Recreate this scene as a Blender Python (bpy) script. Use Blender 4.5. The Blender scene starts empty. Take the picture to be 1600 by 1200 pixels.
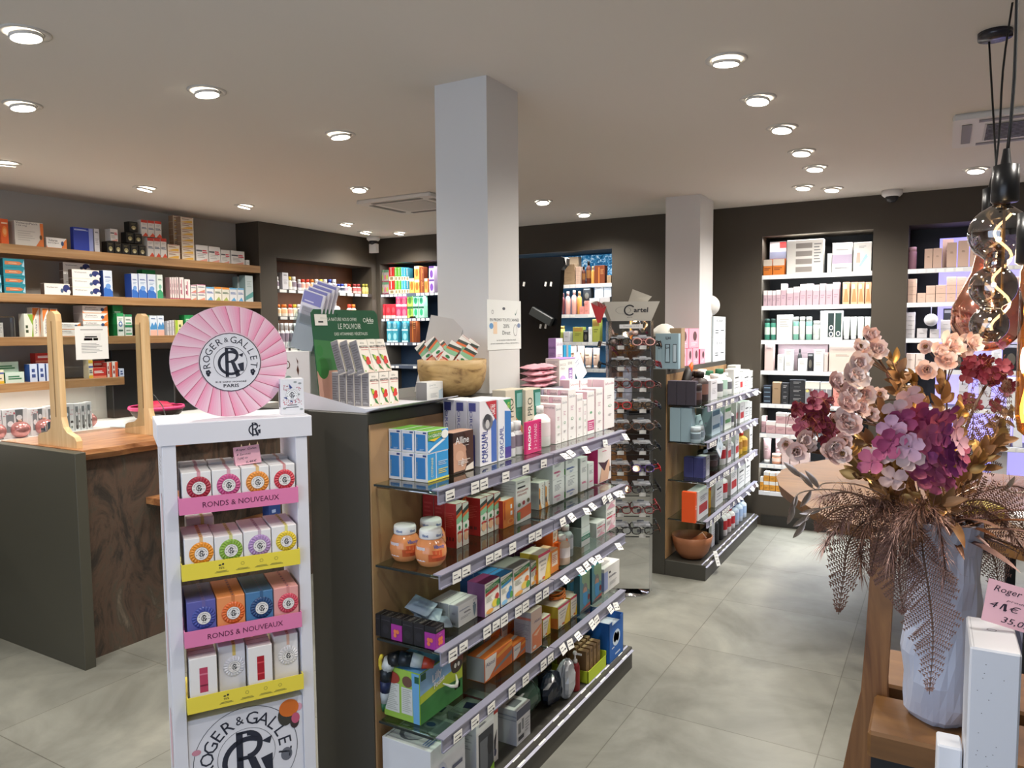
import bpy, bmesh, math, random
from math import sin, cos, pi, radians as R_
from mathutils import Vector, Matrix
random.seed(7)
SC = bpy.context.scene
COL = SC.collection

# ------------------------------------------------------------------ camera
F_PX = 1167.0; H = 1.65
_yaw, _pitch, _roll = .52571, .071813, .0082471
_f = Vector((-sin(_yaw)*cos(_pitch), cos(_yaw)*cos(_pitch), -sin(_pitch)))
_r = Vector((cos(_yaw), sin(_yaw), 0)); _d = _f.cross(_r)
CR = cos(_roll)*_r + sin(_roll)*_d
CD = -sin(_roll)*_r + cos(_roll)*_d
CF = _f
cam_data = bpy.data.cameras.new('camera'); cam = bpy.data.objects.new('camera', cam_data); COL.objects.link(cam)
cam.matrix_world = Matrix(((CR.x, -CD.x, -CF.x, 0), (CR.y, -CD.y, -CF.y, 0), (CR.z, -CD.z, -CF.z, H), (0, 0, 0, 1)))
cam_data.sensor_width = 36; cam_data.lens = F_PX/1600*36; cam_data.clip_start = .02
SC.camera = cam

# ------------------------------------------------------------------ colour management
SC.view_settings.view_transform = 'Standard'; SC.view_settings.look = 'None'
SC.view_settings.gamma = 1; SC.view_settings.exposure = 0.49
SC.view_settings.use_curve_mapping = False

# ------------------------------------------------------------------ world (dim daylight seen through the shop window behind the camera)
W_ = bpy.data.worlds.new('world'); SC.world = W_; W_.use_nodes = True
W_.node_tree.nodes['Background'].inputs[0].default_value = (.55, .68, 1, 1)
W_.node_tree.nodes['Background'].inputs[1].default_value = 1.0

def area_light(name, loc, rot, sx, sy, power, color=(1, 1, 1)):
    l = bpy.data.lights.new(name, 'AREA'); l.shape = 'RECTANGLE'; l.size = sx; l.size_y = sy; l.energy = power; l.color = color
    o = bpy.data.objects.new(name, l); COL.objects.link(o); o.location = loc; o.rotation_euler = rot
    return o
# daylight coming in at the shop window in the wall behind the camera
area_light('window_daylight', (-1.4, -1.9, 1.35), (R_(90), 0, 0), 3.6, 2.2, 27, (.80, .87, 1.0))

SPOT_W = 41; SPOT_COL = (1.0, .945, .865)

# ------------------------------------------------------------------ geometry from the photograph's perspective (pixel -> point on a real plane)
def ray(x, y): return CR*((x-800)/F_PX) + CD*((y-600)/F_PX) + CF
def onX(x, y, X): d = ray(x, y); return d*(X/d.x) + Vector((0, 0, H))
def onY(x, y, Y): d = ray(x, y); return d*(Y/d.y) + Vector((0, 0, H))
def onZ(x, y, Z): d = ray(x, y); return d*((Z-H)/d.z) + Vector((0, 0, H))

# ------------------------------------------------------------------ materials
def lin(c):
    c = c.lstrip('#'); v = [int(c[i:i+2], 16)/255 for i in (0, 2, 4)]
    return tuple(x/12.92 if x <= .04045 else ((x+.055)/1.055)**2.4 for x in v)
MATS = {}
def mat(c, rough=.55, metal=0, emit=0):
    k = (c, rough, metal, emit)
    if k in MATS: return MATS[k]
    m = bpy.data.materials.new('paint_'+c.lstrip('#')); m.use_nodes = True
    b = m.node_tree.nodes['Principled BSDF']; b.inputs['Base Color'].default_value = (*lin(c), 1)
    b.inputs['Roughness'].default_value = rough; b.inputs['Metallic'].default_value = metal
    if emit:
        b.inputs['Emission Color'].default_value = (*lin(c), 1); b.inputs['Emission Strength'].default_value = emit
    MATS[k] = m; return m
def nodemat(name, build, rough=.5, metal=0):
    m = bpy.data.materials.new(name); m.use_nodes = True; nt = m.node_tree
    b = nt.nodes['Principled BSDF']; b.inputs['Roughness'].default_value = rough; b.inputs['Metallic'].default_value = metal
    build(nt, b); return m
def ramp(nt, fac, stops):
    r = nt.nodes.new('ShaderNodeValToRGB'); nt.links.new(fac, r.inputs[0])
    e = r.color_ramp.elements
    e[0].position, e[0].color = stops[0][0], (*lin(stops[0][1]), 1)
    e[1].position, e[1].color = stops[-1][0], (*lin(stops[-1][1]), 1)
    for p, c in stops[1:-1]:
        q = e.new(p); q.color = (*lin(c), 1)
    return r.outputs[0]
def coords(nt, scale=(1, 1, 1), rot=(0, 0, 0)):
    t = nt.nodes.new('ShaderNodeTexCoord'); m = nt.nodes.new('ShaderNodeMapping')
    m.inputs['Scale'].default_value = scale; m.inputs['Rotation'].default_value = rot
    nt.links.new(t.outputs['Object'], m.inputs[0]); return m.outputs[0]
def noise(nt, vec, scale, detail=5, dist=0, rough=.55):
    n = nt.nodes.new('ShaderNodeTexNoise'); nt.links.new(vec, n.inputs['Vector'])
    n.inputs['Scale'].default_value = scale; n.inputs['Detail'].default_value = detail
    n.inputs['Distortion'].default_value = dist; n.inputs['Roughness'].default_value = rough
    return n.outputs['Fac']
def bump(nt, b, h, s=.2, d=.01):
    n = nt.nodes.new('ShaderNodeBump'); n.inputs['Strength'].default_value = s; n.inputs['Distance'].default_value = d
    nt.links.new(h, n.inputs['Height']); nt.links.new(n.outputs[0], b.inputs['Normal'])
def woodmat(name, stops, scale=(1, 12, 12), sc=2.0, rough=.5, dist=.6):
    def bd(nt, b):
        v = coords(nt, scale); f = noise(nt, v, sc, 6, dist)
        nt.links.new(ramp(nt, f, stops), b.inputs['Base Color']); bump(nt, b, f, .15, .003)
    return nodemat(name, bd, rough)
OAK_Y = woodmat('oak_along_y', [(.3, '#84613c'), (.5, '#9d774d'), (.72, '#ad8961')], (14, .9, 14))
OAK_Z = woodmat('pale_plywood', [(.3, '#cfa876'), (.55, '#dcb988'), (.75, '#e7c99c')], (14, 14, .8))
PANEL = woodmat('gondola_back_oak', [(.3, '#8d6d4c'), (.5, '#a4815a'), (.7, '#b69268')], (10, 3, .6), 1.6)
NICHEW = woodmat('niche_back_wood', [(.3, '#5e3820'), (.55, '#75482a'), (.75, '#84532f')], (10, 2, .5), 1.6)
SLAB = woodmat('live_edge_slab', [(.25, '#6b3d22'), (.45, '#a06a42'), (.62, '#b98455'), (.8, '#cf9f70')], (6, 1.2, 6), 2.2, .35, 1.5)
SLABX = woodmat('table_slab', [(.25, '#563a1c'), (.5, '#704c26'), (.75, '#845f34')], (1, 5, 5), 1.6, .45, 1.2)
PLANK = woodmat('vertical_live_edge', [(.25, '#35200f'), (.4, '#6e4726'), (.6, '#8f6439'), (.8, '#a87c4e')], (9, 9, 1.1), 1.8, .5, 1.6)
BOWLW = woodmat('turned_olive_wood', [(.3, '#7a5c38'), (.42, '#b2925e'), (.6, '#c2a26c'), (.8, '#cfb384')], (3, 3, 9), 2.2, .5, 2.5)
def _stone(nt, b):
    v = coords(nt, (1, 2.4, 1.0), (.5, 0, 0)); f = noise(nt, v, 2.6, 10, 1.2, .68)
    nt.links.new(ramp(nt, f, [(.3, '#1d1814'), (.42, '#3a3129'), (.52, '#5a4638'), (.6, '#4c4438'), (.74, '#7b6c5c')]), b.inputs['Base Color'])
    bump(nt, b, f, .6, .02)
STONE = nodemat('slate_veneer', _stone, .75)
def _floor(nt, b):
    t = nt.nodes.new('ShaderNodeTexCoord')
    m = nt.nodes.new('ShaderNodeMapping'); m.inputs['Location'].default_value = (1.1275, -.758, 0)
    nt.links.new(t.outputs['Object'], m.inputs[0])
    br = nt.nodes.new('ShaderNodeTexBrick'); br.offset = 0; br.squash = 1
    nt.links.new(m.outputs[0], br.inputs['Vector'])
    br.inputs['Scale'].default_value = 1; br.inputs['Brick Width'].default_value = .746; br.inputs['Row Height'].default_value = .746
    br.inputs['Mortar Size'].default_value = .0022; br.inputs['Mortar Smooth'].default_value = .3
    br.inputs['Color1'].default_value = (.9, .9, .9, 1); br.inputs['Color2'].default_value = (1.04, 1.04, 1.04, 1); br.inputs['Mortar'].default_value = (.5, .48, .45, 1)
    f = noise(nt, t.outputs['Object'], 1.7, 8, .6, .6); g = noise(nt, t.outputs['Object'], 9, 6, .2)
    c = ramp(nt, f, [(.3, '#66655c'), (.5, '#7f7f76'), (.7, '#959489')])
    mx = nt.nodes.new('ShaderNodeMixRGB'); mx.blend_type = 'MULTIPLY'; mx.inputs[0].default_value = 1
    nt.links.new(c, mx.inputs[1]); nt.links.new(br.outputs['Color'], mx.inputs[2])
    nt.links.new(mx.outputs[0], b.inputs['Base Color'])
    r = nt.nodes.new('ShaderNodeMapRange'); r.inputs[3].default_value = .28; r.inputs[4].default_value = .5
    nt.links.new(g, r.inputs[0]); nt.links.new(r.outputs[0], b.inputs['Roughness'])
FLOOR = nodemat('concrete_look_tiles', _floor, .4)
def plaster(name, c, rough=.85):
    def bd(nt, b):
        b.inputs['Base Color'].default_value = (*lin(c), 1)
        f = noise(nt, coords(nt), 60, 4); bump(nt, b, f, .05, .002)
    return nodemat(name, bd, rough)
CEIL = plaster('ceiling_plaster', '#d9d3c9'); DARK = plaster('dark_brown_paint', '#443d33', .7); GREYW = plaster('grey_wall_paint', '#b3b0a9')
WHITEC = plaster('white_column_paint', '#d6d5d3'); LAM = plaster('dark_laminate', '#403e37', .5)
LAMG = plaster('greenish_laminate', '#47453a', .5)
def glass(name, tint, rough=.02, base=.12, gl='#ffffff'):
    m = bpy.data.materials.new(name); m.use_nodes = True; nt = m.node_tree; nt.nodes.clear()
    o = nt.nodes.new('ShaderNodeOutputMaterial'); mx = nt.nodes.new('ShaderNodeMixShader')
    t = nt.nodes.new('ShaderNodeBsdfTransparent'); g = nt.nodes.new('ShaderNodeBsdfGlossy'); lw = nt.nodes.new('ShaderNodeLayerWeight'); fr = nt.nodes.new('ShaderNodeMath'); fr.operation = 'POWER'; fr.inputs[1].default_value = 4.5; nt.links.new(lw.outputs['Facing'], fr.inputs[0])
    t.inputs[0].default_value = (*lin(tint), 1); g.inputs[0].default_value = (*lin(gl), 1); g.inputs['Roughness'].default_value = rough
    a = nt.nodes.new('ShaderNodeMath'); a.operation = 'ADD'; a.use_clamp = True; a.inputs[1].default_value = base+.03
    nt.links.new(fr.outputs[0], a.inputs[0]); nt.links.new(a.outputs[0], mx.inputs[0])
    nt.links.new(t.outputs[0], mx.inputs[1]); nt.links.new(g.outputs[0], mx.inputs[2]); nt.links.new(mx.outputs[0], o.inputs[0]); return m
GLASS = glass('shelf_glass', '#dbe6e0', .03, .0); ACRYL = glass('clear_acrylic', '#eef2f2', .02, .02)
SMOKE = glass('smoky_bulb_glass', '#a09890', .02, .2); COPPER = glass('copper_tinted_glass', '#e0a088', .12, .62, '#ffc4ac'); AMBER = glass('amber_tube_glass', '#d9a24e', .05, .15)
HOLO = glass('clear_plastic_film', '#d8dcdc', .15, .18)
RAIL = mat('#8f8fa0', .35, .1); TAG = mat('#f2f1ea', .5); INK = mat('#22242c', .6); BLACKM = mat('#0c0c0d', .35); CHROME = mat('#c8cace', .12, 1); MIRROR = mat('#d8dadc', .02, 1)
WHITE = mat('#eceae6', .5)

# ------------------------------------------------------------------ mesh builder
class MB:
    def __init__(s): s.v = []; s.f = []; s.m = []; s.mats = []; s.sm = []
    def mi(s, m):
        if isinstance(m, str): m = mat(m)
        if m not in s.mats: s.mats.append(m)
        return s.mats.index(m)
    def add(s, vs, fs, m, smooth=False):
        i = s.mi(m); n = len(s.v); s.v += [tuple(v) for v in vs]
        for f in fs: s.f.append([n+k for k in f]); s.m.append(i); s.sm.append(smooth)
        return s
    def box(s, a, b, m, M=None):
        x0, y0, z0 = a; x1, y1, z1 = b
        vs = [Vector(p) for p in ((x0,y0,z0),(x1,y0,z0),(x1,y1,z0),(x0,y1,z0),(x0,y0,z1),(x1,y0,z1),(x1,y1,z1),(x0,y1,z1))]
        if M: vs = [M @ v for v in vs]
        return s.add(vs, [(3,2,1,0),(4,5,6,7),(0,1,5,4),(1,2,6,5),(2,3,7,6),(3,0,4,7)], m)
    def bbox(s, a, b, m, e=.002):          # box with chamfered vertical and top edges
        x0, y0, z0 = a; x1, y1, z1 = b
        def ring(i, z): return [(x0+i+0, y0+e+i-i*0, z) if 0 else (x0+i, y0+e+0, z), (x0+e, y0+i, z), (x1-e, y0+i, z), (x1-i, y0+e, z), (x1-i, y1-e, z), (x1-e, y1-i, z), (x0+e, y1-i, z), (x0+i, y1-e, z)]
        vs = ring(0, z0)+ring(0, z1-e)+ring(e*.8, z1)
        fs = [tuple(range(7, -1, -1)), tuple(range(16, 24))]
        for k in range(2):
            for i in range(8): j = (i+1) % 8; fs.append((k*8+i, k*8+j, k*8+8+j, k*8+8+i))
        return s.add(vs, fs, m)
    def prism(s, pts, depth, m, M=None):   # polygon in xz plane (x,z) extruded along +y by depth
        n = len(pts)
        vs = [Vector((x, 0, z)) for x, z in pts]+[Vector((x, depth, z)) for x, z in pts]
        if M: vs = [M @ v for v in vs]
        fs = [tuple(range(n)), tuple(range(2*n-1, n-1, -1))]+[(j, i, n+i, n+j) for i, j in ((k, (k+1) % n) for k in range(n))]
        return s.add(vs, fs, m)
    def lathe(s, prof, m, seg=20, M=None, smooth=True, cap=True):
        vs = []; fs = []
        for r, z in prof:
            for k in range(seg): a = 2*pi*k/seg; vs.append(Vector((r*cos(a), r*sin(a), z)))
        if M: vs = [M @ v for v in vs]
        for i in range(len(prof)-1):
            for k in range(seg): j = (k+1) % seg; fs.append((i*seg+k, i*seg+j, (i+1)*seg+j, (i+1)*seg+k))
        if cap: fs.append(tuple(range(seg-1, -1, -1))); fs.append(tuple((len(prof)-1)*seg+k for k in range(seg)))
        return s.add(vs, fs, m, smooth)
    def tube(s, pts, r, m, seg=6, smooth=True):
        pts = [Vector(p) for p in pts]; n = len(pts); rr = r if isinstance(r, (list, tuple)) else [r]*n
        vs = []; fs = []; up = Vector((0, 0, 1)); prev = None
        for i, p in enumerate(pts):
            t = (pts[min(i+1, n-1)]-pts[max(i-1, 0)]).normalized()
            if prev is None: a = t.cross(up if abs(t.z) < .95 else Vector((1, 0, 0))).normalized()
            else:
                a = (prev - t*prev.dot(t)); a = a.normalized() if a.length > 1e-5 else t.orthogonal().normalized()
            b = t.cross(a); prev = a
            for k in range(seg): an = 2*pi*k/seg; vs.append(p+(a*cos(an)+b*sin(an))*rr[i])
        for i in range(n-1):
            for k in range(seg): j = (k+1) % seg; fs.append((i*seg+k, i*seg+j, (i+1)*seg+j, (i+1)*seg+k))
        fs.append(tuple(range(seg-1, -1, -1))); fs.append(tuple((n-1)*seg+k for k in range(seg)))
        return s.add(vs, fs, m, smooth)
    def mesh(s, name):
        me = bpy.data.meshes.new(name); me.from_pydata(s.v, [], s.f)
        for m in s.mats: me.materials.append(m)
        me.polygons.foreach_set('material_index', s.m); me.polygons.foreach_set('use_smooth', s.sm); me.update(); return me

def link(name, data, parent=None, loc=None, rotz=None, M=None):
    o = bpy.data.objects.new(name, data.mesh(name) if isinstance(data, MB) else data); COL.objects.link(o)
    if parent: o.parent = parent
    if loc is not None: o.location = loc
    if rotz is not None: o.rotation_euler = (0, 0, rotz)
    if M is not None: o.matrix_local = M
    return o
def tag(o, label, cat, group=None):
    o['label'] = label; o['category'] = cat
    if group: o['group'] = group
    return o
def thing(name, label, cat, loc=(0, 0, 0), rotz=0, group=None):
    return tag(link(name, None, None, loc, rotz), label, cat, group)
def struct(name, mb):
    o = link(name, mb); o['kind'] = 'structure'; return o

# ------------------------------------------------------------------ text
_TX = {}
def textgeo(s, shear=0, bold=0):
    k = (s, shear, bold)
    if k in _TX: return _TX[k]
    c = bpy.data.curves.new('t', 'FONT'); c.body = s; c.size = 1; c.resolution_u = 2; c.shear = shear; c.offset = bold
    o = bpy.data.objects.new('t', c); me = bpy.data.meshes.new_from_object(o)
    vs = [(v.co.x, v.co.y) for v in me.vertices]; fs = [tuple(p.vertices) for p in me.polygons]
    bpy.data.objects.remove(o); bpy.data.meshes.remove(me); bpy.data.curves.remove(c)
    if vs:
        x0 = min(v[0] for v in vs); x1 = max(v[0] for v in vs); y0 = min(v[1] for v in vs); y1 = max(v[1] for v in vs)
    else: x0 = y0 = 0; x1 = y1 = 1
    _TX[k] = (vs, fs, x0, y0, x1, y1); return _TX[k]
class Fr:      # a flat frame on a surface: origin, unit axes, normal
    def __init__(s, o, u, v): s.o = Vector(o); s.u = Vector(u); s.v = Vector(v); s.n = s.u.cross(s.v).normalized(); s.e = 0
    def p(s, x, y): return s.o+s.u*x+s.v*y+s.n*s.e
def fr_poly(mb, fr, pts, m): mb.add([fr.p(x, y) for x, y in pts], [tuple(range(len(pts)))], m)
def fr_rect(mb, fr, x0, y0, x1, y1, m): fr_poly(mb, fr, [(x0, y0), (x1, y0), (x1, y1), (x0, y1)], m)
def fr_ell(mb, fr, cx, cy, rx, ry, m, n=20): fr_poly(mb, fr, [(cx+rx*cos(2*pi*k/n), cy+ry*sin(2*pi*k/n)) for k in range(n)], m)
def fr_ring(mb, fr, cx, cy, r0, r1, m, a0=0, a1=360, n=28, ry=1):
    vs = []; fs = []
    for k in range(n+1):
        a = R_(a0+(a1-a0)*k/n); vs += [fr.p(cx+r0*cos(a), cy+r0*sin(a)*ry), fr.p(cx+r1*cos(a), cy+r1*sin(a)*ry)]
    for k in range(n): fs.append((2*k, 2*k+1, 2*k+3, 2*k+2))
    mb.add(vs, fs, m)
def fr_text(mb, fr, cx, cy, w, h, s, m, rot=0, shear=0, bold=0, fit=False):
    vs, fs, x0, y0, x1, y1 = textgeo(s, shear, bold); tw = max(x1-x0, 1e-4); th = max(y1-y0, 1e-4)
    sx, sy = w/tw, h/th
    if fit: sx = sy = min(sx, sy)
    a = R_(rot); ca, sa = cos(a), sin(a); out = []
    for x, y in vs:
        X = (x-(x0+x1)/2)*sx; Y = (y-(y0+y1)/2)*sy; out.append(fr.p(cx+X*ca-Y*sa, cy+X*sa+Y*ca))
    mb.add(out, fs, m)
def fr_arctext(mb, fr, cx, cy, r, size, s, m, a_start, a_end):
    n = len(s)
    for i, ch in enumerate(s):
        if ch == ' ': continue
        vs, fs, x0, y0, x1, y1 = textgeo(ch); a = R_(a_start+(a_end-a_start)*i/(n-1)); rot = a-pi/2; sz = size*(.7 if ch == '&' else 1)
        ca, sa = cos(rot), sin(rot); out = []
        for x, y in vs:
            X = (x-(x0+x1)/2)*sz; Y = (y-.36)*sz; out.append(fr.p(cx+r*cos(a)+X*ca-Y*sa, cy+r*sin(a)+X*sa+Y*ca))
        mb.add(out, fs, m)
def scribble(mb, fr, cx, cy, w, h, m, k=5):
    for i in range(k): fr_poly(mb, fr, [(cx-w/2+w*i/k, cy-h/2), (cx-w/2+w*(i+.25)/k, cy-h/2), (cx-w/2+w*(i+.75)/k, cy+h/2), (cx-w/2+w*(i+.5)/k, cy+h/2)], m); fr_rect(mb, fr, cx-w/2+w*i/k, cy-h*.1, cx-w/2+w*(i+.8)/k, cy+h*.08, m)
def monogram(mb, fr, cx, cy, s, m):       # interlaced R and G, s = half height
    q = lambda pts: fr_poly(mb, fr, [(cx+x*s, cy+y*s) for x, y in pts], m)
    q([(-.34, -1), (-.12, -1), (-.12, 1), (-.34, 1)])
    fr_ring(mb, fr, cx+.02*s, cy+.48*s, .33*s, .52*s, m, -90, 90, 14)
    q([(-.34, .9), (.05, .9), (.05, 1), (-.34, 1)]); q([(-.3, -.04), (.05, -.04), (.05, .1), (-.3, .1)])
    q([(.02, 0), (.28, 0), (.62, -.9), (.34, -1)])
    fr_ring(mb, fr, cx+.02*s, cy-.05*s, .66*s, .84*s, m, 62, 318, 26)
    q([(.46, -.12), (.86, -.02), (.86, -.62), (.64, -.62)]); q([(.5, .5), (.86, .62), (.78, .34)])
def rg_badge(mb, fr, cx, cy, r, m_bg, m_ink, full=False):
    e0 = fr.e
    fr.e = e0+.0003; fr_ell(mb, fr, cx, cy, r, r, m_bg, 28)
    fr.e = e0+.0006
    fr_ring(mb, fr, cx, cy, r*.975, r, m_ink); 
    if full:
        fr_ring(mb, fr, cx, cy, r*.535, r*.55, m_ink)
        fr_arctext(mb, fr, cx, cy, r*.78, r*.33, 'ROGER&GALLET', m_ink, 188, -8)
        fr_text(mb, fr, cx, cy-r*.66, r*1.0, r*.07, 'RUE SAINT HONORÉ', m_ink, bold=.02); fr_text(mb, fr, cx, cy-r*.80, r*.5, r*.12, 'PARIS', m_ink, bold=.02)
        for sx in (-1, 1):
            for k in range(5): fr_ell(mb, fr, cx+sx*r*.72+r*.05*cos(k*1.26), cy-r*.33+r*.05*sin(k*1.26), r*.04, r*.045, m_ink, 7)
            fr_ell(mb, fr, cx+sx*r*.72, cy-r*.42, r*.05, r*.05, m_ink, 7)
        monogram(mb, fr, cx, cy, r*.5, m_ink)
    else:
        for k in range(9): a = R_(160-k*17.5); fr_rect(mb, fr, cx+r*.72*cos(a)-r*.05, cy+r*.72*sin(a)-r*.05, cx+r*.72*cos(a)+r*.05, cy+r*.72*sin(a)+r*.05, m_ink)
        fr_rect(mb, fr, cx-r*.3, cy-r*.72, cx+r*.3, cy-r*.66, m_ink); monogram(mb, fr, cx, cy, r*.5, m_ink)
        for sx in (-1, 1): fr_ell(mb, fr, cx+sx*r*.7, cy-r*.2, r*.07, r*.07, m_ink, 8)
    fr.e = e0
# ------------------------------------------------------------------ packaging
# A design: base colours per face plus printed marks in 0..1 face coordinates.
# marks: r rect, t text(cx,cy,w,h,string,colour,rot), e ellipse, p polygon, l fine print lines, b bars (barcode)
FULLD = {}
def D(name, base, marks=(), **faces): FULLD[name] = (base, faces, marks)
def face_frame(f, w, d, h):
    if f == 'F': return Fr((0, 0, 0), (1, 0, 0), (0, 0, 1)), w, h
    if f == 'L': return Fr((0, d, 0), (0, -1, 0), (0, 0, 1)), d, h
    if f == 'R': return Fr((w, 0, 0), (0, 1, 0), (0, 0, 1)), d, h
    if f == 'T': return Fr((0, 0, h), (1, 0, 0), (0, 1, 0)), w, d
    if f == 'B': return Fr((w, d, 0), (-1, 0, 0), (0, 0, 1)), w, h
ILLEGIBLE = {'PHARMA', 'AZINC', 'Kinder', 'Junior', 'FER', 'Softmask', 'Wellpro', 'BANDAGE', 'essentials', 'Medica', 'XLS', 'STERIMAR', 'RHINO', 'PANTO', 'Cetirix', 'Loratin', 'Reactin', 'Vogel', 'eco', 'PHYSIO', 'EFFIZ', 'Antidol', 'MEDIX', 'Nuro', 'R', 'NUXE', 'oe', 'DAY', 'derma', 'LA ROSE', 'EAU', 'natura', 'nd', 'Slim', 'promo', 'S', 'MIEL', 'HEEL', 'Sidn', 'D-Cure', 'arko', 'ARKO', '1DM', 'Dafalgan', 'Perdolan', 'procap', '30', 'ACEROLA'}
def marks_on(mb, marks, w, d, h):
    for i, k in enumerate(marks):
        fr, fw, fh = face_frame(k[1], w, d, h); fr.e = .00025*(i % 9+1); t = k[0]; a = k[2:]
        if t == 'r': fr_rect(mb, fr, a[0]*fw, a[1]*fh, a[2]*fw, a[3]*fh, mat(a[4]))
        elif t == 't' and a[4] in ILLEGIBLE:      # print too small to read in the photograph: plain strokes
            ww, hh = (a[2]*fw, a[3]*fh) if len(a) < 7 or not a[6] else (a[3]*fw, a[2]*fh)
            for q in range(2 if ww*hh > 2e-4 else 1): fr_rect(mb, fr, a[0]*fw-ww/2, a[1]*fh-hh*(.35-.4*q), a[0]*fw+ww/2*(1-.3*q), a[1]*fh-hh*(.1-.4*q), mat(a[5]))
        elif t == 't': fr_text(mb, fr, a[0]*fw, a[1]*fh, *((a[2]*fw, a[3]*fh) if len(a) < 7 or not a[6] else (a[2]*fh, a[3]*fw)), a[4], mat(a[5]), rot=a[6] if len(a) > 6 else 0, shear=a[7] if len(a) > 7 else 0, bold=a[8] if len(a) > 8 else 0)
        elif t == 'e': fr_ell(mb, fr, a[0]*fw, a[1]*fh, a[2]*fw, a[3]*fh, mat(a[4]), 14)
        elif t == 'p': fr_poly(mb, fr, [(x*fw, y*fh) for x, y in a[0]], mat(a[1]))
        elif t == 'l':
            x0, y0, x1, y1, n, c = a
            for j in range(n):
                y = y1-(y1-y0)*(j+.5)/n; q = (y1-y0)/n*.22; e = x1-(x1-x0)*((j*37 % 10)/26)
                fr_rect(mb, fr, x0*fw, (y-q)*fh, e*fw, (y+q)*fh, mat(c))
        elif t == 'b':
            x0, y0, x1, y1 = a[:4]
            for j in range(11):
                if j % 3 != 1: fr_rect(mb, fr, (x0+(x1-x0)*j/11)*fw, y0*fh, (x0+(x1-x0)*(j+.6)/11)*fw, y1*fh, mat('#222222'))
def mk_carton(design, w, d, h):
    base, faces, marks = FULLD[design]; mb = MB(); e = min(.0012, w*.05, h*.05, d*.05)
    mb.bbox((0, 0, 0), (w, d, h), base, e)
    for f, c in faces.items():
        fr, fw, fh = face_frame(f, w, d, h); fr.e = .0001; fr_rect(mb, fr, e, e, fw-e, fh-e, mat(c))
    fr, fw, fh = face_frame('T', w, d, h); fr.e = .0016; fr_rect(mb, fr, fw*.02, fh*.93, fw*.98, fh*.94+.0004, mat('#8c8a86'))
    marks_on(mb, marks, w, d, h); return [(design, mb, None)]
# vessels: body profile around the centre (w/2, w/2)
def mk_bottle(design, w, d, h):
    body, cap, lab, kind = FULLD[design][2][:4]; r = w/2; M = Matrix.Translation((r, r, 0)); mb = MB(); cp = MB()
    if kind == 'pill':
        mb.lathe([(r*.96, 0), (r, .003), (r, h*.62), (r*.62, h*.72), (r*.6, h*.75)], body, 16, M); cp.lathe([(r*.72, h*.74), (r*.72, h*.985), (r*.66, h)], cap, 16, M)
    elif kind == 'tall':
        mb.lathe([(r*.94, 0), (r, .004), (r, h*.66), (r*.75, h*.76), (r*.42, h*.8), (r*.4, h*.84)], body, 16, M); cp.lathe([(r*.5, h*.83), (r*.5, h*.985), (r*.44, h)], cap, 14, M)
    elif kind == 'cyl':
        mb.lathe([(r*.94, 0), (r, .004), (r, h*.78), (r*.92, h*.8)], body, 16, M); cp.lathe([(r*.93, h*.8), (r*.93, h*.985), (r*.85, h)], cap, 14, M)
    elif kind == 'jar':
        mb.lathe([(r*.9, 0), (r, .004), (r, h*.66), (r*.9, h*.7)], body, 16, M); cp.lathe([(r*1.0, h*.7), (r*1.0, h*.97), (r*.94, h)], cap, 16, M)
    elif kind == 'pump':
        mb.lathe([(r*.94, 0), (r, .004), (r, h*.6), (r*.8, h*.68), (r*.4, h*.71)], body, 16, M)
        cp.lathe([(r*.5, h*.7), (r*.5, h*.78), (r*.2, h*.8), (r*.2, h*.9), (r*.45, h*.92), (r*.45, h*.97), (r*.3, h)], cap, 12, M); cp.box((r*.9, -r*.5, h*.92), (r*1.1, r, h*.965), cap)
    elif kind == 'tube':     # squeeze tube standing on its cap
        vs = []; n = 14
        for z, a, b in ((h*.16, .85, .85), (h*.2, .95, .9), (h*.6, 1, .6), (h*.97, 1.04, .12), (h, 1.04, .1)):
            vs += [(r+r*a*cos(2*pi*k/n), r+r*b*sin(2*pi*k/n), z) for k in range(n)]
        fs = [(i*n+k, i*n+(k+1) % n, i*n+n+(k+1) % n, i*n+n+k) for i in range(4) for k in range(n)]+[tuple(4*n+k for k in range(n))]
        mb.add(vs, fs, body, True); cp.lathe([(r*.8, 0), (r*.82, h*.16)], cap, 16, M)
    if lab:
        z0, z1 = (.25, .6) if kind != 'tube' else (.3, .8); rr = r*1.012 if kind != 'tube' else r*.3
        if kind == 'tube':
            fr = Fr((0, r*.05, 0), (1, 0, 0), (0, 0, 1)); fr_rect(mb, fr, w*.25, h*.62, w*.75, h*.7, mat(lab)); fr_rect(mb, fr, w*.3, h*.5, w*.7, h*.53, mat(lab))
        else: mb.lathe([(rr, h*z0), (rr, h*z1)], lab, 16, M, cap=False)
    return [(design, mb, None), ('cap', cp, 0)]
_MC = {}
def meshes_for(design, w, d, h):
    k = (design, round(w, 3), round(d, 3), round(h, 3))
    if k not in _MC:
        fn = mk_bottle if FULLD[design][1].get('vessel') else mk_carton
        _MC[k] = [(n, mb.mesh(n), p) for n, mb, p in fn(design, w, d, h)]
    return _MC[k]
def V(name, body, cap, lab, kind): FULLD[name] = (body, {'vessel': 1}, (body, cap, lab, kind))
PEND = []       # (object, look, shelf phrase, x position, depth index, level, category)
def put(design, name, cat, look, shelf, loc, rotz, w, d, h, di=0, lv=0, order=0, M=None):
    ms = meshes_for(design, w, d, h)
    o = bpy.data.objects.new(name, ms[0][1]); COL.objects.link(o)
    if M is None: o.location = loc; o.rotation_euler = (0, 0, rotz)
    else: o.matrix_world = M
    for n, me, p in ms[1:]:
        c = bpy.data.objects.new(n, me); COL.objects.link(c); c.parent = o
    PEND.append([o, look, shelf, order, di, lv, cat]); return o
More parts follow.
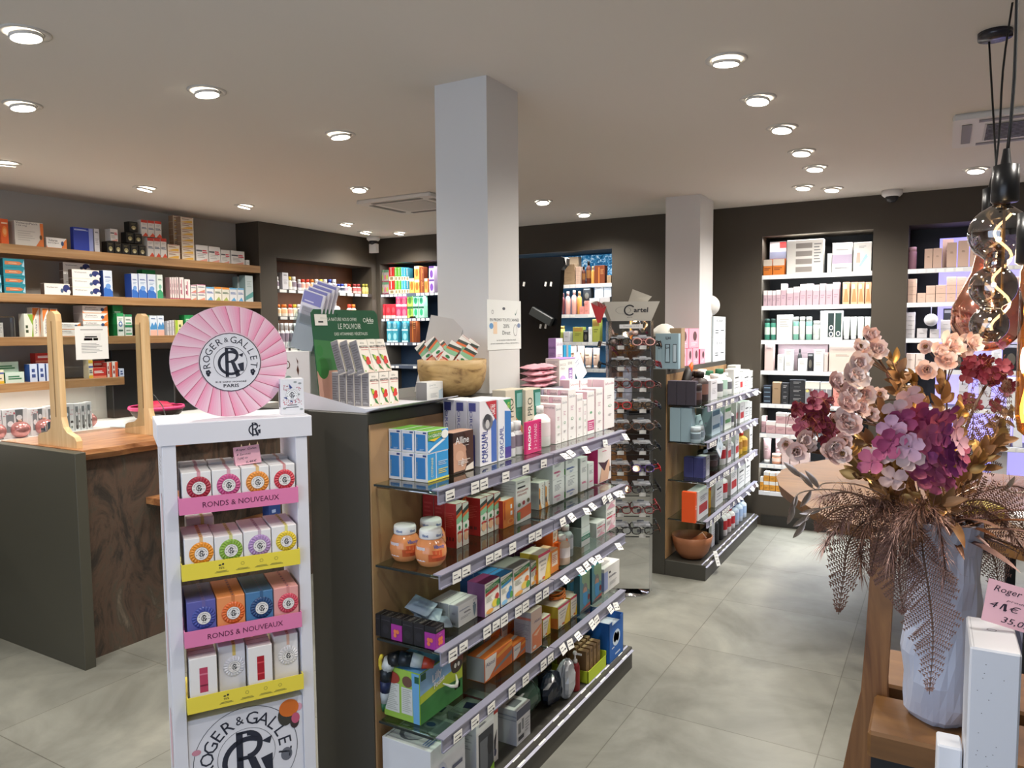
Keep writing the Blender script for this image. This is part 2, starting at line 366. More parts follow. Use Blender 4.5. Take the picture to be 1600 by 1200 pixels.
ORD = ['first', 'second', 'third', 'fourth', 'fifth', 'sixth', 'seventh', 'eighth', 'ninth', 'tenth', 'eleventh', 'twelfth', 'thirteenth', 'fourteenth', 'fifteenth', 'sixteenth', 'seventeenth', 'eighteenth', 'nineteenth', 'twentieth']
LV = {1: [''], 2: ['lower', 'upper'], 3: ['bottom', 'middle', 'top'], 4: ['bottom', 'lower-middle', 'upper-middle', 'top'], 5: ['bottom', 'second-level', 'middle', 'fourth-level', 'top'], 6: ['bottom', 'second-level', 'third-level', 'fourth-level', 'fifth-level', 'top'],7: ['bottom', 'second-level', 'third-level', 'fourth-level', 'fifth-level','sixth-level', 'top'],8: ['bottom', 'second-level', 'third-level', 'fourth-level', 'fifth-level','sixth-level','seventh-level', 'top']}
def finish_labels():
    from collections import defaultdict
    G = defaultdict(list)
    for p in PEND: G[(p[1], p[2])].append(p)
    for (look, shelf), ps in G.items():
        xs = sorted({round(p[3], 3) for p in ps}); ds = sorted({p[4] for p in ps}); 
        for o, lk, sh, x, di, lv, cat in ps:
            col = [q for q in ps if round(q[3], 3) == round(x, 3)]
            lvs = sorted({q[5] for q in col}); dd = sorted({q[4] for q in col})
            parts = [look]
            if len(xs) > 1:
                i = xs.index(round(x, 3)); n = len(xs)
                parts.append('leftmost' if i == 0 else 'rightmost' if i == n-1 else f'{ORD[i]} from left' if i < 20 else f'{n-i} from right')
            if len(lvs) > 1: parts.append(LV[len(lvs)][lvs.index(lv)] if len(lvs) in LV else f'level {lvs.index(lv)+1}')
            if len(dd) > 1:
                j = dd.index(di); parts.append('front' if j == 0 else 'rearmost' if j == len(dd)-1 else f'{ORD[j]} deep')
            lab = ', '.join(parts)+', '+shelf
            if len(lab.split()) > 16: print('LONG LABEL', lab)
            tag(o, lab, cat, f'{look} on {shelf}' if len(ps) > 1 else None)
def KIND(p): return 'medicine' if 'left wall' in p else 'gift' if 'worktop' in p else 'tea' if 'corner' in p else 'cosmetic' if 'niche' in p else 'skincare' if 'far unit' in p else 'supplement'
def shelf(axis, P0, z, phrase, items):
    """items: (x0, x1, ytop, design, look, opts). x0,x1: left/right pixel of the front face, ytop: pixel of its top-left front corner."""
    for it in items:
        x0, x1, yt, design, look = it[:5]; o = it[5] if len(it) > 5 else {}
        P = P0+o.get('off', 0)*(-1 if axis == 'X' else 1); zz = o.get('z', z)
        on = onX if axis == 'X' else onY
        a = on(x0, yt, P); b = on(x1, yt, P); i = 1 if axis == 'X' else 0
        w = abs(b[i]-a[i])-.0015; n = o.get('n', 1); w = max(w, .008)
        tot = max(a.z-zz, .02); st = o.get('st', 1); h = tot/st-.0006
        if 'h' in o: h = o['h']
        lev0 = o.get('lev', 0); d = o.get('d', .07)
        if FULLD[design][1].get('vessel'): d = w
        av = (.155 if 'near unit' in phrase else .19 if 'far unit' in phrase else .25) - o.get('off', 0)
        if n*(d+.002) > av and not FULLD[design][1].get('vessel'): d = av/n-.002
        cat = o.get('cat', 'bottle' if FULLD[design][1].get('vessel') else 'box'); nm = o.get('name') or KIND(phrase)+('_bottle' if FULLD[design][1].get('vessel') else '_carton')
        for k in range(st):
            for j in range(n):
                dd = j*(d+.002)
                if axis == 'X': loc = (P-dd, min(a.y, b.y), zz+k*(h+.0006)); rz = pi/2
                else: loc = (min(a.x, b.x), P+dd, zz+k*(h+.0006)); rz = 0
                put(design, nm, cat, look, phrase, loc, rz, w, d, h, di=j+o.get('di', 0), lv=k+lev0, order=(a.y if axis == 'X' else a.x))
# ------------------------------------------------------------------ the room
CZ = 2.655
struct('floor', MB().box((-5.8, -2.1, -.05), (3.1, 6.9, 0), FLOOR))
struct('ceiling', MB().box((-5.8, -2.1, CZ), (3.1, 6.9, CZ+.1), CEIL))
struct('wall_left', MB().box((-5.82, -2.1, 0), (-5.72, 6.9, CZ), GREYW))
struct('wall_right', MB().box((3.0, -2.1, 0), (3.1, 6.9, CZ), GREYW))
wf = MB(); wf.box((-5.8, -2.1, 0), (-3.3, -2.0, CZ), GREYW).box((.5, -2.1, 0), (3.1, -2.0, CZ), GREYW).box((-3.3, -2.1, 2.5), (.5, -2.0, CZ), GREYW).box((-3.3, -2.1, 0), (.5, -2.0, .2), GREYW)
struct('wall_front', wf)
wn = MB().box((-3.3, -2.08, .2), (-3.24, -2.02, 2.5), BLACKM).box((.44, -2.08, .2), (.5, -2.02, 2.5), BLACKM).box((-3.3, -2.08, 2.44), (.5, -2.02, 2.5), BLACKM).box((-3.3, -2.08, .2), (.5, -2.02, .26), BLACKM).box((-1.43, -2.08, .2), (-1.37, -2.02, 2.5), BLACKM).box((-3.3, -2.055, .2), (.5, -2.05, 2.5), ACRYL)
struct('window_1', wn)
# back wall with its four lit niches
BY = 6.40; NB = 6.74
OPEN = [(-5.37, -4.25, .2, 2.385), (-3.86, -2.65, .2, 2.385), (-1.325, -.502, .285, 2.40), (-.262, 1.30, .285, 2.41)]
wb = MB(); x = -5.8
for a, b, z0, z1 in OPEN:
    wb.box((x, BY, 0), (a, NB+.06, CZ), DARK); wb.box((a, BY, 0), (b, NB+.06, z0), DARK); wb.box((a, BY, z1), (b, NB+.06, CZ), DARK); x = b
wb.box((x, BY, 0), (3.1, NB+.06, CZ), DARK)
for i, (a, b, z0, z1) in enumerate(OPEN):
    wb.box((a, NB, z0), (b, NB+.05, z1), [mat('#20344a'), mat('#1d5f86'), mat('#16181a'), mat('#16181a')][i])
struct('wall_back', wb)
struct('baseboard_back', MB().box((-1.3, BY-.012, 0), (3.0, BY-.001, .09), '#2b2823'))
# the side wall that steps forward on the left, with the wood-backed niche
DX = -5.42
wl = MB(); wl.box((-5.72, 4.78, 0), (DX, 4.985, CZ), DARK).box((-5.72, 6.32, 0), (DX, 6.4, CZ), DARK).box((-5.72, 4.985, 0), (DX, 6.32, .2), DARK).box((-5.72, 4.985, 2.345), (DX, 6.32, CZ), DARK)
wl.box((-5.72, 4.985, .2), (-5.70, 6.32, 2.345), NICHEW)
struct('wall_side', wl)
# lilac light panel behind the shelves of the rightmost niche, water-pattern panel in the central one
def _lil(nt, b):
    b.inputs['Base Color'].default_value = (*lin('#b9b0f0'), 1); b.inputs['Emission Color'].default_value = (*lin('#aaa2f4'), 1); b.inputs['Emission Strength'].default_value = .85
LIL = nodemat('lilac_backlit_panel', _lil, .4)
lp = link('light_panel', MB().box((-.06, NB-.02, .32), (1.28, NB-.002, 2.33), LIL)); tag(lp, 'lilac backlit panel at the back of the rightmost wall niche', 'light panel')
def _wat(nt, b):
    v = coords(nt); f = noise(nt, v, 16, 6, 1.6, .7)
    c = ramp(nt, f, [(.42, '#0d4d78'), (.52, '#2f86b8'), (.6, '#cfe8f6')]); nt.links.new(c, b.inputs['Base Color']); nt.links.new(c, b.inputs['Emission Color']); b.inputs['Emission Strength'].default_value = .5
WAT = nodemat('water_print_panel', _wat, .3)
wp = link('light_panel', MB().box((-3.84, NB-.02, 2.11), (-2.66, NB-.002, 2.37), WAT)); tag(wp, 'backlit blue water-print panel above the central niche top shelf', 'light panel')

# columns
struct('trim_1', MB().box((-1.848, 2.57, 0), (-1.597, 2.82, CZ), WHITEC))
struct('trim_2', MB().box((-1.885, 5.62, 0), (-1.617, 5.98, CZ), WHITEC))

# ------------------------------------------------------------------ ceiling lights
def ring_profile(): return [(.052, -.001), (.072, -.004), (.078, -.001), (.078, 0)]
_tr = MB().lathe([(.0775, 0), (.0775, -.003), (.070, -.006), (.060, -.004), (.057, -.001)], '#c9c5bd', 28, cap=False).lathe([(.057, -.0008), (.001, -.0008)], '#8d8a84', 24, cap=False).mesh('trim')
def _lampmesh():
    mb = MB(); mb.lathe([(.050, .0), (.052, -.006), (.046, -.012)], '#d8d5cf', 24, cap=False); mb.lathe([(.0465, -.0118), (.001, -.0118)], mat('#fff6e6', .4, 0, 14), 24, cap=False); return mb.mesh('lamp')
_lm = _lampmesh()
LIGHTS = [(-2.69, 1.416, 'nearest the left edge'), (-2.69, 2.126, ''), (-2.70, 2.931, ''), (-3.53, 1.83, ''), (-4.80, 2.381, ''), (-4.82, 3.273, ''), (-4.84, 4.136, ''), (-3.597, 4.081, ''), (-4.86, 5.319, ''), (-5.10, 5.862, ''), (-4.85, 6.09, ''), (-2.75, 5.243, ''), (-2.744, 6.0, ''),
          (-.741, 2.897, ''), (-.741, 3.442, ''), (-.741, 4.0, ''), (-.741, 4.588, ''), (-.739, 5.083, ''), (-.908, 5.716, ''), (-.741, 5.908, ''), (.137, 5.702, ''),
          (-2.69, .5, 'x'), (-.741, 1.7, 'x'), (-.741, .6, 'x'), (.9, 3.0, 'x'), (.6, 1.9, 'x'), (-4.8, 1.2, 'x')]
LNAMES = ['at the upper left corner, largest of them', 'above the first column, left of it', 'left of the near column, its nearest', 'at the left edge, second down', 'at the left edge, above the orange box', 'above the black boxes on the top wood shelf',
          'above the end of the top wood shelf', 'left of the ceiling vent', 'above the wood-backed niche, left one of three', 'above the wood-backed niche, middle one of three', 'beside the corner camera, right one of three', 'right of the near column, left of a pair', 'right of the near column, right of a pair',
          'nearest in the right-hand row', 'second nearest in the right-hand row', 'third nearest in the right-hand row', 'fourth nearest in the right-hand row, mostly dark', 'fifth nearest in the right-hand row', 'left of the farthest pair by the right niches', 'right of the farthest pair by the right niches', 'by the right edge behind the pendant cables']
for i, (lx, ly, off) in enumerate(LIGHTS):
    vis = i < 21
    t = thing('ceiling_spotlight', 'round white recessed ceiling spotlight ' + (LNAMES[i] if vis else ['above the counter, behind the camera', 'above the aisle beside the camera', 'above the shop entrance', 'above the right-hand table', 'above the flower vase', 'above the left wall shelves near the window'][i-21]), 'ceiling light', (lx, ly, CZ), 0, 'recessed ceiling spotlights')
    link('trim', _tr, t)
    tx = R_(20) if lx < -4 else R_(-14) if lx < -2 else R_(10)
    l = link('lamp', _lm, t); l.rotation_euler = (R_(-7) if ly > 3 else R_(5), tx*.4, 0); l.location = (0, 0, -.0075)
    s = bpy.data.lights.new('spot', 'SPOT'); s.energy = SPOT_W; s.color = SPOT_COL; s.spot_size = R_(150); s.spot_blend = 1; s.shadow_soft_size = .05
    so = bpy.data.objects.new('spot', s); COL.objects.link(so); so.parent = t; so.location = (0, 0, -.05)
    if ly > 5: so.rotation_euler = (R_(-0), 0, 0)

# ceiling vents
def vent(name, label, x0, y0, x1, y1, grille):
    t = thing(name, label, 'air conditioner', ((x0+x1)/2, (y0+y1)/2, CZ)); w = (x1-x0)/2; d = (y1-y0)/2
    link('frame', MB().bbox((-w, -d, -.03), (w, d, -.0005), '#d4d2cd', .01), t)
    g = MB(); 
    for k in range(4):
        a = k*pi/2; M = Matrix.Rotation(a, 4, 'Z'); e = (d if k % 2 == 0 else w)*.84; L = (w if k % 2 == 0 else d)*.66
        g.box((-L, -e-.012, -.034), (L, -e+.03, -.0305), '#77746f', M)
    link('louvre', g, t)
    g2 = MB(); g2.box((-w*.58, -d*.58, -.033), (w*.58, d*.58, -.0305), '#b9b7b2')
    n = 12
    if grille:
        for k in range(n): g2.box((-w*.55, -d*.55+k*d*1.1/n, -.038), (w*.55, -d*.55+k*d*1.1/n+d*.045, -.033), '#5b5955')
        for k in range(n): g2.box((-w*.55+k*w*1.1/n, -d*.55, -.036), (-w*.55+k*w*1.1/n+w*.03, d*.55, -.033), '#5b5955')
    link('grille', g2, t)
vent('ceiling_vent', 'flat square ceiling vent partly hidden by the near column', -3.95, 4.44, -3.25, 5.05, False)
vent('air_conditioner', 'white ceiling cassette air conditioner with dark grille behind the pendants', .0, 4.2, .64, 4.84, True)

def camera_dome(loc, label, boxy):
    t = thing('security_camera', label, 'camera', loc); link('mount', MB().lathe([(.07, 0), (.07, -.03), (.055, -.045)], '#dcdad6', 24), t)
    link('lens', MB().lathe([(.045, -.04), (.04, -.07), (.02, -.085)], '#1c1d20', 20), t)
    if boxy: link('housing', MB().bbox((-.05, -.02, -.17), (.05, .03, -.075), '#d5d3cf', .006), t)
camera_dome((-.372, 6.25, CZ), 'small white dome camera on ceiling above the right niches', False)
camera_dome((-5.30, 6.22, CZ), 'white camera with box housing in the far ceiling corner', True)

# ------------------------------------------------------------------ glass/metal shelves in the niches
def lit_shelf(x0, x1, z, label, lit=True, power=3.0, col=(.93, .97, 1), y0=BY+.005, lipcol='#e4e6ea'):
    t = thing('niche_shelf', label, 'shelf', ((x0+x1)/2, y0, z)); w = (x1-x0)/2-.002
    link('shelf_board', MB().box((-w, 0, -.012), (w, NB-y0-.025, -.001), '#5b5d62'), t)
    lip = MB().box((-w, -.006, -.034), (w, 0, 0), lipcol)
    k = -w+.01
    while k < w-.06:
        if random.random() < .8: lip.box((k, -.0075, -.03), (k+.045, -.006, -.006), '#f7f7f5')
        k += .06
    link('price_rail', lip, t)
    if lit:
        l = area_light('shelf_led', (0, .03, -.02), (R_(-12), 0, 0), 2*w*.95, .02, power, col); l.parent = t
N1 = [2.083, 1.832, 1.552, 1.300, 1.025, .775, .520, .290]
for i, z in enumerate(N1): lit_shelf(-1.325, -.502, z, f'{ORD[i]} white-edged shelf from the top in the left niche of the right wall', i < 7, 3.0)
N2 = [2.083, 1.832, 1.565, 1.330, 1.05, .78, .52, .29]
for i, z in enumerate(N2): lit_shelf(-.262, 1.30, z, f'{ORD[i]} white-edged shelf from the top in the lilac niche', i < 5, 4, (.86, .84, 1))
NC = [2.075, 1.795, 1.535, 1.285, 1.0]
for i, z in enumerate(NC): lit_shelf(-3.86, -2.65, z, f'{ORD[i]} white-edged shelf from the top in the central blue niche', True, 4, (.8, .92, 1))
NL = [2.055, 1.79, 1.53, 1.28]
for i, z in enumerate(NL): lit_shelf(-5.37, -4.25, z, f'{ORD[i]} shelf from the top in the far left corner niche', True, 3.2, (.9, .95, 1), lipcol='#4a5568')
for nm, x0, x1, pw, c in (('niche_led', -1.3, -.52, 3.5, (1, .97, .93)), ('niche_led', -3.84, -2.67, 3, (.85, .93, 1)), ('niche_led', -5.3, -4.3, 2.5, (1, 1, 1)), ('niche_led', -.2, 1.2, 2, (.8, .78, 1))):
    area_light(nm, ((x0+x1)/2, BY+.04, 2.38), (R_(-10), 0, 0), x1-x0, .03, pw, c)
# wood-backed niche shelves
NW = [2.055, 1.80, 1.50, 1.22]
for i, z in enumerate(NW):
    t = thing('niche_shelf', f'{ORD[i]} thin shelf from the top in the wood-backed niche', 'shelf', (DX, 5.65, z))
    link('shelf_board', MB().box((-.278, -.663, -.012), (-.004, .663, -.001), '#8d8f92'), t)
    lip = MB().box((-.004, -.663, -.034), (.002, .663, 0), '#3a3836'); k = -.64
    while k < .6: lip.box((.002, k, -.031), (.0035, k+.085, -.004), '#d9d8d4'); k += .115
    link('price_rail', lip, t)
    l = area_light('shelf_led', (-.03, 0, -.02), (0, R_(12), 0), .02, 1.2, 1.6, (1, .95, .88)); l.parent = t

# ------------------------------------------------------------------ oak shelves on the left wall
LX = -5.40
for z, y0, y1, lab, th in ((2.25, -.5, 4.775, 'thick oak wall shelf, uppermost of the four on the left wall', .062), (1.925, -.5, 4.775, 'thick oak wall shelf, second from the top on the left wall', .058), (1.632, -.5, 4.775, 'thick oak wall shelf, third from the top on the left wall', .058), (1.322, -.5, 3.43, 'short oak wall shelf, lowest of the four on the left wall', .058)):
    o = link('wall_shelf', MB().bbox((-5.718, y0, z-th), (LX, y1, z), OAK_Y, .003)); tag(o, lab, 'shelf')
tag(link('wall_ledge', MB().bbox((-5.718, .8, .955), (-5.05, 4.7, .985), mat('#efeeea', .4), .004)), 'white back worktop below the oak shelves behind the counter', 'worktop')
l = bpy.data.lights.new('ledge_led', 'AREA'); l.shape = 'RECTANGLE'; l.size = .04; l.size_y = 2.6; l.energy = 9; l.color = (1, .95, .88)
lo = bpy.data.objects.new('ledge_led', l); COL.objects.link(lo); lo.location = (-5.46, 2.1, 1.255); lo.rotation_euler = (0, R_(-8), 0)
tag(link('base_cabinet', MB().bbox((-5.718, .8, 0), (-5.10, 4.7, .954), LAM, .003)), 'dark low cabinet under the white back worktop', 'cabinet')
tag(link('door_panel', MB().bbox((-5.715, 3.47, .99), (-5.62, 4.77, 1.52), mat('#121212', .4), .004)), 'black recessed panel on the left wall behind the pink disc', 'panel')

# ------------------------------------------------------------------ counter
def wavy(n, x, y0, y1, amp, seed):
    rr = random.Random(seed); return [(x+amp*(sin(k*1.7+seed)+.6*sin(k*.63+seed*2)+rr.uniform(-.4, .4)), y0+(y1-y0)*k/n) for k in range(n+1)]
ct = thing('sales_counter', 'dark sales counter with stone veneer front and live edge wooden top', 'counter', (-3.7, 2.02, 0))
def rel(mb, o): return mb
link('end_panel', MB().bbox((-1.4, 0, 0), (.095, .055, 1.075), LAMG, .002), ct)
link('stone_front', MB().box((-.02, .055, 0), (.0, 2.6, 1.02), STONE), ct)
link('counter_body', MB().box((-.66, .056, .0), (-.021, 2.6, 1.02), LAM), ct)
edge = wavy(46, .055, .058, 2.62, .007, 3); top = MB(); n = len(edge)
vs = [(x, y, 1.078) for x, y in edge]+[(x+.006-.01*((i*7) % 3)/3, y, 1.055) for i, (x, y) in enumerate(edge)]+[(x-.02-.012*((i*5) % 4)/4, y, 1.024) for i, (x, y) in enumerate(edge)]+[(-.70, y, 1.078) for x, y in edge]+[(-.70, y, 1.024) for x, y in edge]
fs = []
for i in range(n-1):
    for a, b in ((3, 0), (0, 1), (1, 2), (2, 4)): fs.append((a*n+i, b*n+i, b*n+i+1, a*n+i+1))
fs += [(3*n, 4*n, 2*n, n, 0), (4*n-1, n-1, 2*n-1, 3*n-1, 5*n-1)]
top.add(vs, fs, SLAB); link('countertop', top, ct)
bs = MB(); e2 = wavy(14, .24, .42, 1.2, .008, 5); bs.prism([(0, 0)], 0, SLAB) if 0 else None
vs = [(x, y, .77) for x, y in e2]+[(x-.01, y, .735) for x, y in e2]+[(.001, y, .77) for x, y in e2]+[(.001, y, .735) for x, y in e2]; n = len(e2); fs = []
for i in range(n-1):
    for a, b in ((2, 0), (0, 1), (1, 3)): fs.append((a*n+i, b*n+i, b*n+i+1, a*n+i+1))
fs += [(2*n, 3*n, n, 0), (3*n-1, n-1, 2*n-1, 4*n-1)]; bs.add(vs, fs, SLAB); link('bag_ledge', bs, ct)

# screen holders with clear acrylic
PX0 = -3.905
def post(name, y, ztop, label, z0=1.0785):
    t = thing(name, label, 'stand', (PX0, y, z0)); hh = ztop-z0
    pts = [(-.18, 0), (.17, 0), (.17, .035), (.155, .055), (.12, .065), (.09, .075), (.06, .10), (.045, .15), (.04, hh-.05), (.035, hh-.015), (.01, hh), (-.02, hh), (-.04, hh-.02), (-.045, hh-.06), (-.05, .14), (-.06, .09), (-.09, .07), (-.15, .06), (-.175, .05), (-.18, .035)]
    link('upright', MB().prism(pts, .03, OAK_Z, Matrix.Translation((0, -.015, 0))), t)
    link('slot', MB().box((-.003, -.0165, .15), (.003, -.015, hh-.05), '#8a6a42'), t)
post('screen_holder', 2.12, 1.765, 'pale plywood screen holder on the counter, left of two by the notice')
post('screen_holder', 2.60, 1.760, 'pale plywood screen holder on the counter, beside the pink disc')
post('screen_holder', 3.95, 1.70, 'pale plywood screen holder behind the pink disc, farthest on the counter')
tag(link('acrylic_screen', MB().box((PX0-.002, 2.135, 1.13), (PX0+.002, 2.584, 1.70), ACRYL)), 'clear acrylic sneeze screen held between two plywood posts', 'screen')
nt_ = MB(); nt_.box((PX0+.0022, 2.22, 1.515), (PX0+.003, 2.395, 1.69), '#f3f2ee')
fr = Fr((PX0+.003, 2.22, 1.515), (0, 1, 0), (0, 0, 1)); fr.e = .0004
fr_rect(nt_, fr, .028, .154, .148, .159, mat('#a8a4a1')); fr_rect(nt_, fr, .045, .10, .135, .138, mat('#e9e8e4')); fr_rect(nt_, fr, .045, .10, .09, .112, mat('#c8577a')); fr_rect(nt_, fr, .05, .115, .115, .122, mat('#4668a8')); fr_rect(nt_, fr, .095, .1, .12, .112, mat('#e0b04a'))
for k in range(7): fr_rect(nt_, fr, .03, .035+k*.008, .11+.03*((k*5) % 3)/2, .0375+k*.008, mat('#8a8a8a'))
tag(link('paper_notice', nt_), 'white printed notice with small picture taped on the clear screen', 'notice')
# card holder, mouse pad, black scanner, cable
t = thing('card_holder', 'grey leaflet box of cards on counter beside left screen holder', 'card holder', (-4.20, 2.26, 1.0785), R_(80))
link('tray', MB().box((-.06, -.04, 0), (.06, .04, .004), '#55585c').box((-.06, -.04, 0), (-.057, .04, .05), '#55585c').box((.057, -.04, 0), (.06, .04, .05), '#55585c').box((-.06, .037, 0), (.06, .04, .06), '#55585c').box((-.06, -.04, 0), (.06, -.037, .045), '#4d5054'), t)
for k, c in enumerate(('#2d3a48', '#b9b3a8', '#8a5a4a', '#dadada', '#3a4a5a')): link('card', MB().box((-.045, -.03+k*.013, .006), (.045, -.028+k*.013, .095-.006*k), c, Matrix.Rotation(R_(-8), 4, 'X')), t)
tag(link('mouse_pad', MB().bbox((-.14, -.11, 0), (.14, .11, .004), '#dfe3ea', .002), None, (-4.30, 2.83, 1.0785), R_(12)), 'pale mouse pad lying on the wooden counter', 'mouse pad')
sc_ = thing('barcode_scanner', 'black barcode scanner lying on the pale mouse pad', 'scanner', (-4.22, 2.86, 1.083), R_(100))
link('housing', MB().lathe([(.012, -.07), (.030, -.055), (.034, 0), (.03, .05), (.018, .075)], '#141414', 14, Matrix.Translation((0, 0, .032)) @ Matrix.Rotation(R_(90), 4, 'Y')), sc_)
link('cable', MB().tube([(0.07, 0, .03), (.12, .03, .05), (.17, .1, .10), (.19, .18, .16), (.20, .25, .20)], .003, '#151515'), sc_)
# computer monitors behind the counter
def monitor(loc, rz, label, col='#101010'):
    t = thing('computer_monitor', label, 'monitor', loc, rz); link('screen', MB().bbox((-.25, -.02, .13), (.25, .02, .46), col, .006), t)
    link('stand', MB().box((-.025, 0, .012), (.025, .02, .14), '#1a1a1a').bbox((-.11, -.08, 0), (.11, .09, .012), '#1a1a1a', .003), t)
monitor((-4.1, 3.22, 1.0785), R_(70), 'black computer monitor on counter behind the right screen holder')
tag(link('laptop_stand', MB().bbox((-.05, -.02, 0), (.05, .02, .27), '#4a4f40', .004).bbox((.05, -.02, .23), (.22, .02, .27), '#4a4f40', .003).box((-.05, -.1, 0), (.2, .1, .006), '#2b2e28'), None, (-3.93, 3.36, 1.0785), R_(75)), 'olive metal stand on counter left of the pink disc', 'stand')
bsk = thing('round_basket', 'round basket with bright pink rim on the back worktop', 'basket', (-5.2, 3.55, .9855)); link('bowl', MB().lathe([(.10, 0), (.17, .05), (.19, .09), (.18, .09), (.15, .03), (.02, .01)], '#4a3a34', 26), bsk); link('rim', MB().lathe([(.187, .085), (.2, .095), (.195, .115), (.182, .11)], '#e0407c', 26, cap=False), bsk)
link('contents', MB().lathe([(.12, .06), (.13, .1), (.08, .14), (.01, .15)], '#b8244a', 20), bsk)
for x_, y_, lab in ((-5.25, 3.05, 'rose gold ball ornament on white worktop, nearest the pink-rimmed basket'), (-5.18, 2.42, 'rose gold ball ornament, leftmost in front of the gift sets'), (-5.15, 2.55, 'rose gold ball ornament, second from left before the gift sets'), (-5.15, 2.70, 'rose gold ball ornament, third from left before the gift sets'), (-5.30, 2.82, 'rose gold ball ornament, right of the gift sets')):
    t = thing('ball_ornament', lab, 'ornament', (x_, y_, .9855), 0, 'rose gold balls on the back worktop'); link('ball', MB().lathe([(.005+.052*sin(pi*k/12), .052-.052*cos(pi*k/12)) for k in range(13)], mat('#c98a86', .25, .5), 20), t); link('hanger', MB().lathe([(.01, .1), (.01, .115)], '#c9a08a', 10), t)
# ------------------------------------------------------------------ soap display stand (cardboard)
SA = R_(58.2); SO = Vector((-1.784, 1.23, 0)); SM = Matrix.Translation(SO) @ Matrix.Rotation(SA, 4, 'Z')
WH = mat('#dddee6', .45); NAVY = mat('#262a3a', .6); PK = '#e07fae'; YL = '#ead84a'
st = thing('display_stand', 'white cardboard soap display stand with pink and yellow trays', 'display stand', SO, SA)
m = MB(); m.bbox((-.012, -.004, 1.352), (.392, .235, 1.41), WH, .002)
fr = Fr((-.012, -.004, 1.352), (1, 0, 0), (0, 0, 1)); fr.e = .0006; monogram(m, fr, .245, .029, .019, NAVY); link('header', m, st)
m = MB(); m.bbox((-.002, .0, 0), (.032, .226, 1.352), WH, .001)
fr = Fr((-.002, .226, 0), (0, -1, 0), (0, 0, 1)); fr.e = .0006
for z, c in ((1.12, '#e2cdd2'), (.78, '#dcc0c8'), (.98, '#d3cfcb'), (.5, '#e2b8c4')): fr_ell(m, fr, .12, z, .045, .085, mat(c, .5)); fr_ring(m, fr, .12, z, .043, .046, mat('#b9a4aa'), ry=1.9)
for k in range(5): fr_rect(m, fr, .06, 1.26+k*.012, .15, 1.264+k*.012, mat('#b5b3b6'))
link('side_panel', m, st)
m = MB(); m.bbox((.345, .0, 0), (.378, .226, 1.352), WH, .001); link('side_panel', m, st)
m = MB().box((.033, .222, 0), (.344, .226, .60), WH).bbox((.033, .006, 0), (.3445, .222, .585), WH, .001)
fr = Fr((.033, .006, 0), (1, 0, 0), (0, 0, 1)); fr.e = .0006
for r0 in (.1405,): fr_ring(m, fr, .152, .447, r0, r0+.0015, NAVY, n=48)
fr_ring(m, fr, .152, .447, .078, .079, NAVY, n=40); fr_arctext(m, fr, .152, .447, .108, .052, 'ROGER&GALLET', NAVY, 190, -10); monogram(m, fr, .152, .437, .082, NAVY)
fr_ell(m, fr, .262, .42, .016, .02, mat('#6a6d78')); 
for x, y, a, b, c in ((.02, .49, .012, .008, '#c98a9c'), (.018, .425, .014, .013, '#cf7f95'), (.02, .375, .010, .018, '#4c5a42'), (.30, .553, .010, .012, '#d9a0b4'), (.10, .37, .018, .012, '#d9a0ae'), (.22, .35, .02, .014, '#bfc23c'), (.03, .30, .015, .012, '#d596a8')):
    fr.e = .001; fr_ell(m, fr, x, y, a, b, mat(c))
fr.e = .0012; fr_ell(m, fr, .262, .535, .022, .03, mat('#3c3a35')); fr.e = .0015; fr_ell(m, fr, .272, .556, .028, .026, mat('#d9722a')); fr_ell(m, fr, .287, .512, .013, .020, mat('#3c3030')); fr.e = .0018; fr_ell(m, fr, .290, .522, .012, .016, mat('#c05a78'))
link('base_panel', m, st)
TRAYS = [(1.165, PK, 1), (.985, YL, 0), (.80, PK, 1), (.615, YL, 0)]
for z, c, pink in TRAYS:
    m = MB(); cm = mat(c, .5); y0 = -.018
    m.box((.033, y0, z), (.3445, .222, z+.003), cm).box((.033, y0-.002, z), (.3445, y0, z+.045), cm).box((.033, y0, z), (.035, .0, z+.045), cm).box((.3425, y0, z), (.3445, .0, z+.045), cm)
    fr = Fr((.033, y0-.002, z), (1, 0, 0), (0, 0, 1)); fr.e = .0006
    if pink: fr_text(m, fr, .158, .0225, .20, .0145, 'RONDS & NOUVEAUX', mat('#5c1f44'))
    else:
        g = mat('#8d8640')
        for k, x in enumerate((.10, .155, .205, .245)):
            if k == 0: fr_ell(m, fr, x-.004, .031, .004, .002, INK, 8); fr_ell(m, fr, x+.004, .033, .003, .003, INK, 8); fr_text(m, fr, x, .023, .014, .006, '95%', INK)
            else: fr_ring(m, fr, x, .028, .0042, .0052, g, n=6)
            fr_rect(m, fr, x-.014, .0135, x+.014, .015, g); fr_rect(m, fr, x-.018, .0105, x+.018, .012, g)
    link('tray', m, st)
# big round sign
dm = MB(); DC = (.188, .085, 1.568); r = .158; n = 64
vs = [(DC[0]+r*cos(2*pi*k/n), DC[1]+dy, DC[2]+r*sin(2*pi*k/n)) for dy in (0, .004) for k in range(n)]
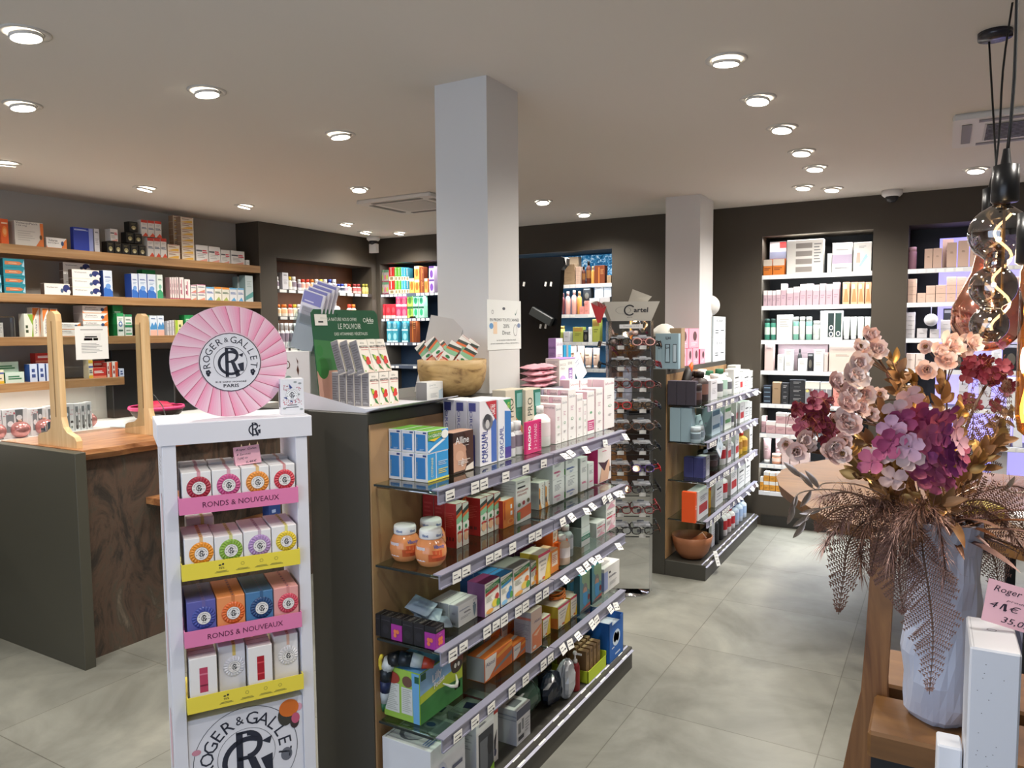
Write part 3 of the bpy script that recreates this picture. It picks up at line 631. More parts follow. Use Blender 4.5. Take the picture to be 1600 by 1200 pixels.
# the bottom of the disc slots into the header: flatten it at the header top
vs = [(x, y, max(z, 1.4115)) for x, y, z in vs]
dm.add(vs, [tuple(range(n)), tuple(range(2*n-1, n-1, -1))]+[(k, n+k, n+(k+1) % n, (k+1) % n) for k in range(n)], mat('#e9c6d3', .45))
fr = Fr((DC[0], DC[1], DC[2]), (1, 0, 0), (0, 0, 1)); 
pcs = [mat(c, .45) for c in ('#d9779c', '#e391ae', '#dc86a6', '#e8a9c0', '#d06a92')]; NP = 26
for k in range(NP):      # pleated petals printed on the sign, each fading towards its edge
    a0 = 2*pi*k/NP; tw = .17
    for j in range(5):
        f0, f1 = j/5, (j+1)/5; vs = []
        q = []
        for ff, rr in ((f0, .085), (f0, .1565), (f1, .1565), (f1, .085)):
            a = a0+2*pi/NP*ff+(tw if rr > .1 else 0); q.append((rr*cos(a), rr*sin(a)))
        cc = ['#ee9ab8', '#eba6c0', '#ebb2c8', '#ecbccf', '#eec7d6'][j] if (k*2+1) % NP < 15 else ['#ecaec6', '#ecb6cb', '#edbdd0', '#eec6d6', '#efcedb'][j]
        q = [(x, max(z, -.156)) for x, z in q]
        fr.e = .0004; fr_poly(dm, fr, q, mat(cc, .45))
    a = a0; b = a0+tw; w = .0016; fr.e = .0008
    fr_poly(dm, fr, [(.085*cos(a), .085*sin(a)), (.1565*cos(b), max(-.156, .1565*sin(b))), (.1565*cos(b+w*8), max(-.156, .1565*sin(b+w*8))), (.085*cos(a+w*8), .085*sin(a+w*8))], mat('#b5395f' if k in range(15, 27) or k < 3 else '#c9698c'))
ds = link('round_sign', dm, st)
bm_ = MB(); fr.e = .0015; rg_badge(bm_, fr, 0, -.002, .083, mat('#dcdde4'), NAVY, True); link('badge', bm_, ds)

# soap cartons
def soapbox(name, body, soap, ribbon, top=None, dark=False):
    FULLD[name] = (body, {'soap': 1}, (soap, ribbon, top, dark))
def mk_soap(design, w, d, h):
    base, _, (soap, ribbon, top, dark) = FULLD[design]; mb = MB(); mb.bbox((0, 0, 0), (w, d, h), base, .0015)
    fr, _, _ = face_frame('T', w, d, h); fr.e = .0002
    if top: fr_rect(mb, fr, .002, .002, w-.002, d-.002, mat(top))
    fr.e = .0005; fr_rect(mb, fr, w*.52, 0, w*.64, d, mat(ribbon))
    for k in range(7): fr.e = .0008; fr_rect(mb, fr, w*.55, d*(k+.3)/7, w*.61, d*(k+.6)/7, mat('#8b5a5a' if not dark else '#5a4a6a'))
    fr, _, _ = face_frame('F', w, d, h); fr.e = .0005; fr_rect(mb, fr, w*.52, h*.8, w*.64, h, mat(ribbon))
    fr, _, _ = face_frame('L', w, d, h); fr.e = .0005; fr_text(mb, fr, d*.75, h*.55, h*.4, d*.1, 'SAVON', mat('#9a8a90'), rot=90)
    cx, cz = w*.57, h*.60; r = min(w, h)*.42; sp = MB(); n = 40; vs = []
    for k in range(n):
        a = 2*pi*k/n; dz = -.0012 if k % 2 else -.0034
        vs += [(cx+r*.56*cos(a), -.004, cz+r*.56*sin(a)), (cx+r*.85*cos(a), dz-.0006, cz+r*.85*sin(a)), (cx+r*cos(a), -.0004, cz+r*sin(a))]
    fs = []
    for k in range(n):
        j = (k+1) % n; fs += [(3*k, 3*k+1, 3*j+1, 3*j), (3*k+1, 3*k+2, 3*j+2, 3*j+1)]
    sp.add(vs, fs, mat(soap, .4))
    f2 = Fr((0, -.0042, 0), (1, 0, 0), (0, 0, 1)); rg_badge(sp, f2, cx, cz, r*.58, mat('#e9e6e4'), INK)
    return [(design, mb, None), ('soap', sp, 0)]
_old = meshes_for
def meshes_for(design, w, d, h):
    if FULLD[design][1].get('soap'):
        k = (design, round(w, 3), round(d, 3), round(h, 3))
        if k not in _MC: _MC[k] = [(n, mb.mesh(n), p) for n, mb, p in mk_soap(design, w, d, h)]
        return _MC[k]
    return _old(design, w, d, h)
soapbox('soap_red', '#e9e8e8', '#a3263c', '#d99aa6'); soapbox('soap_pink', '#e9e8e8', '#c04e84', '#d9a6b4'); soapbox('soap_orange', '#e9e8e8', '#d98a34', '#e8c48a'); soapbox('soap_coral', '#e9e8e8', '#c83a48', '#e0a0a0')
soapbox('soap_amber', '#e9e8e8', '#de8e22', '#e2b478'); soapbox('soap_green', '#e9e8e8', '#82a83c', '#d6d68a'); soapbox('soap_lilac', '#e9e8e8', '#a888ba', '#c8b4c4'); soapbox('soap_yellow', '#e9e8e8', '#d8be2e', '#e4e08a')
soapbox('soap_violet', '#5d5fa8', '#3f4a98', '#6a62a0', '#54579c', True); soapbox('soap_apricot', '#e8945c', '#d8672a', '#c87a4a', '#e08e54', True); soapbox('soap_navy', '#4a7aa8', '#1f4270', '#3a6088', '#2f5678', True); soapbox('soap_rose', '#e0a09c', '#cc4a5e', '#d08a88', '#d89a94', True)
D('soap_bar_red', '#e9e7e6', [('r', 'F', .36, .32, .66, .80, '#a81a2a'), ('r', 'F', .36, .44, .66, .47, '#d84a52'), ('r', 'F', .36, .66, .66, .69, '#d84a52'), ('r', 'T', 0, .3, 1, .33, '#b09a9a'), ('r', 'T', 0, .6, 1, .63, '#b09a9a')])
D('soap_bar_pink', '#e9e7e6', [('r', 'F', .36, .32, .66, .80, '#b8405e'), ('r', 'F', .36, .44, .66, .47, '#7a2038'), ('r', 'F', .36, .66, .66, .69, '#d87a90'), ('r', 'T', 0, .3, 1, .33, '#b09a9a'), ('r', 'T', 0, .6, 1, .63, '#b09a9a')])
def mk_bar(design, w, d, h): return mk_carton(design, w, d, h)
soapbox('soap_gold', '#dcdce2', '#dcdce2', '#d8bd6a'); soapbox('soap_peach', '#e6e4e4', '#e4e2e2', '#e2b8a4')
SP = 'on soap stand'
def srow(z, sn, xs, hs, dd, names, looks, ph):
    for k, (x0, x1) in enumerate(xs):
        wl_ = Vector((x0, -.010+.0, z+.0035)); w = x1-x0-.0015; M = SM @ Matrix.Translation(wl_)
        put(names[k], 'soap_carton', 'soap box', looks[k], ph, None, 0, w, dd, hs[k], order=k, M=M)
c4 = [(.042, .117), (.118, .193), (.194, .269), (.270, .340)]
srow(1.165, 0, c4, [.108]*4, .10, ['soap_red', 'soap_pink', 'soap_orange', 'soap_coral'], ['white soap carton with dark red round soap', 'white soap carton with magenta round soap', 'white soap carton with orange round soap', 'white soap carton with coral round soap'], 'top pink tray of soap stand')
srow(.985, 0, c4, [.108, .104, .108, .112], .15, ['soap_amber', 'soap_green', 'soap_lilac', 'soap_yellow'], ['white soap carton with amber round soap', 'white soap carton with green round soap', 'white soap carton with lilac round soap', 'white soap carton with yellow round soap'], 'upper yellow tray of soap stand')
srow(.80, 0, c4, [.118]*4, .16, ['soap_violet', 'soap_apricot', 'soap_navy', 'soap_rose'], ['violet soap carton', 'apricot soap carton', 'blue soap carton', 'salmon soap carton'], 'lower pink tray of soap stand')
srow(.615, 0, [(.042, .114), (.195, .262)], [.145, .145], .09, ['soap_bar_pink', 'soap_bar_red'], ['white soap carton with pink bar window', 'white soap carton with red bar window'], 'bottom yellow tray of soap stand')
for x0, x1, nme, lk in ((.12, .19, 'soap_gold', 'pale grey soap carton with gold ribbon'), (.27, .338, 'soap_peach', 'white soap carton with peach ribbon')):
    put(nme, 'soap_carton', 'soap box', lk, 'bottom yellow tray of soap stand', None, 0, x1-x0, .10, .155, M=SM @ Matrix.Translation((x0, .012, .6185)))
for k in range(4): put('soap_peach' if k % 2 else 'soap_pink', 'soap_carton', 'soap box', 'white soap carton, rear row', 'top pink tray of soap stand', None, 0, .072, .07, .112, order=k, M=SM @ Matrix.Translation((.046+k*.075, .102, 1.1685)))
put('soap_yellow', 'soap_carton', 'soap box', 'raised white soap carton at the back left', 'upper yellow tray of soap stand', None, 0, .075, .05, .128, M=SM @ Matrix.Translation((.060, .145, .9885)))
# patterned little carton on the header
FULLD['fleurs'] = ('#e2e4ea', {}, [('r', 'L', .3, .2, .7, .85, '#2d3a5c')])
t = thing('soap_carton', 'small white carton with navy leaves and red dots on top of the stand', 'soap box', SM @ Vector((.318, .055, 1.4105)), SA-R_(4))
m = MB(); m.bbox((0, 0, 0), (.066, .045, .104), mat('#e4e5ea', .4), .001); fr = Fr((0, 0, 0), (1, 0, 0), (0, 0, 1)); fr.e = .0004
rr = random.Random(4)
for cx, cy in ((.014, .078), (.022, .07), (.052, .072), (.013, .036), (.026, .034), (.045, .04), (.056, .035)):
    for k in range(9): fr_ell(m, fr, cx+rr.uniform(-.007, .007), cy+rr.uniform(-.007, .007), .0013, .0013, mat(rr.choice(['#c23a55', '#8a3a55', '#b9455c'])), 6)
for pts in ([(.024, .09), (.034, .078), (.026, .074)], [(.008, .05), (.022, .052), (.018, .044)], [(.03, .047), (.034, .035), (.026, .038)]): fr_poly(m, fr, pts, mat('#3a4a86'))
for x, y in ((.042, .094), (.055, .09), (.01, .018), (.058, .014), (.05, .058)): fr_ell(m, fr, x, y, .005, .003, mat('#9aa2a4'), 10)
rg_badge(m, fr, .032, .057, .017, mat('#eef0f3'), NAVY); fr_rect(m, fr, .018, .026, .046, .028, NAVY); fr_rect(m, fr, .014, .020, .05, .022, NAVY); link('box', m, t)
fr = Fr((0, .045, 0), (0, -1, 0), (0, 0, 1)); m2 = MB(); fr.e = .0004; fr_rect(m2, fr, .012, .02, .03, .088, mat('#3a2f4a')); link('side_window', m2, t)
# folded pink price card on the top row
def pink_card(name, label, M, w, h, lines, fold=.02):
    m = MB(); m.box((0, 0, 0), (w, .0006, h), mat('#eeb4c2', .6)); a = Matrix.Rotation(R_(-28), 4, 'X')
    m.box((0, .0, 0), (w, .0006, h), mat('#e3a0b2', .6), Matrix.Translation((0, .0006, 0)) @ Matrix.Translation((0, 0, h)) @ Matrix.Rotation(R_(28), 4, 'X') @ Matrix.Translation((0, 0, -h)))
    fr = Fr((0, 0, 0), (1, 0, 0), (0, 0, 1)); fr.e = .0005
    for cx, cy, ww, hh, s in lines: fr_text(m, fr, cx*w, cy*h, ww*w, hh*h, s, mat('#2a2438'), shear=.25)
    o = link(name, m); o.matrix_world = M; tag(o, label, 'price card'); return o
pc = pink_card('price_card', 'pink handwritten price card standing on the top row of soaps', SM @ Matrix.Translation((.185, .028, 1.277)) @ Matrix.Rotation(R_(-16), 4, 'X') @ Matrix.Rotation(R_(-4), 4, 'Y'), .07, .052,
    [(.5, .82, .8, .14, 'Roger Gallet'), (.36, .58, .55, .12, '4 Savons'), (.3, .35, .4, .15, '7,69€ =>'), (.62, .13, .42, .15, '6,46€')])

# ------------------------------------------------------------------ shelving gondolas
def gondola(label, y0, y1, base_y1, zs, xs_front, x_back, spine_x0, ztop, splits, z_top_ext):
    t = thing('shelving_unit', label, 'shelving unit', (spine_x0, y0, 0)); ox, oy = spine_x0, y0
    def L(a): return (a[0]-ox, a[1]-oy, a[2])
    def bx(name, a, b, m, e=0):
        mb = MB(); (mb.bbox(L(a), L(b), m, e) if e else mb.box(L(a), L(b), m)); return link(name, mb, t)
    bx('spine', (spine_x0, y0, 0), (x_back, base_y1-.005, ztop), LAM, .002)
    if z_top_ext: bx('top_ledge', (x_back+.001, 2.83, ztop-.02), (x_back+.042, base_y1-.005, ztop), '#77747a'); bx('price_rail', (x_back+.042, 2.83, ztop-.03), (x_back+.045, base_y1-.005, ztop), RAIL)
    if z_top_ext: bx('top_board', (z_top_ext, y0+.002, ztop-.02), (spine_x0-.001, base_y1-.005, ztop), LAM)
    bx('oak_back_panel', (x_back+.0005, y0+.006, .11), (x_back+.006, base_y1-.008, ztop-.035), PANEL)
    for y in splits: bx('upright_rail', (x_back+.0065, y-.012, .11), (x_back+.018, y+.012, ztop-.06), CHROME)
    bx('plinth', (x_back+.0005, y0, 0), (xs_front, base_y1, .105), LAM, .004)
    def rail(ya, yb, z, drop=.04, seed=0):
        m = MB(); m.box(L((xs_front, ya, z-drop)), L((xs_front+.004, yb, z+.004)), RAIL); m.box(L((xs_front-.02, ya, z)), L((xs_front, yb, z+.004)), RAIL); m.box(L((xs_front+.004, ya, z-drop)), L((xs_front+.009, yb, z-drop+.004)), RAIL); m.box(L((xs_front+.004, ya, z+.0)), L((xs_front+.009, yb, z+.004)), RAIL)
        return link('price_rail', m, t)
    rr = random.Random(int(y0*100)); ntag = 0
    for i, z in enumerate(zs):
        yy = [y0+.0]+list(splits)+[y1]
        for j in range(len(yy)-1):
            g = MB(); g.bbox(L((x_back+.02, yy[j]+.004, z-.009)), L((xs_front-.001, yy[j+1]-.004, z-.0012)), GLASS, .002); link('glass_shelf', g, t)
            tr = MB().box(L((x_back+.02, yy[j]+.001, z-.0085)), L((xs_front-.03, yy[j]+.0035, z-.002)), '#16211f'); link('shelf_edge', tr, t)
            b = MB().tube([Vector(L((x_back+.01, yy[j]+.03, z-.016))), Vector(L((xs_front-.02, yy[j]+.03, z-.016)))], .005, CHROME, 8); link('bracket', b, t)
            rl = rail(yy[j]+.003, yy[j+1]-.003, z-.001)
            y = yy[j]+.03+rr.uniform(0, .05)
            while y < yy[j+1]-.06 and ntag < 90:
                tilt = rr.uniform(-.06, .06) if j == 0 else rr.uniform(-.5, .5); m = MB(); hgt = rr.choice([.03, .034, .036])
                Mt = Matrix.Translation(L((xs_front+.0098, y, z-.006))) @ Matrix.Rotation(R_(0 if j == 0 else rr.uniform(-60, -5)), 4, 'Y') @ Matrix.Rotation(tilt*.5, 4, 'X')
                m.box((0, 0, -hgt), (.0008, .046, 0), TAG, Mt); vs = []
                for q in range(2): m.box((.0009, .006, -.012-q*.012), (.0012, .006+rr.uniform(.015, .034), -.009-q*.012), '#77777c', Mt)
                m.box((.0009, .03, -.026), (.0012, .041, -.020), '#3c3c42', Mt)
                link('price_tag', m, rl); ntag += 1; y += .048+rr.choice([.004, .01, .05, .09])*(1 if j == 0 else 1.9)
    # inclined price rail on the plinth
    m = MB(); Mp = Matrix.Translation(L((xs_front-.028, y0+.002, .106))) @ Matrix.Rotation(R_(28), 4, 'Y')
    m.box((0, 0, 0), (.042, base_y1-y0-.01, .003), RAIL, Mp); m.box((.039, 0, .003), (.042, base_y1-y0-.01, .006), RAIL, Mp); rl = link('price_rail', m, t)
    y = .1
    while y < base_y1-y0-.1 and ntag < 98: m = MB(); m.box((.006, y, .0032), (.036, y+.05, .0042), TAG, Mp); link('price_tag', m, rl); ntag += 1; y += rr.choice([.10, .13, .16])
    return t
gondola('near dark shelving unit with glass shelves of medicines beside the soap stand', 1.76, 3.25, 3.357, [1.18, .925, .69, .42], -1.28, -1.54, -1.79, 1.395, [2.505], -2.10)
gondola('far dark shelving unit with glass shelves before the second column', 4.765, 6.27, 6.33, [1.155, .912, .655, .392], -1.315, -1.59, -1.715, 1.385, [5.52], 0)
# ------------------------------------------------------------------ printed designs
D('plain', '#e6e4df', [('l', 'F', .15, .3, .85, .7, 4, '#9a9a9c'), ('t', 'F', .5, .85, .6, .08, 'PHARMA', '#555555')])
D('cyst', '#d4d6dc', [('r', 'L', .12, .1, .85, .84, '#2a78b8'), ('r', 'L', .66, .88, .92, .95, '#27407a'), ('t', 'L', .2, .45, .5, .07, 'CYSTIPHANE', '#c9c06a', 90), ('l', 'L', .4, .12, .75, .2, 2, '#a9c6e2'), ('p', 'F', [(.02, .55), (.02, .98), (.62, .98), (.8, .7), (.5, .62)], '#5aa03c'), ('t', 'F', .35, .9, .6, .07, 'CYSTIPHANE', '#e8dc4a'), ('t', 'F', .34, .76, .6, .15, '1+1GRATIS', '#ffffff'), ('p', 'F', [(.05, .6), (.6, .66), (.3, .5)], '#e8c83a'), ('e', 'F', .8, .75, .17, .2, '#f2f4f0'), ('e', 'F', .8, .75, .13, .16, '#3a93cf'), ('p', 'F', [(.02, .1), (.3, .3), (.75, .55), (.85, .5), (.35, .2), (.05, .02)], '#eef4f6')], F='#3a9ad8', T='#6aa53f', R='#2d85c4')
D('cyst_low', '#d4d6dc', [('r', 'L', .12, .1, .85, .86, '#2a78b8'), ('r', 'L', .66, .89, .92, .96, '#27407a'), ('t', 'L', .2, .45, .5, .07, 'CYSTIPHANE', '#c9c06a', 90), ('r', 'F', .38, .02, .42, .98, '#d8e6f2'), ('l', 'F', .5, .5, .95, .68, 3, '#b9d9ef'), ('l', 'F', .5, .2, .95, .4, 3, '#e2d96a'), ('r', 'F', 0, 0, 1, .07, '#d9cf52'), ('t', 'F', .2, .5, .7, .1, 'CYSTIPHANE', '#e8e0a0', 90)], F='#3a9ad8', T='#6aa53f')
D('alline', '#3a241b', [('p', 'F', [(0, .05), (0, .75), (.25, .8), (.6, .62), (.72, .3), (.55, .05)], '#c99a80'), ('e', 'F', .3, .42, .2, .13, '#d8ab90'), ('p', 'F', [(.5, .98), (.98, .98), (.98, .1), (.72, .1), (.6, .5), (.75, .7)], '#4a2c20'), ('p', 'F', [(.62, .12), (.98, .2), (.98, .02), (.55, .02)], '#e8ddd2'), ('t', 'F', .42, .8, .66, .17, 'Alline', '#ffffff'), ('t', 'F', .6, .66, .3, .03, 'procap', '#f0e8e0'), ('l', 'F', .2, .2, .8, .32, 3, '#e8dcd2'), ('t', 'F', .4, .25, .1, .2, 'x3', '#ffffff')], L='#2c1a14', T='#c9a18a')
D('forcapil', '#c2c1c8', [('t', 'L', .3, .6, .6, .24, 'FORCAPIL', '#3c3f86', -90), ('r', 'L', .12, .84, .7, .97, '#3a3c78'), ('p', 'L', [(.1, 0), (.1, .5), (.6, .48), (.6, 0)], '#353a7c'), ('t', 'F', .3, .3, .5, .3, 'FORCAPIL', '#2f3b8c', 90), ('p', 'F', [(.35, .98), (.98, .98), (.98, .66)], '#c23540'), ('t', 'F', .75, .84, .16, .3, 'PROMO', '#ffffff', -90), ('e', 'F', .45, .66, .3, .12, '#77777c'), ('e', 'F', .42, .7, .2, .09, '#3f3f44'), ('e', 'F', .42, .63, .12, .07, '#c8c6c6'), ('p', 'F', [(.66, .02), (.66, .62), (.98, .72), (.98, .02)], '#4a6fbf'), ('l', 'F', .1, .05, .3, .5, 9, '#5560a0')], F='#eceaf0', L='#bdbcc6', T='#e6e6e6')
D('forcapil2', '#e4e6ec', [('p', 'F', [(.4, .98), (.98, .98), (.98, .78)], '#2f9a5a'), ('t', 'F', .8, .88, .1, .2, 'PROMO', '#d9f06a', -90), ('p', 'F', [(.5, .02), (.5, .8), (.98, .78), (.98, .02)], '#3f7fc8'), ('t', 'F', .25, .3, .5, .3, 'FORCAPIL', '#3d4ca0', 90), ('r', 'F', .5, .02, .98, .2, '#4d3f98')], L='#d4d5de', F='#eceef4')
D('hairpro', '#cfc7b2', [('p', 'F', [(.5, .98), (.98, .98), (.98, .02), (.8, .02), (.6, .3), (.55, .6)], '#2f7a66'), ('p', 'F', [(.55, .55), (.98, .35), (.98, .25), (.7, .3)], '#d29a5c'), ('t', 'F', .28, .5, .72, .3, 'HAIR PRO', '#3e4a3a', 90), ('e', 'F', .62, .22, .14, .09, '#2f6a3c'), ('e', 'F', .62, .22, .1, .065, '#dfd8c0'), ('r', 'F', .6, .7, .95, .93, '#7fb8b2')], F='#d8d1bc', L='#bdb6a4')
D('promo', '#d42a72', [('t', 'F', .22, .5, .74, .17, 'PROMO', '#ffffff', 90, 0, .03), ('t', 'F', .6, .5, .8, .2, '3 + 2 MAAND', '#f6c8dc', 90), ('l', 'F', .85, .06, .97, .94, 12, '#8d1a50')])
D('saforelle', '#ece8e4', [('t', 'F', .5, .87, .8, .06, 'Saforelle', '#8a8a92'), ('l', 'F', .3, .58, .7, .68, 3, '#c9a0ae'), ('e', 'F', .5, .42, .16, .03, '#6fae84'), ('e', 'F', .5, .42, .1, .02, '#ece8e4'), ('l', 'F', .3, .2, .7, .26, 2, '#b9b5b3'), ('e', 'F', .3, .06, .06, .012, '#8f8f94'), ('p', 'L', [(0, .98), (.35, .98), (.15, .02), (0, .02)], '#d7a9bb'), ('t', 'L', .6, .92, .7, .05, 'Saforelle', '#8a7a82')], F='#f4f1ee', L='#e3c9cf', T='#f0ece9')
D('saforelle_promo', '#ece8e4', [('t', 'F', .5, .9, .8, .06, 'Saforelle', '#8a8a92'), ('r', 'F', .05, .08, .92, .32, '#c8447c'), ('l', 'F', .15, .1, .85, .29, 4, '#f0d0dc'), ('e', 'F', .5, .5, .16, .03, '#6fae84')], F='#f4f1ee', L='#dcb7c4', T='#f0ece9')
D('saf_big', '#e4d8d6', [('t', 'F', .5, .91, .86, .05, 'Saforelle', '#a04a6a'), ('l', 'F', .3, .6, .7, .68, 2, '#a5a0a0'), ('e', 'F', .55, .46, .17, .026, '#8ab89a'), ('e', 'F', .55, .46, .11, .017, '#f2efed'), ('l', 'F', .4, .25, .7, .3, 2, '#b5b1b0')], F='#f2efed', L='#d8b8c2', T='#f2efec')
D('red_arko', '#a8221f', [('r', 'F', 0, .0, 1, .1, '#e8e0d4'), ('r', 'F', 0, .82, 1, .99, '#e9e7df'), ('p', 'F', [(0, .74), (0, .84), (1, .94), (1, .84)], '#3c4a42'), ('p', 'F', [(0, .66), (0, .74), (1, .84), (1, .76)], '#dd6f3a'), ('p', 'F', [(0, .52), (0, .66), (1, .76), (1, .6)], '#8fc49a'), ('r', 'F', 0, .4, 1, .55, '#efede4'), ('e', 'F', .5, .45, .2, .05, '#2f7f4c'), ('e', 'F', .5, .34, .4, .035, '#bb2f2a'), ('e', 'F', .5, .22, .38, .11, '#e7b08c'), ('e', 'F', .5, .22, .3, .08, '#efc9a8'), ('l', 'L', .15, .45, .85, .8, 8, '#c24a40'), ('b', 'L', .05, .16, .9, .24)], F='#efede4', T='#e4ded0')
D('red_plain', '#a3211f', [('r', 'F', 0, 0, .1, 1, '#d8b4a4'), ('l', 'L', .15, .2, .85, .8, 8, '#b53a34')], T='#7a3d28', F='#c9a890')
D('orange_arko', '#d96a28', [('p', 'F', [(0, 0), (0, .7), (.5, .98), (1, .98), (1, 0)], '#e8862e'), ('t', 'F', .72, .6, .6, .16, 'AZINC', '#ffffff', -90), ('e', 'F', .65, .18, .3, .1, '#f0a04a'), ('e', 'F', .65, .18, .18, .06, '#e2702a'), ('r', 'F', .08, .3, .16, .95, '#c8451f')], L='#a8261c', T='#e6e2d8', F='#e67a30')
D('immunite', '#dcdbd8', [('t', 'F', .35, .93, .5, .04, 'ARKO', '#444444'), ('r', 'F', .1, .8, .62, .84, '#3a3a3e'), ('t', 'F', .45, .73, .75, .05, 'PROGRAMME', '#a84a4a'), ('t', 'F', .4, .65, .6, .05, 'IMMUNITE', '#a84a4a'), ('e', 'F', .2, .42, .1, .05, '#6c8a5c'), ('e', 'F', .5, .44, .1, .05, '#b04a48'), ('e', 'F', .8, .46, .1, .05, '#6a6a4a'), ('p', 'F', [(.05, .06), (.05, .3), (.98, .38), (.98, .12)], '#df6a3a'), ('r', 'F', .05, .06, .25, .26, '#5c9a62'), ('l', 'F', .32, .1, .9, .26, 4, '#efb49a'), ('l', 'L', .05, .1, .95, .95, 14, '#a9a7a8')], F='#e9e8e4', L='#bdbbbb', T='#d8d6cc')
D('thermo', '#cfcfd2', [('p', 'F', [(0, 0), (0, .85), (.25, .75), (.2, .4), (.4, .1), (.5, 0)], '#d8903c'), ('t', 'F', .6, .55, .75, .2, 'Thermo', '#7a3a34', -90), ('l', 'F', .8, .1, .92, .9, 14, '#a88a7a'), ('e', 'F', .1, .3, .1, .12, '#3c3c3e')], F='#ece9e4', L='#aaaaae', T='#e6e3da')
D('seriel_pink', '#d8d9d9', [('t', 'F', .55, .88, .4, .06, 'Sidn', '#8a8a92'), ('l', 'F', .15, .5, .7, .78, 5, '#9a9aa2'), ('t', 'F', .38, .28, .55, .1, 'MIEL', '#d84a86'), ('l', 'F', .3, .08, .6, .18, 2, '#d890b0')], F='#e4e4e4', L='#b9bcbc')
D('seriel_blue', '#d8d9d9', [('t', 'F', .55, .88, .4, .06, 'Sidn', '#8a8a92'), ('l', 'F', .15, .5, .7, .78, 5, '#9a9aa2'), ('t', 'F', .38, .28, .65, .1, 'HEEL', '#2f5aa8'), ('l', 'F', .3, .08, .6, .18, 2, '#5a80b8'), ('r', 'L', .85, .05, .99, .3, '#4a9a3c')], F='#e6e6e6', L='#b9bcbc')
D('seriel_tall', '#dcdcdc', [('t', 'F', .5, .88, .5, .05, 'Sidn', '#8a8a92'), ('l', 'F', .2, .55, .8, .7, 4, '#9a9aa2'), ('t', 'F', .5, .25, .6, .08, 'S', '#e0508a')], F='#e8e6e6', L='#a9abaa')
D('slim_pink', '#c62a6e', [('t', 'F', .45, .86, .5, .1, 'Slim', '#8a5a6e'), ('t', 'F', .5, .74, .35, .03, 'promo', '#d84a7a'), ('p', 'F', [(.1, .02), (.3, .4), (.85, .5), (.9, .3), (.75, .02)], '#e2b69a'), ('p', 'F', [(.02, .52), (.2, .42), (.42, .28), (.5, .26), (.6, .36), (.8, .5), (.5, .46)], '#4a2a34'), ('r', 'F', .86, .2, .94, .32, '#1c1c20')], F='#efe8e6', L='#c62a6e', T='#efeae6')
D('black_mix', '#17151a', [('t', 'T', .5, .5, .7, .4, 'mix', '#77706a'), ('e', 'L', .5, .4, .3, .2, '#221f26'), ('r', 'L', .1, .8, .9, .83, '#3c3840')], F='#141216')
D('purple_mix', '#17151a', [('r', 'F', 0, 0, 1, .72, '#a22a94'), ('r', 'L', 0, 0, 1, .72, '#a22a94')]+[('e', f, .5+.16*cos(a), .32+.12*sin(a), .15, .1, '#e07a4a') for f in 'FL' for a in (.78, 2.36, 3.93, 5.5)]+[('t', 'F', .45, .86, .7, .12, 'mix', '#9a928c'), ('t', 'F', .5, .62, .3, .06, '30', '#e0a0b8'), ('t', 'T', .5, .5, .7, .4, 'mix', '#77706a')])
D('white_figure', '#dddddc', [('t', 'F', .32, .72, .55, .08, 'Kinder', '#8a94a8'), ('t', 'F', .45, .55, .35, .1, 'Junior', '#55555c'), ('e', 'F', .8, .72, .05, .06, '#6a8088'), ('p', 'F', [(.72, .66), (.9, .66), (.86, .3), (.8, .1), (.76, .3)], '#7a8e96'), ('t', 'F', .84, .9, .2, .08, '1+1', '#4a7a6a'), ('l', 'F', .1, .3, .6, .42, 2, '#aaaaaa'), ('e', 'L', .5, .6, .2, .05, '#9a9aa0'), ('r', 'L', .3, .08, .7, .2, '#8a8a90')], F='#e9e9e6', L='#b4b4b8', T='#eeeeea')
for nm, side, top, acc, acc2 in (('vital_purple', '#6d3c66', '#7a2f5c', '#b9403a', '#e8d24a'), ('vital_blue', '#24507c', '#3a86c0', '#3f93c8', '#3a7abf'), ('vital_grey', '#a9a8a4', '#8c8a84', '#e2823c', '#f0d060'), ('vital_red', '#8f8f90', '#a0a09c', '#c02a44', '#e6b23c')):
    D(nm, side, [('t', 'F', .35, .93, .5, .04, 'arko', '#5a5a5a'), ('p', 'F', [(.05, .7), (.05, .84), (.98, .94), (.98, .8)], '#3c8a50'), ('t', 'F', .5, .815, .8, .09, 'ARKOVITAL', '#eaf4d8'), ('p', 'F', [(.05, .6), (.05, .69), (.9, .79), (.9, .7)], acc), ('l', 'F', .08, .4, .5, .58, 4, '#b0b6a8'), ('e', 'F', .8, .45, .13, .1, acc), ('e', 'F', .66, .28, .2, .12, acc2), ('e', 'F', .86, .25, .12, .12, '#5aa04a'), ('e', 'F', .3, .12, .24, .07, '#e8a850' if nm != 'vital_blue' else '#8cc4e4')], F='#eeecdf', L=side, T=top)
D('omni', '#c9b23a', [('r', 'F', 0, .9, 1, 1, '#d8486a'), ('t', 'F', .35, .74, .55, .09, 'omni', '#4a4a55'), ('t', 'F', .4, .6, .4, .07, 'bion', '#4a4a55'), ('p', 'F', [(.9, .88), (.7, .55), (.55, .2), (.5, 0), (1, 0), (1, .88)], '#edc53a'), ('e', 'F', .8, .4, .12, .22, '#f2d552'), ('e', 'F', .42, .12, .12, .05, '#d8742c'), ('l', 'F', .15, .42, .5, .5, 2, '#a9a49a'), ('r', 'F', .02, .02, .2, .12, '#a9b0a8'), ('p', 'L', [(0, 0), (0, .35), (1, .5), (1, 0)], '#d1762c')], F='#f2e9d8', L='#c9a93a', T='#efe6d4')
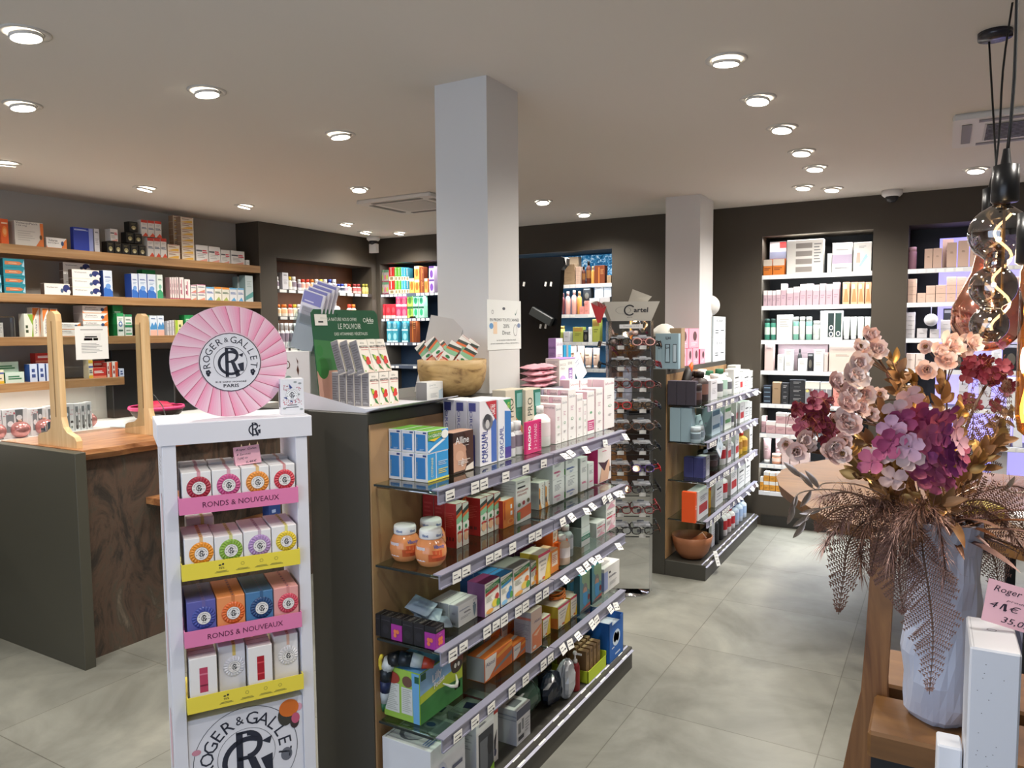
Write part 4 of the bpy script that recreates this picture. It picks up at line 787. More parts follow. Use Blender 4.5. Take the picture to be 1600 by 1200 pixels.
D('orange_box', '#e0661c', [('r', 'F', .12, .1, .9, .82, '#ecd9c8'), ('t', 'F', .5, .72, .6, .06, 'FER', '#b0452a'), ('r', 'F', .2, .55, .8, .58, '#d2562c'), ('l', 'F', .2, .3, .8, .45, 3, '#c08a6c'), ('l', 'L', .1, .5, .9, .9, 4, '#f09a5c'), ('e', 'F', .3, .2, .1, .05, '#d8742c')], F='#e4702a')
D('orange_tall', '#e2802c', [('r', 'F', .15, .3, .85, .9, '#f0dcc4'), ('l', 'F', .2, .4, .8, .8, 5, '#d07a50')], F='#e78a34', T='#f0c49a')
D('sigella', '#c9cbc8', [('r', 'F', 0, .5, 1, .76, '#2f7a5a'), ('t', 'F', .5, .63, .8, .12, 'SIGELLA', '#d8efe2'), ('r', 'L', 0, .5, 1, .8, '#1d4a36'), ('t', 'L', .6, .65, .7, .14, 'SIGELLA', '#4a8a6a')], F='#d8dcd8', L='#4a5450')
D('sigella2', '#c9cbc8', [('r', 'F', 0, .3, 1, .56, '#3a8a6a'), ('t', 'F', .5, .43, .8, .12, 'SIGELLA', '#e4f2ea'), ('r', 'F', .1, .62, .9, .7, '#c0d8cc')], F='#e2e6e2', L='#8a9490')
D('pinkcare', '#d9dad6', [('r', 'F', .05, .6, .95, .68, '#cc3a50'), ('e', 'F', .72, .45, .26, .22, '#e6b8c4'), ('e', 'F', .7, .42, .18, .16, '#f0dcdf'), ('p', 'F', [(.05, .06), (.5, .3), (.9, .1), (.9, .04)], '#e0a8b8'), ('l', 'F', .1, .76, .7, .9, 2, '#9aa09a'), ('l', 'F', .1, .3, .5, .5, 3, '#c09aa4')], F='#efeeea', L='#b4b6b2')
D('lilly', '#8ab53a', [('p', 'F', [(0, .5), (0, .98), (1, .98), (1, .62), (.5, .55)], '#8ab4da'), ('p', 'F', [(0, .34), (0, .56), (.5, .62), (1, .66), (1, .3)], '#b6c63a'), ('p', 'F', [(0, 0), (0, .4), (.4, .46), (1, .36), (1, 0)], '#3a7a3c'), ('e', 'F', .86, .78, .16, .2, '#7c3f2c'), ('e', 'F', .86, .67, .14, .13, '#4a3a30'), ('e', 'F', .82, .7, .03, .05, '#f4f0e6'), ('e', 'F', .9, .7, .03, .05, '#f4f0e6'), ('t', 'F', .38, .75, .34, .14, 'Lilly', '#f4f0f6', 12, .2, .02), ('t', 'F', .42, .62, .36, .09, 'Pousse', '#f4f0f6', 12, .2, .02), ('e', 'F', .45, .34, .12, .13, '#dc9a8a'), ('p', 'F', [(.15, .05), (.4, .3), (.48, .24), (.25, .03)], '#e6ddc9'), ('r', 'F', .8, .2, .94, .33, '#f0efe8'), ('r', 'F', .02, .84, .13, .97, '#1f5a3a'), ('r', 'L', .05, .12, .44, .7, '#d5d8d2'), ('r', 'L', .5, .14, .8, .66, '#d5d8d2'), ('l', 'L', .08, .15, .4, .68, 14, '#b2b6ae'), ('l', 'L', .53, .18, .78, .64, 12, '#b2b6ae'), ('e', 'L', .26, .8, .2, .12, '#9c3a2c'), ('e', 'L', .2, .8, .1, .08, '#e6a83c'), ('e', 'L', .66, .78, .14, .11, '#6a4a3c'), ('p', 'L', [(.82, 0), (.78, .98), (.98, .98), (.98, 0)], '#6aa8d8'), ('r', 'L', .86, .8, .98, .93, '#1f5a3a')], F='#6a9a4c', L='#9ac24a', T='#6fb0dc')
D('abitol', '#e0702a', [('p', 'F', [(.02, .05), (.02, .95), (.42, .95), (.38, .4), (.15, .08)], '#efe6de'), ('t', 'F', .2, .68, .3, .16, 'Abitol', '#3c3c6a'), ('p', 'F', [(.38, .3), (.98, .6), (.98, .42), (.3, .16)], '#8f8d8a'), ('p', 'F', [(.42, .8), (.98, .98), (.98, .8), (.42, .66)], '#f0a040'), ('r', 'L', .0, 0, .1, 1, '#9a9a9a'), ('p', 'T', [(0, .5), (1, .7), (1, .5), (0, .3)], '#c9c4bc')], F='#de6e2c', L='#a3a3a2', T='#e8823a')
D('abitol_tall', '#b9b4b4', [('t', 'F', .6, .72, .6, .07, 'Abitol', '#3c3c6a'), ('p', 'F', [(.1, .45), (.95, .58), (.95, .02), (.1, .02)], '#e88a5c'), ('p', 'F', [(.2, .4), (.9, .5), (.5, .35)], '#f4c8a4'), ('e', 'F', .3, .1, .15, .04, '#efe0d4'), ('l', 'L', .1, .3, .9, .7, 10, '#8a8890'), ('r', 'L', 0, .8, 1, .86, '#c87a6a')], F='#d9bfb0', L='#a9a4a8', T='#e2cfc0')
D('maskbook', '#2e6f7c', [('p', 'F', [(.2, .98), (.98, .98), (.98, .45), (.6, .6), (.2, .8)], '#9ab890'), ('e', 'F', .5, .55, .24, .18, '#8a8d88'), ('e', 'F', .5, .5, .2, .12, '#c9a088'), ('p', 'F', [(.28, .5), (.72, .48), (.7, .2), (.5, .12), (.3, .22)], '#4fa0d4'), ('e', 'F', .86, .3, .1, .08, '#8a2f2a'), ('r', 'F', 0, 0, 1, .07, '#4a4a48'), ('p', 'F', [(.05, .08), (.98, .16), (.98, .08)], '#c85a48')], F='#5f9aa8', T='#4fb4cc', L='#1d4a56')
D('softmask', '#e4e3de', [('r', 'F', .3, .7, .42, .78, '#2a2a2c'), ('t', 'F', .55, .55, .5, .1, 'Softmask', '#6a6a72'), ('r', 'L', .0, .1, 1, .85, '#9aa8d8'), ('r', 'F', 0, .12, .22, .85, '#a9b6e2'), ('l', 'F', .35, .2, .8, .35, 3, '#c0bfbc'), ('r', 'T', .2, .2, .7, .4, '#b0afab'), ('r', 'T', .3, .6, .8, .66, '#8a8985')], F='#ecebe6')
D('monitor_box', '#dfe0e0', [('r', 'F', .12, .06, .96, .72, '#3d4148'), ('r', 'F', .2, .12, .62, .6, '#757a80'), ('e', 'F', .75, .45, .15, .16, '#2a2c32'), ('t', 'F', .35, .85, .4, .05, 'Wellpro', '#8a8a92'), ('p', 'F', [(.55, .02), (.98, .14), (.98, .02)], '#8fbf3c'), ('p', 'T', [(.45, .25), (.8, .3), (.7, .8), (.35, .7)], '#2c3f7a'), ('r', 'T', .08, .1, .3, .9, '#cfd0d2'), ('t', 'L', .45, .93, .5, .05, 'Wellpro', '#8a8a92'), ('l', 'L', .1, .5, .9, .86, 10, '#a5a9b4')], F='#eceded', L='#cdd0d8', T='#eff0ee')
D('bp_box', '#e2e3e4', [('e', 'T', .35, .6, .24, .25, '#77797d'), ('e', 'T', .35, .56, .2, .2, '#c9ccd0'), ('r', 'T', .5, .15, .9, .95, '#9da2ad'), ('e', 'T', .7, .5, .12, .14, '#c8cddb'), ('e', 'T', .7, .5, .07, .09, '#3a4fae'), ('e', 'F', .3, .5, .18, .26, '#c8cddb'), ('e', 'F', .3, .5, .14, .2, '#2f48a8'), ('r', 'F', .6, .55, .9, .6, '#5b6078'), ('l', 'T', .1, .1, .45, .25, 3, '#6f86b8')], F='#dddfe4', L='#d9dbdf', T='#e9e9e8')
D('redwhite', '#dcdcda', [('r', 'F', 0, .75, 1, 1, '#b8382f'), ('p', 'F', [(.2, .3), (.8, .5), (.5, .1)], '#2a2c36'), ('e', 'F', .5, .15, .2, .06, '#4a4e6a')], F='#e6e4e2', L='#b8382f', T='#e8e6e2')
D('bandage', '#cfd0d2', [('r', 'F', 0, .72, 1, .98, '#55596a'), ('r', 'F', .1, .3, .3, .6, '#7a7c80'), ('r', 'F', .36, .35, .5, .66, '#8a8c90'), ('r', 'F', .1, .1, .5, .22, '#4a4c50'), ('l', 'F', .6, .2, .92, .6, 5, '#a2a4a8'), ('r', 'T', .2, .2, .75, .6, '#7d7f84'), ('t', 'T', .4, .8, .6, .1, 'BANDAGE', '#44506a'), ('r', 'L', 0, .8, 1, .84, '#8a90a0'), ('r', 'L', 0, .7, 1, .72, '#8a90a0')], F='#d9dadd', L='#b9bcc4', T='#e4e4e4')
D('arko_acerola', '#e3ddd2', [('t', 'F', .45, .89, .4, .06, 'Arko', '#3c4a44'), ('t', 'F', .5, .78, .86, .06, 'ARKOPTEIL', '#3a3a3c', 0, 0, .02), ('r', 'F', .1, .735, .98, .745, '#c9524a'), ('t', 'F', .55, .69, .7, .04, 'ACEROLA', '#c9524a'), ('p', 'F', [(.12, .55), (.45, .5), (.5, .25), (.25, .4)], '#4f8f3c'), ('p', 'F', [(.45, .3), (.6, .25), (.95, .04), (.6, .1)], '#3c8040'), ('e', 'F', .36, .44, .12, .07, '#b2c23e'), ('e', 'F', .62, .4, .16, .08, '#cf2f2c'), ('e', 'F', .52, .3, .15, .075, '#d83a30'), ('e', 'F', .74, .31, .13, .07, '#c42a28'), ('e', 'F', .62, .35, .04, .02, '#f0c8b8'), ('r', 'F', .08, .03, .2, .07, '#7aa83c'), ('p', 'F', [(.3, 0), (.98, 0), (.98, .3)], '#efd8c8'), ('l', 'L', .12, .1, .9, .9, 11, '#6e6c70'), ('t', 'L', .5, .12, .6, .08, 'Arko', '#d0d0d2')], F='#efe9dd', L='#8c8a8e', T='#e9e5da')
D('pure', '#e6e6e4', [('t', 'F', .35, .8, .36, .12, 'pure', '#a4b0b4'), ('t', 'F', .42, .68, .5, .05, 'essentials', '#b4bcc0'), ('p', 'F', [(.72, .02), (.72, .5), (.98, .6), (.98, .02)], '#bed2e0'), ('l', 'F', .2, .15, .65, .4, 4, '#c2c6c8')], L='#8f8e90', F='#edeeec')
D('smecos', '#dad6cf', [('t', 'F', .22, .76, .36, .09, 'SHOCOS', '#77747c'), ('t', 'F', .2, .62, .24, .07, 'ITALIA', '#77747c'), ('t', 'F', .66, .8, .25, .09, 'DE', '#77747c'), ('r', 'F', .56, .05, .8, .62, '#8a5fae'), ('t', 'F', .68, .33, .44, .16, 'HEB', '#efe8f4', 90), ('e', 'F', .2, .22, .18, .15, '#b89ad0'), ('r', 'F', 0, .96, 1, 1, '#c79adf'), ('e', 'L', .3, .6, .12, .08, '#6a6a6e'), ('e', 'L', .7, .6, .12, .08, '#b0aeb0'), ('l', 'L', .1, .8, .9, .9, 2, '#8a888c')], F='#e6e4dd', L='#c4c0ba', T='#b98ad4')
D('safor_lilac', '#a27fae', [('t', 'F', .5, .87, .8, .07, 'Saforelle', '#8a7a9a'), ('e', 'F', .6, .4, .2, .03, '#7ac88c'), ('e', 'F', .6, .4, .13, .02, '#ece8e4'), ('t', 'L', .5, .8, .8, .07, 'Saforelle', '#6a4f7a'), ('l', 'L', .2, .6, .8, .7, 2, '#7a5f8a'), ('l', 'F', .2, .55, .8, .65, 3, '#b8a8bc')], F='#efe6ea', L='#8f6a9c', T='#a88ab8')
D('cyanbox', '#1f9ccc', [('r', 'F', .25, 0, .35, 1, '#1a7fae'), ('r', 'F', .35, 0, .6, 1, '#a9a8ac')], F='#22a8d8')
# left wall
D('voltaren', '#efe9e0', [('p', 'F', [(.72, .02), (1, .02), (1, .98), (.86, .7)], '#e8823a'), ('p', 'F', [(0, .0), (0, .3), (.06, .02)], '#e8823a'), ('t', 'F', .32, .74, .44, .2, 'Voltaren', '#3c3c44'), ('t', 'F', .34, .5, .5, .12, 'Emulgel', '#3c3c44'), ('e', 'F', .78, .5, .07, .22, '#35507a'), ('r', 'F', 0, 0, 1, .08, '#e8a070')], L='#b5aaa4', T='#d9cfc4', F='#f0ede8')
D('voltaren_big', '#efe9e0', [('t', 'F', .42, .93, .75, .08, 'VoltarenPatch', '#3c3c44'), ('t', 'F', .25, .82, .35, .07, '140 mg', '#3c3c44'), ('p', 'F', [(.7, .0), (1, .0), (1, .98), (.88, .98), (.9, .35)], '#e07a34'), ('l', 'F', .1, .2, .7, .65, 5, '#c6c2ba'), ('e', 'F', .9, .4, .05, .1, '#6a4a2a')], F='#ddd9d0', L='#b9b4aa')
D('volt_blue', '#efe9e0', [('p', 'F', [(.0, .1), (.1, .02), (.7, .02), (.72, .9), (0, .9)], '#f2efe9'), ('t', 'F', .3, .68, .44, .16, 'Voltaren', '#444450'), ('e', 'F', .86, .6, .14, .35, '#23306e'), ('e', 'F', .95, .3, .08, .2, '#e8e6e6'), ('e', 'F', .68, .4, .06, .2, '#4a6080')], L='#6a5a50', T='#cfc4b8', F='#ece6dc')
D('teal_orange', '#1f7f8e', [('p', 'F', [(.08, .3), (.75, .3), (.9, .5), (.75, .7), (.08, .7)], '#c9774a'), ('p', 'F', [(.86, .2), (.98, .1), (.98, .9)], '#a9d0e0'), ('t', 'F', .45, .5, .4, .16, 'Perdolan', '#e8c4a0')], F='#228796', L='#17525c')
D('orange_c', '#e2622a', [('e', 'F', .5, .5, .34, .22, '#f0883a'), ('e', 'F', .5, .5, .2, .13, '#f6b070'), ('r', 'F', .1, .8, .9, .86, '#f4d0b0')])
D('bluebig', '#2038a0', [('t', 'F', .4, .9, .7, .08, 'Medica', '#c8d2f0'), ('r', 'F', .78, 0, 1, 1, '#8c98cc')])
D('whitegrey', '#c9c8cc', [('t', 'F', .5, .85, .6, .08, 'XLS', '#4a4a50'), ('l', 'F', .2, .3, .8, .6, 4, '#a0a0a6')])
D('black_box', '#14110e', [('e', 'F', .5, .4, .28, .2, '#a59a6a'), ('e', 'F', .5, .3, .14, .1, '#d8d2b0'), ('l', 'F', .2, .7, .8, .85, 2, '#6c6548')], F='#1b1814')
D('vomiton', '#e0ddd8', [('r', 'F', 0, .84, 1, 1, '#c83a28'), ('t', 'F', .5, .5, .8, .16, '1DM', '#5a6a80'), ('p', 'F', [(.2, 0), (.7, .24), (1, .1), (1, 0)], '#d85030'), ('l', 'F', .2, .68, .8, .78, 2, '#b8b4b0')])
D('cartons_yel', '#cdbb9c', [('p', 'F', [(.0, .1), (.9, .1), (.9, .5), (.5, .4)], '#e2b04a'), ('t', 'F', .4, .65, .6, .2, 'Dafalgan', '#8a5a4a'), ('r', 'F', .1, .9, .9, .95, '#b84a34')], L='#a88a6e', T='#c0a888', F='#dfd2bc')
D('redwhite_small', '#dcd9d5', [('r', 'F', .02, .6, .5, .7, '#55555a'), ('t', 'F', .72, .62, .4, .3, 'R', '#c83a4a'), ('l', 'F', .1, .2, .8, .5, 3, '#a8a6a4'), ('p', 'F', [(.1, 0), (.9, .2), (.9, 0)], '#d89a8a')])
D('bluewave', '#d8e2ee', [('p', 'F', [(0, 0), (0, .3), (.4, .45), (1, .2), (1, 0)], '#2f6ac0'), ('t', 'F', .5, .75, .7, .08, 'STERIMAR', '#3a5aa0'), ('e', 'F', .5, .4, .3, .1, '#6a9ad8'), ('l', 'F', .2, .55, .8, .66, 2, '#9ab0cc')], L='#2a4fa8')
D('greenwave', '#dce6e0', [('p', 'F', [(0, 0), (0, .3), (.5, .4), (1, .25), (1, 0)], '#3a9a6a'), ('t', 'F', .5, .8, .7, .08, 'RHINO', '#3a6a5a'), ('e', 'F', .5, .5, .26, .1, '#7ab8a0')])
D('pinkstripe', '#e6dcd8', [('r', 'F', 0, .0, 1, .06, '#b8506a'), ('r', 'F', .4, .2, .6, .9, '#c98a98'), ('t', 'F', .3, .5, .7, .2, 'PANTO', '#8a3a50', 90)], L='#a9848a')
D('tealtall', '#c2cfd0', [('p', 'F', [(0, .2), (1, .4), (1, .2), (0, .05)], '#5a9a98'), ('l', 'F', .2, .55, .8, .8, 4, '#9ab0b0')], L='#8aa4a4')
D('small_multi', '#dcdad4', [('t', 'F', .5, .66, .8, .22, 'Cetirix', '#4a5a7a'), ('p', 'F', [(.1, 0), (.9, .35), (.9, 0)], '#d89078'), ('r', 'F', 0, .9, 1, 1, '#c07a9a')])
D('small_multi2', '#dcdfe2', [('t', 'F', .5, .6, .8, .2, 'Loratin', '#3a5a9a'), ('p', 'F', [(.1, 0), (.6, .3), (.9, 0)], '#5aa0d0'), ('r', 'F', 0, .88, 1, 1, '#6aa8d0')])
D('small_multi3', '#dfdcd0', [('t', 'F', .5, .6, .8, .2, 'Reactin', '#4a6a4a'), ('p', 'F', [(.1, 0), (.6, .3), (.9, 0)], '#a0b060'), ('r', 'F', 0, .86, 1, 1, '#e0903c')])
D('orange_stand', '#e4dccb', [('p', 'F', [(0, .5), (0, .98), (.9, .98), (.5, .8)], '#e0803a'), ('t', 'F', .4, .35, .5, .3, 'Voltaren', '#3c4a70', 90), ('p', 'F', [(.85, 0), (1, .3), (1, .98), (.9, .98)], '#e88a40')], F='#efece4')
D('greenleaf', '#e4e6d8', [('p', 'F', [(.4, .98), (1, .98), (1, .0), (.8, .0), (.95, .5)], '#8ab040'), ('t', 'F', .3, .35, .5, .3, 'Vogel', '#3c4a30', 90)])
D('green_tall', '#1f8a4a', [('t', 'F', .5, .75, .7, .2, 'eco', '#c8f0d4')], L='#1a7a40')
D('green_white', '#dfe6e0', [('r', 'F', 0, .85, 1, 1, '#2a9a5a'), ('e', 'F', .5, .52, .3, .12, '#2a60a8'), ('e', 'F', .5, .52, .16, .07, '#dfe6e0'), ('r', 'F', .15, .2, .85, .28, '#2f5f4a'), ('l', 'F', .2, .66, .8, .78, 2, '#7aa890')], L='#1a8a48')
D('green_band', '#dfe4de', [('r', 'F', 0, .78, 1, 1, '#2a8a58'), ('t', 'F', .5, .5, .7, .16, 'D-Cure', '#3c5a48'), ('r', 'F', .1, .1, .9, .25, '#48a070')])
D('mountain', '#d9e4ee', [('p', 'F', [(0, .4), (.3, .66), (.55, .5), (.8, .7), (1, .5), (1, .3), (0, .3)], '#4a90c8'), ('t', 'F', .5, .85, .7, .08, 'PHYSIO', '#4a6a9a'), ('r', 'F', 0, .0, 1, .28, '#e0b0a0')])
D('yellowgreen', '#e0dca0', [('r', 'F', 0, 0, .3, 1, '#a8c83a'), ('t', 'F', .6, .5, .7, .3, 'EFFIZ', '#3c5a2a', 90), ('p', 'F', [(.4, 0), (1, .3), (1, 0)], '#e8a03a')])
D('antidol', '#dfe6e0', [('t', 'F', .5, .5, .7, .5, 'Antidol', '#3a7a54')], F='#cfe0d4', L='#1f7a44', T='#2a9050')
D('bluewhite', '#c9d6ea', [('t', 'F', .5, .5, .75, .5, 'MEDIX', '#3a4f8a', 90)], L='#2f559c')
D('red_stack', '#c8352c', [('t', 'F', .45, .6, .7, .35, 'Dafalgan', '#f0e6e0'), ('r', 'F', 0, 0, 1, .2, '#e88a6a')], T='#c9a890')
D('red_small', '#e0ded8', [('r', 'F', .5, .0, 1, .98, '#d85a34'), ('t', 'F', .28, .5, .8, .3, 'Nuro', '#a83a3a', 90)], L='#c8403a')
D('yellowred', '#e8e0c0', [('r', 'F', .0, .0, 1, .2, '#e0b83a'), ('r', 'F', 0, .7, 1, .82, '#4a5aa0'), ('t', 'F', .5, .45, .7, .3, 'R', '#55556a')])
D('giftset', '#e4e3e3', [('r', 'F', .14, .2, .45, .82, '#85888c'), ('p', 'F', [(.5, .98), (.82, .98), (.78, .3), (.54, .3)], '#6a6d70'), ('e', 'F', .3, .5, .12, .1, '#e9e9ea'), ('e', 'F', .66, .7, .12, .09, '#e4e4e6')]+[('e', 'F', .05+(k*.07) % .3, .78+.04*((k*7) % 5), .018, .016, '#b0304a') for k in range(9)]+[('e', 'F', .46, .86, .03, .04, '#c02a48')])
D('gifttube', '#e2e1e1', [('r', 'F', .12, .1, .66, .9, '#75797b'), ('r', 'F', .2, .06, .6, .2, '#3c3e40'), ('e', 'F', .38, .62, .16, .08, '#e9e9ea'), ('r', 'F', .72, .3, .92, .38, '#3a3a3e'), ('e', 'F', .8, .15, .08, .05, '#7a8a80')]+[('e', 'F', .72+(k*.06) % .22, .62+.05*((k*3) % 6), .022, .016, '#b0304a') for k in range(9)])
# niches
D('box_cream', '#e0cfc4', [('t', 'F', .5, .6, .5, .1, 'NUXE', '#a8988c')], T='#d0bcb0', L='#bca498')
D('box_beige', '#d8b8a4', [('r', 'F', 0, .0, 1, .03, '#8a6f5e'), ('t', 'F', .5, .6, .3, .1, 'oe', '#a88a78')], L='#b8987f', T='#c8a890')
D('box_pinkwhite', '#c9a2a6', [('r', 'F', 0, .68, 1, 1, '#efecea'), ('l', 'F', .2, .3, .8, .5, 2, '#a47c82')], L='#a88488', T='#e9e6e2')
D('box_mauve', '#c4a9b4', [('r', 'F', 0, .7, 1, 1, '#efecea'), ('l', 'F', .2, .3, .8, .5, 2, '#a48c9a')], L='#a48c98', T='#e9e6e2')
D('box_orangelow', '#e0802c', [('r', 'F', 0, .6, 1, 1, '#e8dccc'), ('l', 'F', .1, .3, .8, .5, 2, '#7a4020')])
D('box_ochre', '#dc9a34', [('r', 'F', 0, .62, 1, 1, '#ecebe6'), ('l', 'F', .2, .2, .8, .4, 2, '#a8742a')], T='#ecebe6')
D('box_black', '#26282c', [('l', 'F', .25, .5, .75, .8, 2, '#9a9a9a'), ('r', 'F', .3, .1, .7, .16, '#77777a')])
D('box_kraft', '#a08668', [('t', 'F', .5, .7, .5, .06, 'DAY', '#5a4834')])
D('box_greyset', '#8f9097', [('r', 'F', 0, .7, 1, 1, '#e9e8dc'), ('e', 'F', .15, .6, .12, .06, '#d8d27a'), ('r', 'F', .5, .1, .62, .55, '#b57a4a'), ('r', 'F', .52, .5, .6, .7, '#d9d9da')])
D('box_navy', '#232c3a', [('r', 'F', .1, .85, .9, .9, '#7a93a8'), ('r', 'F', .1, .6, .9, .65, '#7a93a8'), ('r', 'F', .1, .35, .9, .4, '#7a93a8'), ('r', 'F', .1, .1, .9, .15, '#7a93a8')])
D('box_drawers', '#dad8d4', [('r', 'F', .25, .75, .7, .9, '#8e8884'), ('r', 'F', .25, .52, .7, .67, '#8e8884'), ('r', 'F', .25, .29, .7, .44, '#8e8884'), ('r', 'F', .25, .06, .7, .21, '#8e8884'), ('l', 'F', .75, .3, .95, .9, 7, '#8a8a8c')])
D('box_bluered', '#cfcdd2', [('r', 'F', 0, .1, 1, .5, '#b8583a'), ('r', 'F', .6, .8, 1, .98, '#c02a2a'), ('r', 'F', 0, .5, 1, .7, '#7d86a0')])
D('box_lilacband', '#e9e8e8', [('r', 'F', 0, .3, 1, .6, '#b4a8c0'), ('t', 'F', .5, .15, .7, .05, 'derma', '#4a4a54'), ('r', 'F', .2, .75, .8, .78, '#a9a9ac')], T='#e0e0e0')
D('box_tubes', '#e9e7e4', [('p', 'F', [(.15, .3), (.4, .3), (.36, .65), (.2, .65)], '#e0b4a8'), ('p', 'F', [(.4, .15), (.8, .5), (.7, .6), (.3, .2)], '#a9d4ea'), ('l', 'F', .3, .8, .7, .88, 2, '#a0a0a4')])
D('box_amberpk', '#e4b592', [('p', 'F', [(.1, .1), (.5, .98), (.9, .1)], '#cf8f5e'), ('r', 'F', .1, .7, .6, .9, '#eedccf')], T='#e8cdb8')
D('box_white', '#e6e8e6', [('l', 'F', .2, .5, .8, .85, 4, '#b8bab8')])
D('box_window', '#e6e9e7', [('r', 'F', .35, .1, .62, .92, '#26393a'), ('r', 'F', .68, .1, .95, .92, '#2a4a44'), ('e', 'F', .5, .2, .1, .09, '#d9dde0'), ('e', 'F', .5, .42, .1, .09, '#d9dde0'), ('e', 'F', .82, .22, .1, .09, '#d9dde0'), ('e', 'F', .5, .2, .06, .055, '#3c4c5a'), ('e', 'F', .5, .42, .06, .055, '#3c4c5a'), ('e', 'F', .82, .22, .06, .055, '#3c4c5a')])
D('box_pinkplain', '#e2cac6', [('t', 'F', .5, .85, .6, .05, 'LA ROSE', '#a08a88')], L='#c8aeaa')
D('box_taupe', '#a89498', [('l', 'F', .3, .6, .7, .75, 3, '#8a7a80')])
D('box_lightgrey', '#c9c6c8', [('r', 'F', 0, .0, 1, .03, '#77747a'), ('t', 'F', .5, .5, .5, .14, 'EAU', '#9a989a')], L='#aaa8aa')
D('box_amberdark', '#7a3a18', [('r', 'F', .4, 0, .5, .9, '#c87a34'), ('l', 'F', .6, .5, .9, .8, 4, '#b88a5a')])
D('box_salmon', '#e69a90', [('l', 'F', .2, .3, .8, .6, 2, '#c87a72')])
D('box_blackcosm', '#141518', [('e', 'F', .5, .4, .28, .25, '#5f5a50'), ('r', 'F', .1, .85, .9, .95, '#8a8a8a')])
D('box_greenperf', '#9fa446', [('r', 'F', .05, .7, .95, .98, '#a8843c'), ('l', 'F', .2, .4, .8, .6, 2, '#6e7230')])
D('tea_red', '#c42a3a', [('e', 'F', .5, .6, .3, .2, '#e8505a'), ('r', 'F', 0, 0, 1, .22, '#ecd0c8')])
D('tea_pink', '#d83a6a', [('e', 'F', .5, .5, .32, .3, '#f07a90'), ('r', 'F', 0, 0, 1, .2, '#f0e0dc')])
D('tea_green', '#a8cf5a', [('e', 'F', .5, .5, .3, .3, '#5a9a3a'), ('r', 'F', 0, .8, 1, 1, '#2a6a3a')])
D('tea_mint', '#a8e6c0', [('e', 'F', .5, .5, .3, .3, '#2aa878'), ('r', 'F', 0, .84, 1, 1, '#1a5a4a')])
D('tea_teal', '#3a9ab0', [('e', 'F', .5, .5, .3, .3, '#9ad4dc'), ('r', 'F', 0, 0, 1, .15, '#c8e4ea')])
D('tea_orange', '#f0a050', [('e', 'F', .5, .5, .3, .3, '#e0601c'), ('r', 'F', 0, .8, 1, 1, '#f8e0b0')])
D('tea_violet', '#d8c0e0', [('e', 'F', .5, .4, .32, .3, '#6a3aa0'), ('r', 'F', 0, .85, 1, 1, '#5a3a8a')])
for c, n in (('#c22a24', 'can_red'), ('#5aa82a', 'can_green'), ('#2a9ac0', 'can_cyan'), ('#1f6a80', 'can_teal')): D(n, c, [('r', 'F', 0, .0, 1, .32, '#e4dcc4'), ('r', 'F', .2, .05, .8, .28, '#8a7a5a'), ('r', 'F', .35, .4, .45, .98, '#e8f0e8')])
D('multigrey', '#a89a98', [('r', 'F', 0, .8, 1, 1, '#5a8a6a'), ('e', 'F', .3, .4, .2, .2, '#c86a7a'), ('e', 'F', .7, .4, .2, .2, '#9ab04a'), ('r', 'F', 0, 0, 1, .1, '#8a3a4a')])
# far gondola
D('lh_set', '#8fa9b5', [('t', 'F', .55, .87, .2, .08, 'LH', '#1d2026', 0, 0, .03), ('r', 'F', .08, .15, .3, .78, '#7d98a5'), ('r', 'F', .1, .17, .28, .76, '#92acb8'), ('t', 'F', .2, .6, .16, .08, 'LH', '#1d2026', 0, 0, .03), ('r', 'F', .42, .18, .64, .7, '#26323a'), ('p', 'F', [(.44, .2), (.62, .2), (.6, .68), (.46, .68)], '#9fb9c6'), ('t', 'F', .53, .6, .13, .06, 'LH', '#1d2026', 0, 0, .03), ('r', 'F', .76, .18, .92, .7, '#26323a'), ('p', 'F', [(.78, .2), (.9, .2), (.9, .68), (.78, .68)], '#b5c8d2')], L='#5f7f8c')
D('pink_bow', '#cf2f66', [('p', 'F', [(.3, 0), (.45, .6), (.6, .9), (.8, .5), (.7, 0)], '#e8a8bc'), ('e', 'F', .6, .6, .2, .25, '#5a3a3e'), ('l', 'F', .2, .1, .8, .3, 2, '#f0d0d8')], F='#e8a4b8', L='#c8285e')
D('laz_box', '#c3cbd0', [('t', 'F', .5, .82, .5, .1, 'Laz', '#5a5e66', 0, .2), ('r', 'F', .15, .35, .4, .39, '#3a3e46'), ('r', 'F', .15, .25, .4, .29, '#3a3e46'), ('r', 'F', .6, .35, .85, .39, '#3a3e46')], F='#d9dfe2', L='#a9b2b8')
D('box_darkviolet', '#38333c', [('l', 'F', .3, .5, .7, .6, 1, '#55505a')], T='#5a5460')
D('box_bluegrey', '#7f97a2', [('r', 'F', .96, 0, 1, 1, '#4a5a62')], L='#8ca4ae')
D('box_violetblue', '#3d3f78', [('l', 'F', .2, .3, .8, .6, 2, '#55588c')], T='#4a4c80')
D('box_orangeplain', '#e2531a', [('t', 'F', .5, .5, .5, .2, 'nd', '#f0dcd0')])
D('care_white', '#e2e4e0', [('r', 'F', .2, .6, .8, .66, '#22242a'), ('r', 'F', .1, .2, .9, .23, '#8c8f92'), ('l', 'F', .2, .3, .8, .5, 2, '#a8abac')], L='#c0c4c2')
D('care_green', '#d4dad2', [('r', 'F', .1, .7, .9, .84, '#5a9a5e'), ('r', 'F', .1, .25, .9, .4, '#5a9a5e')], L='#a4b0a8')
D('care_blue', '#a9c0c8', [('r', 'F', .1, .68, .9, .86, '#3a6a84'), ('r', 'F', .1, .22, .9, .36, '#3a6a84')], L='#8ba2aa')
D('care_red', '#e2e3e1', [('r', 'F', .1, .2, .9, .5, '#c0282c'), ('l', 'F', .2, .6, .8, .8, 3, '#a8abac')], L='#c8cac8')
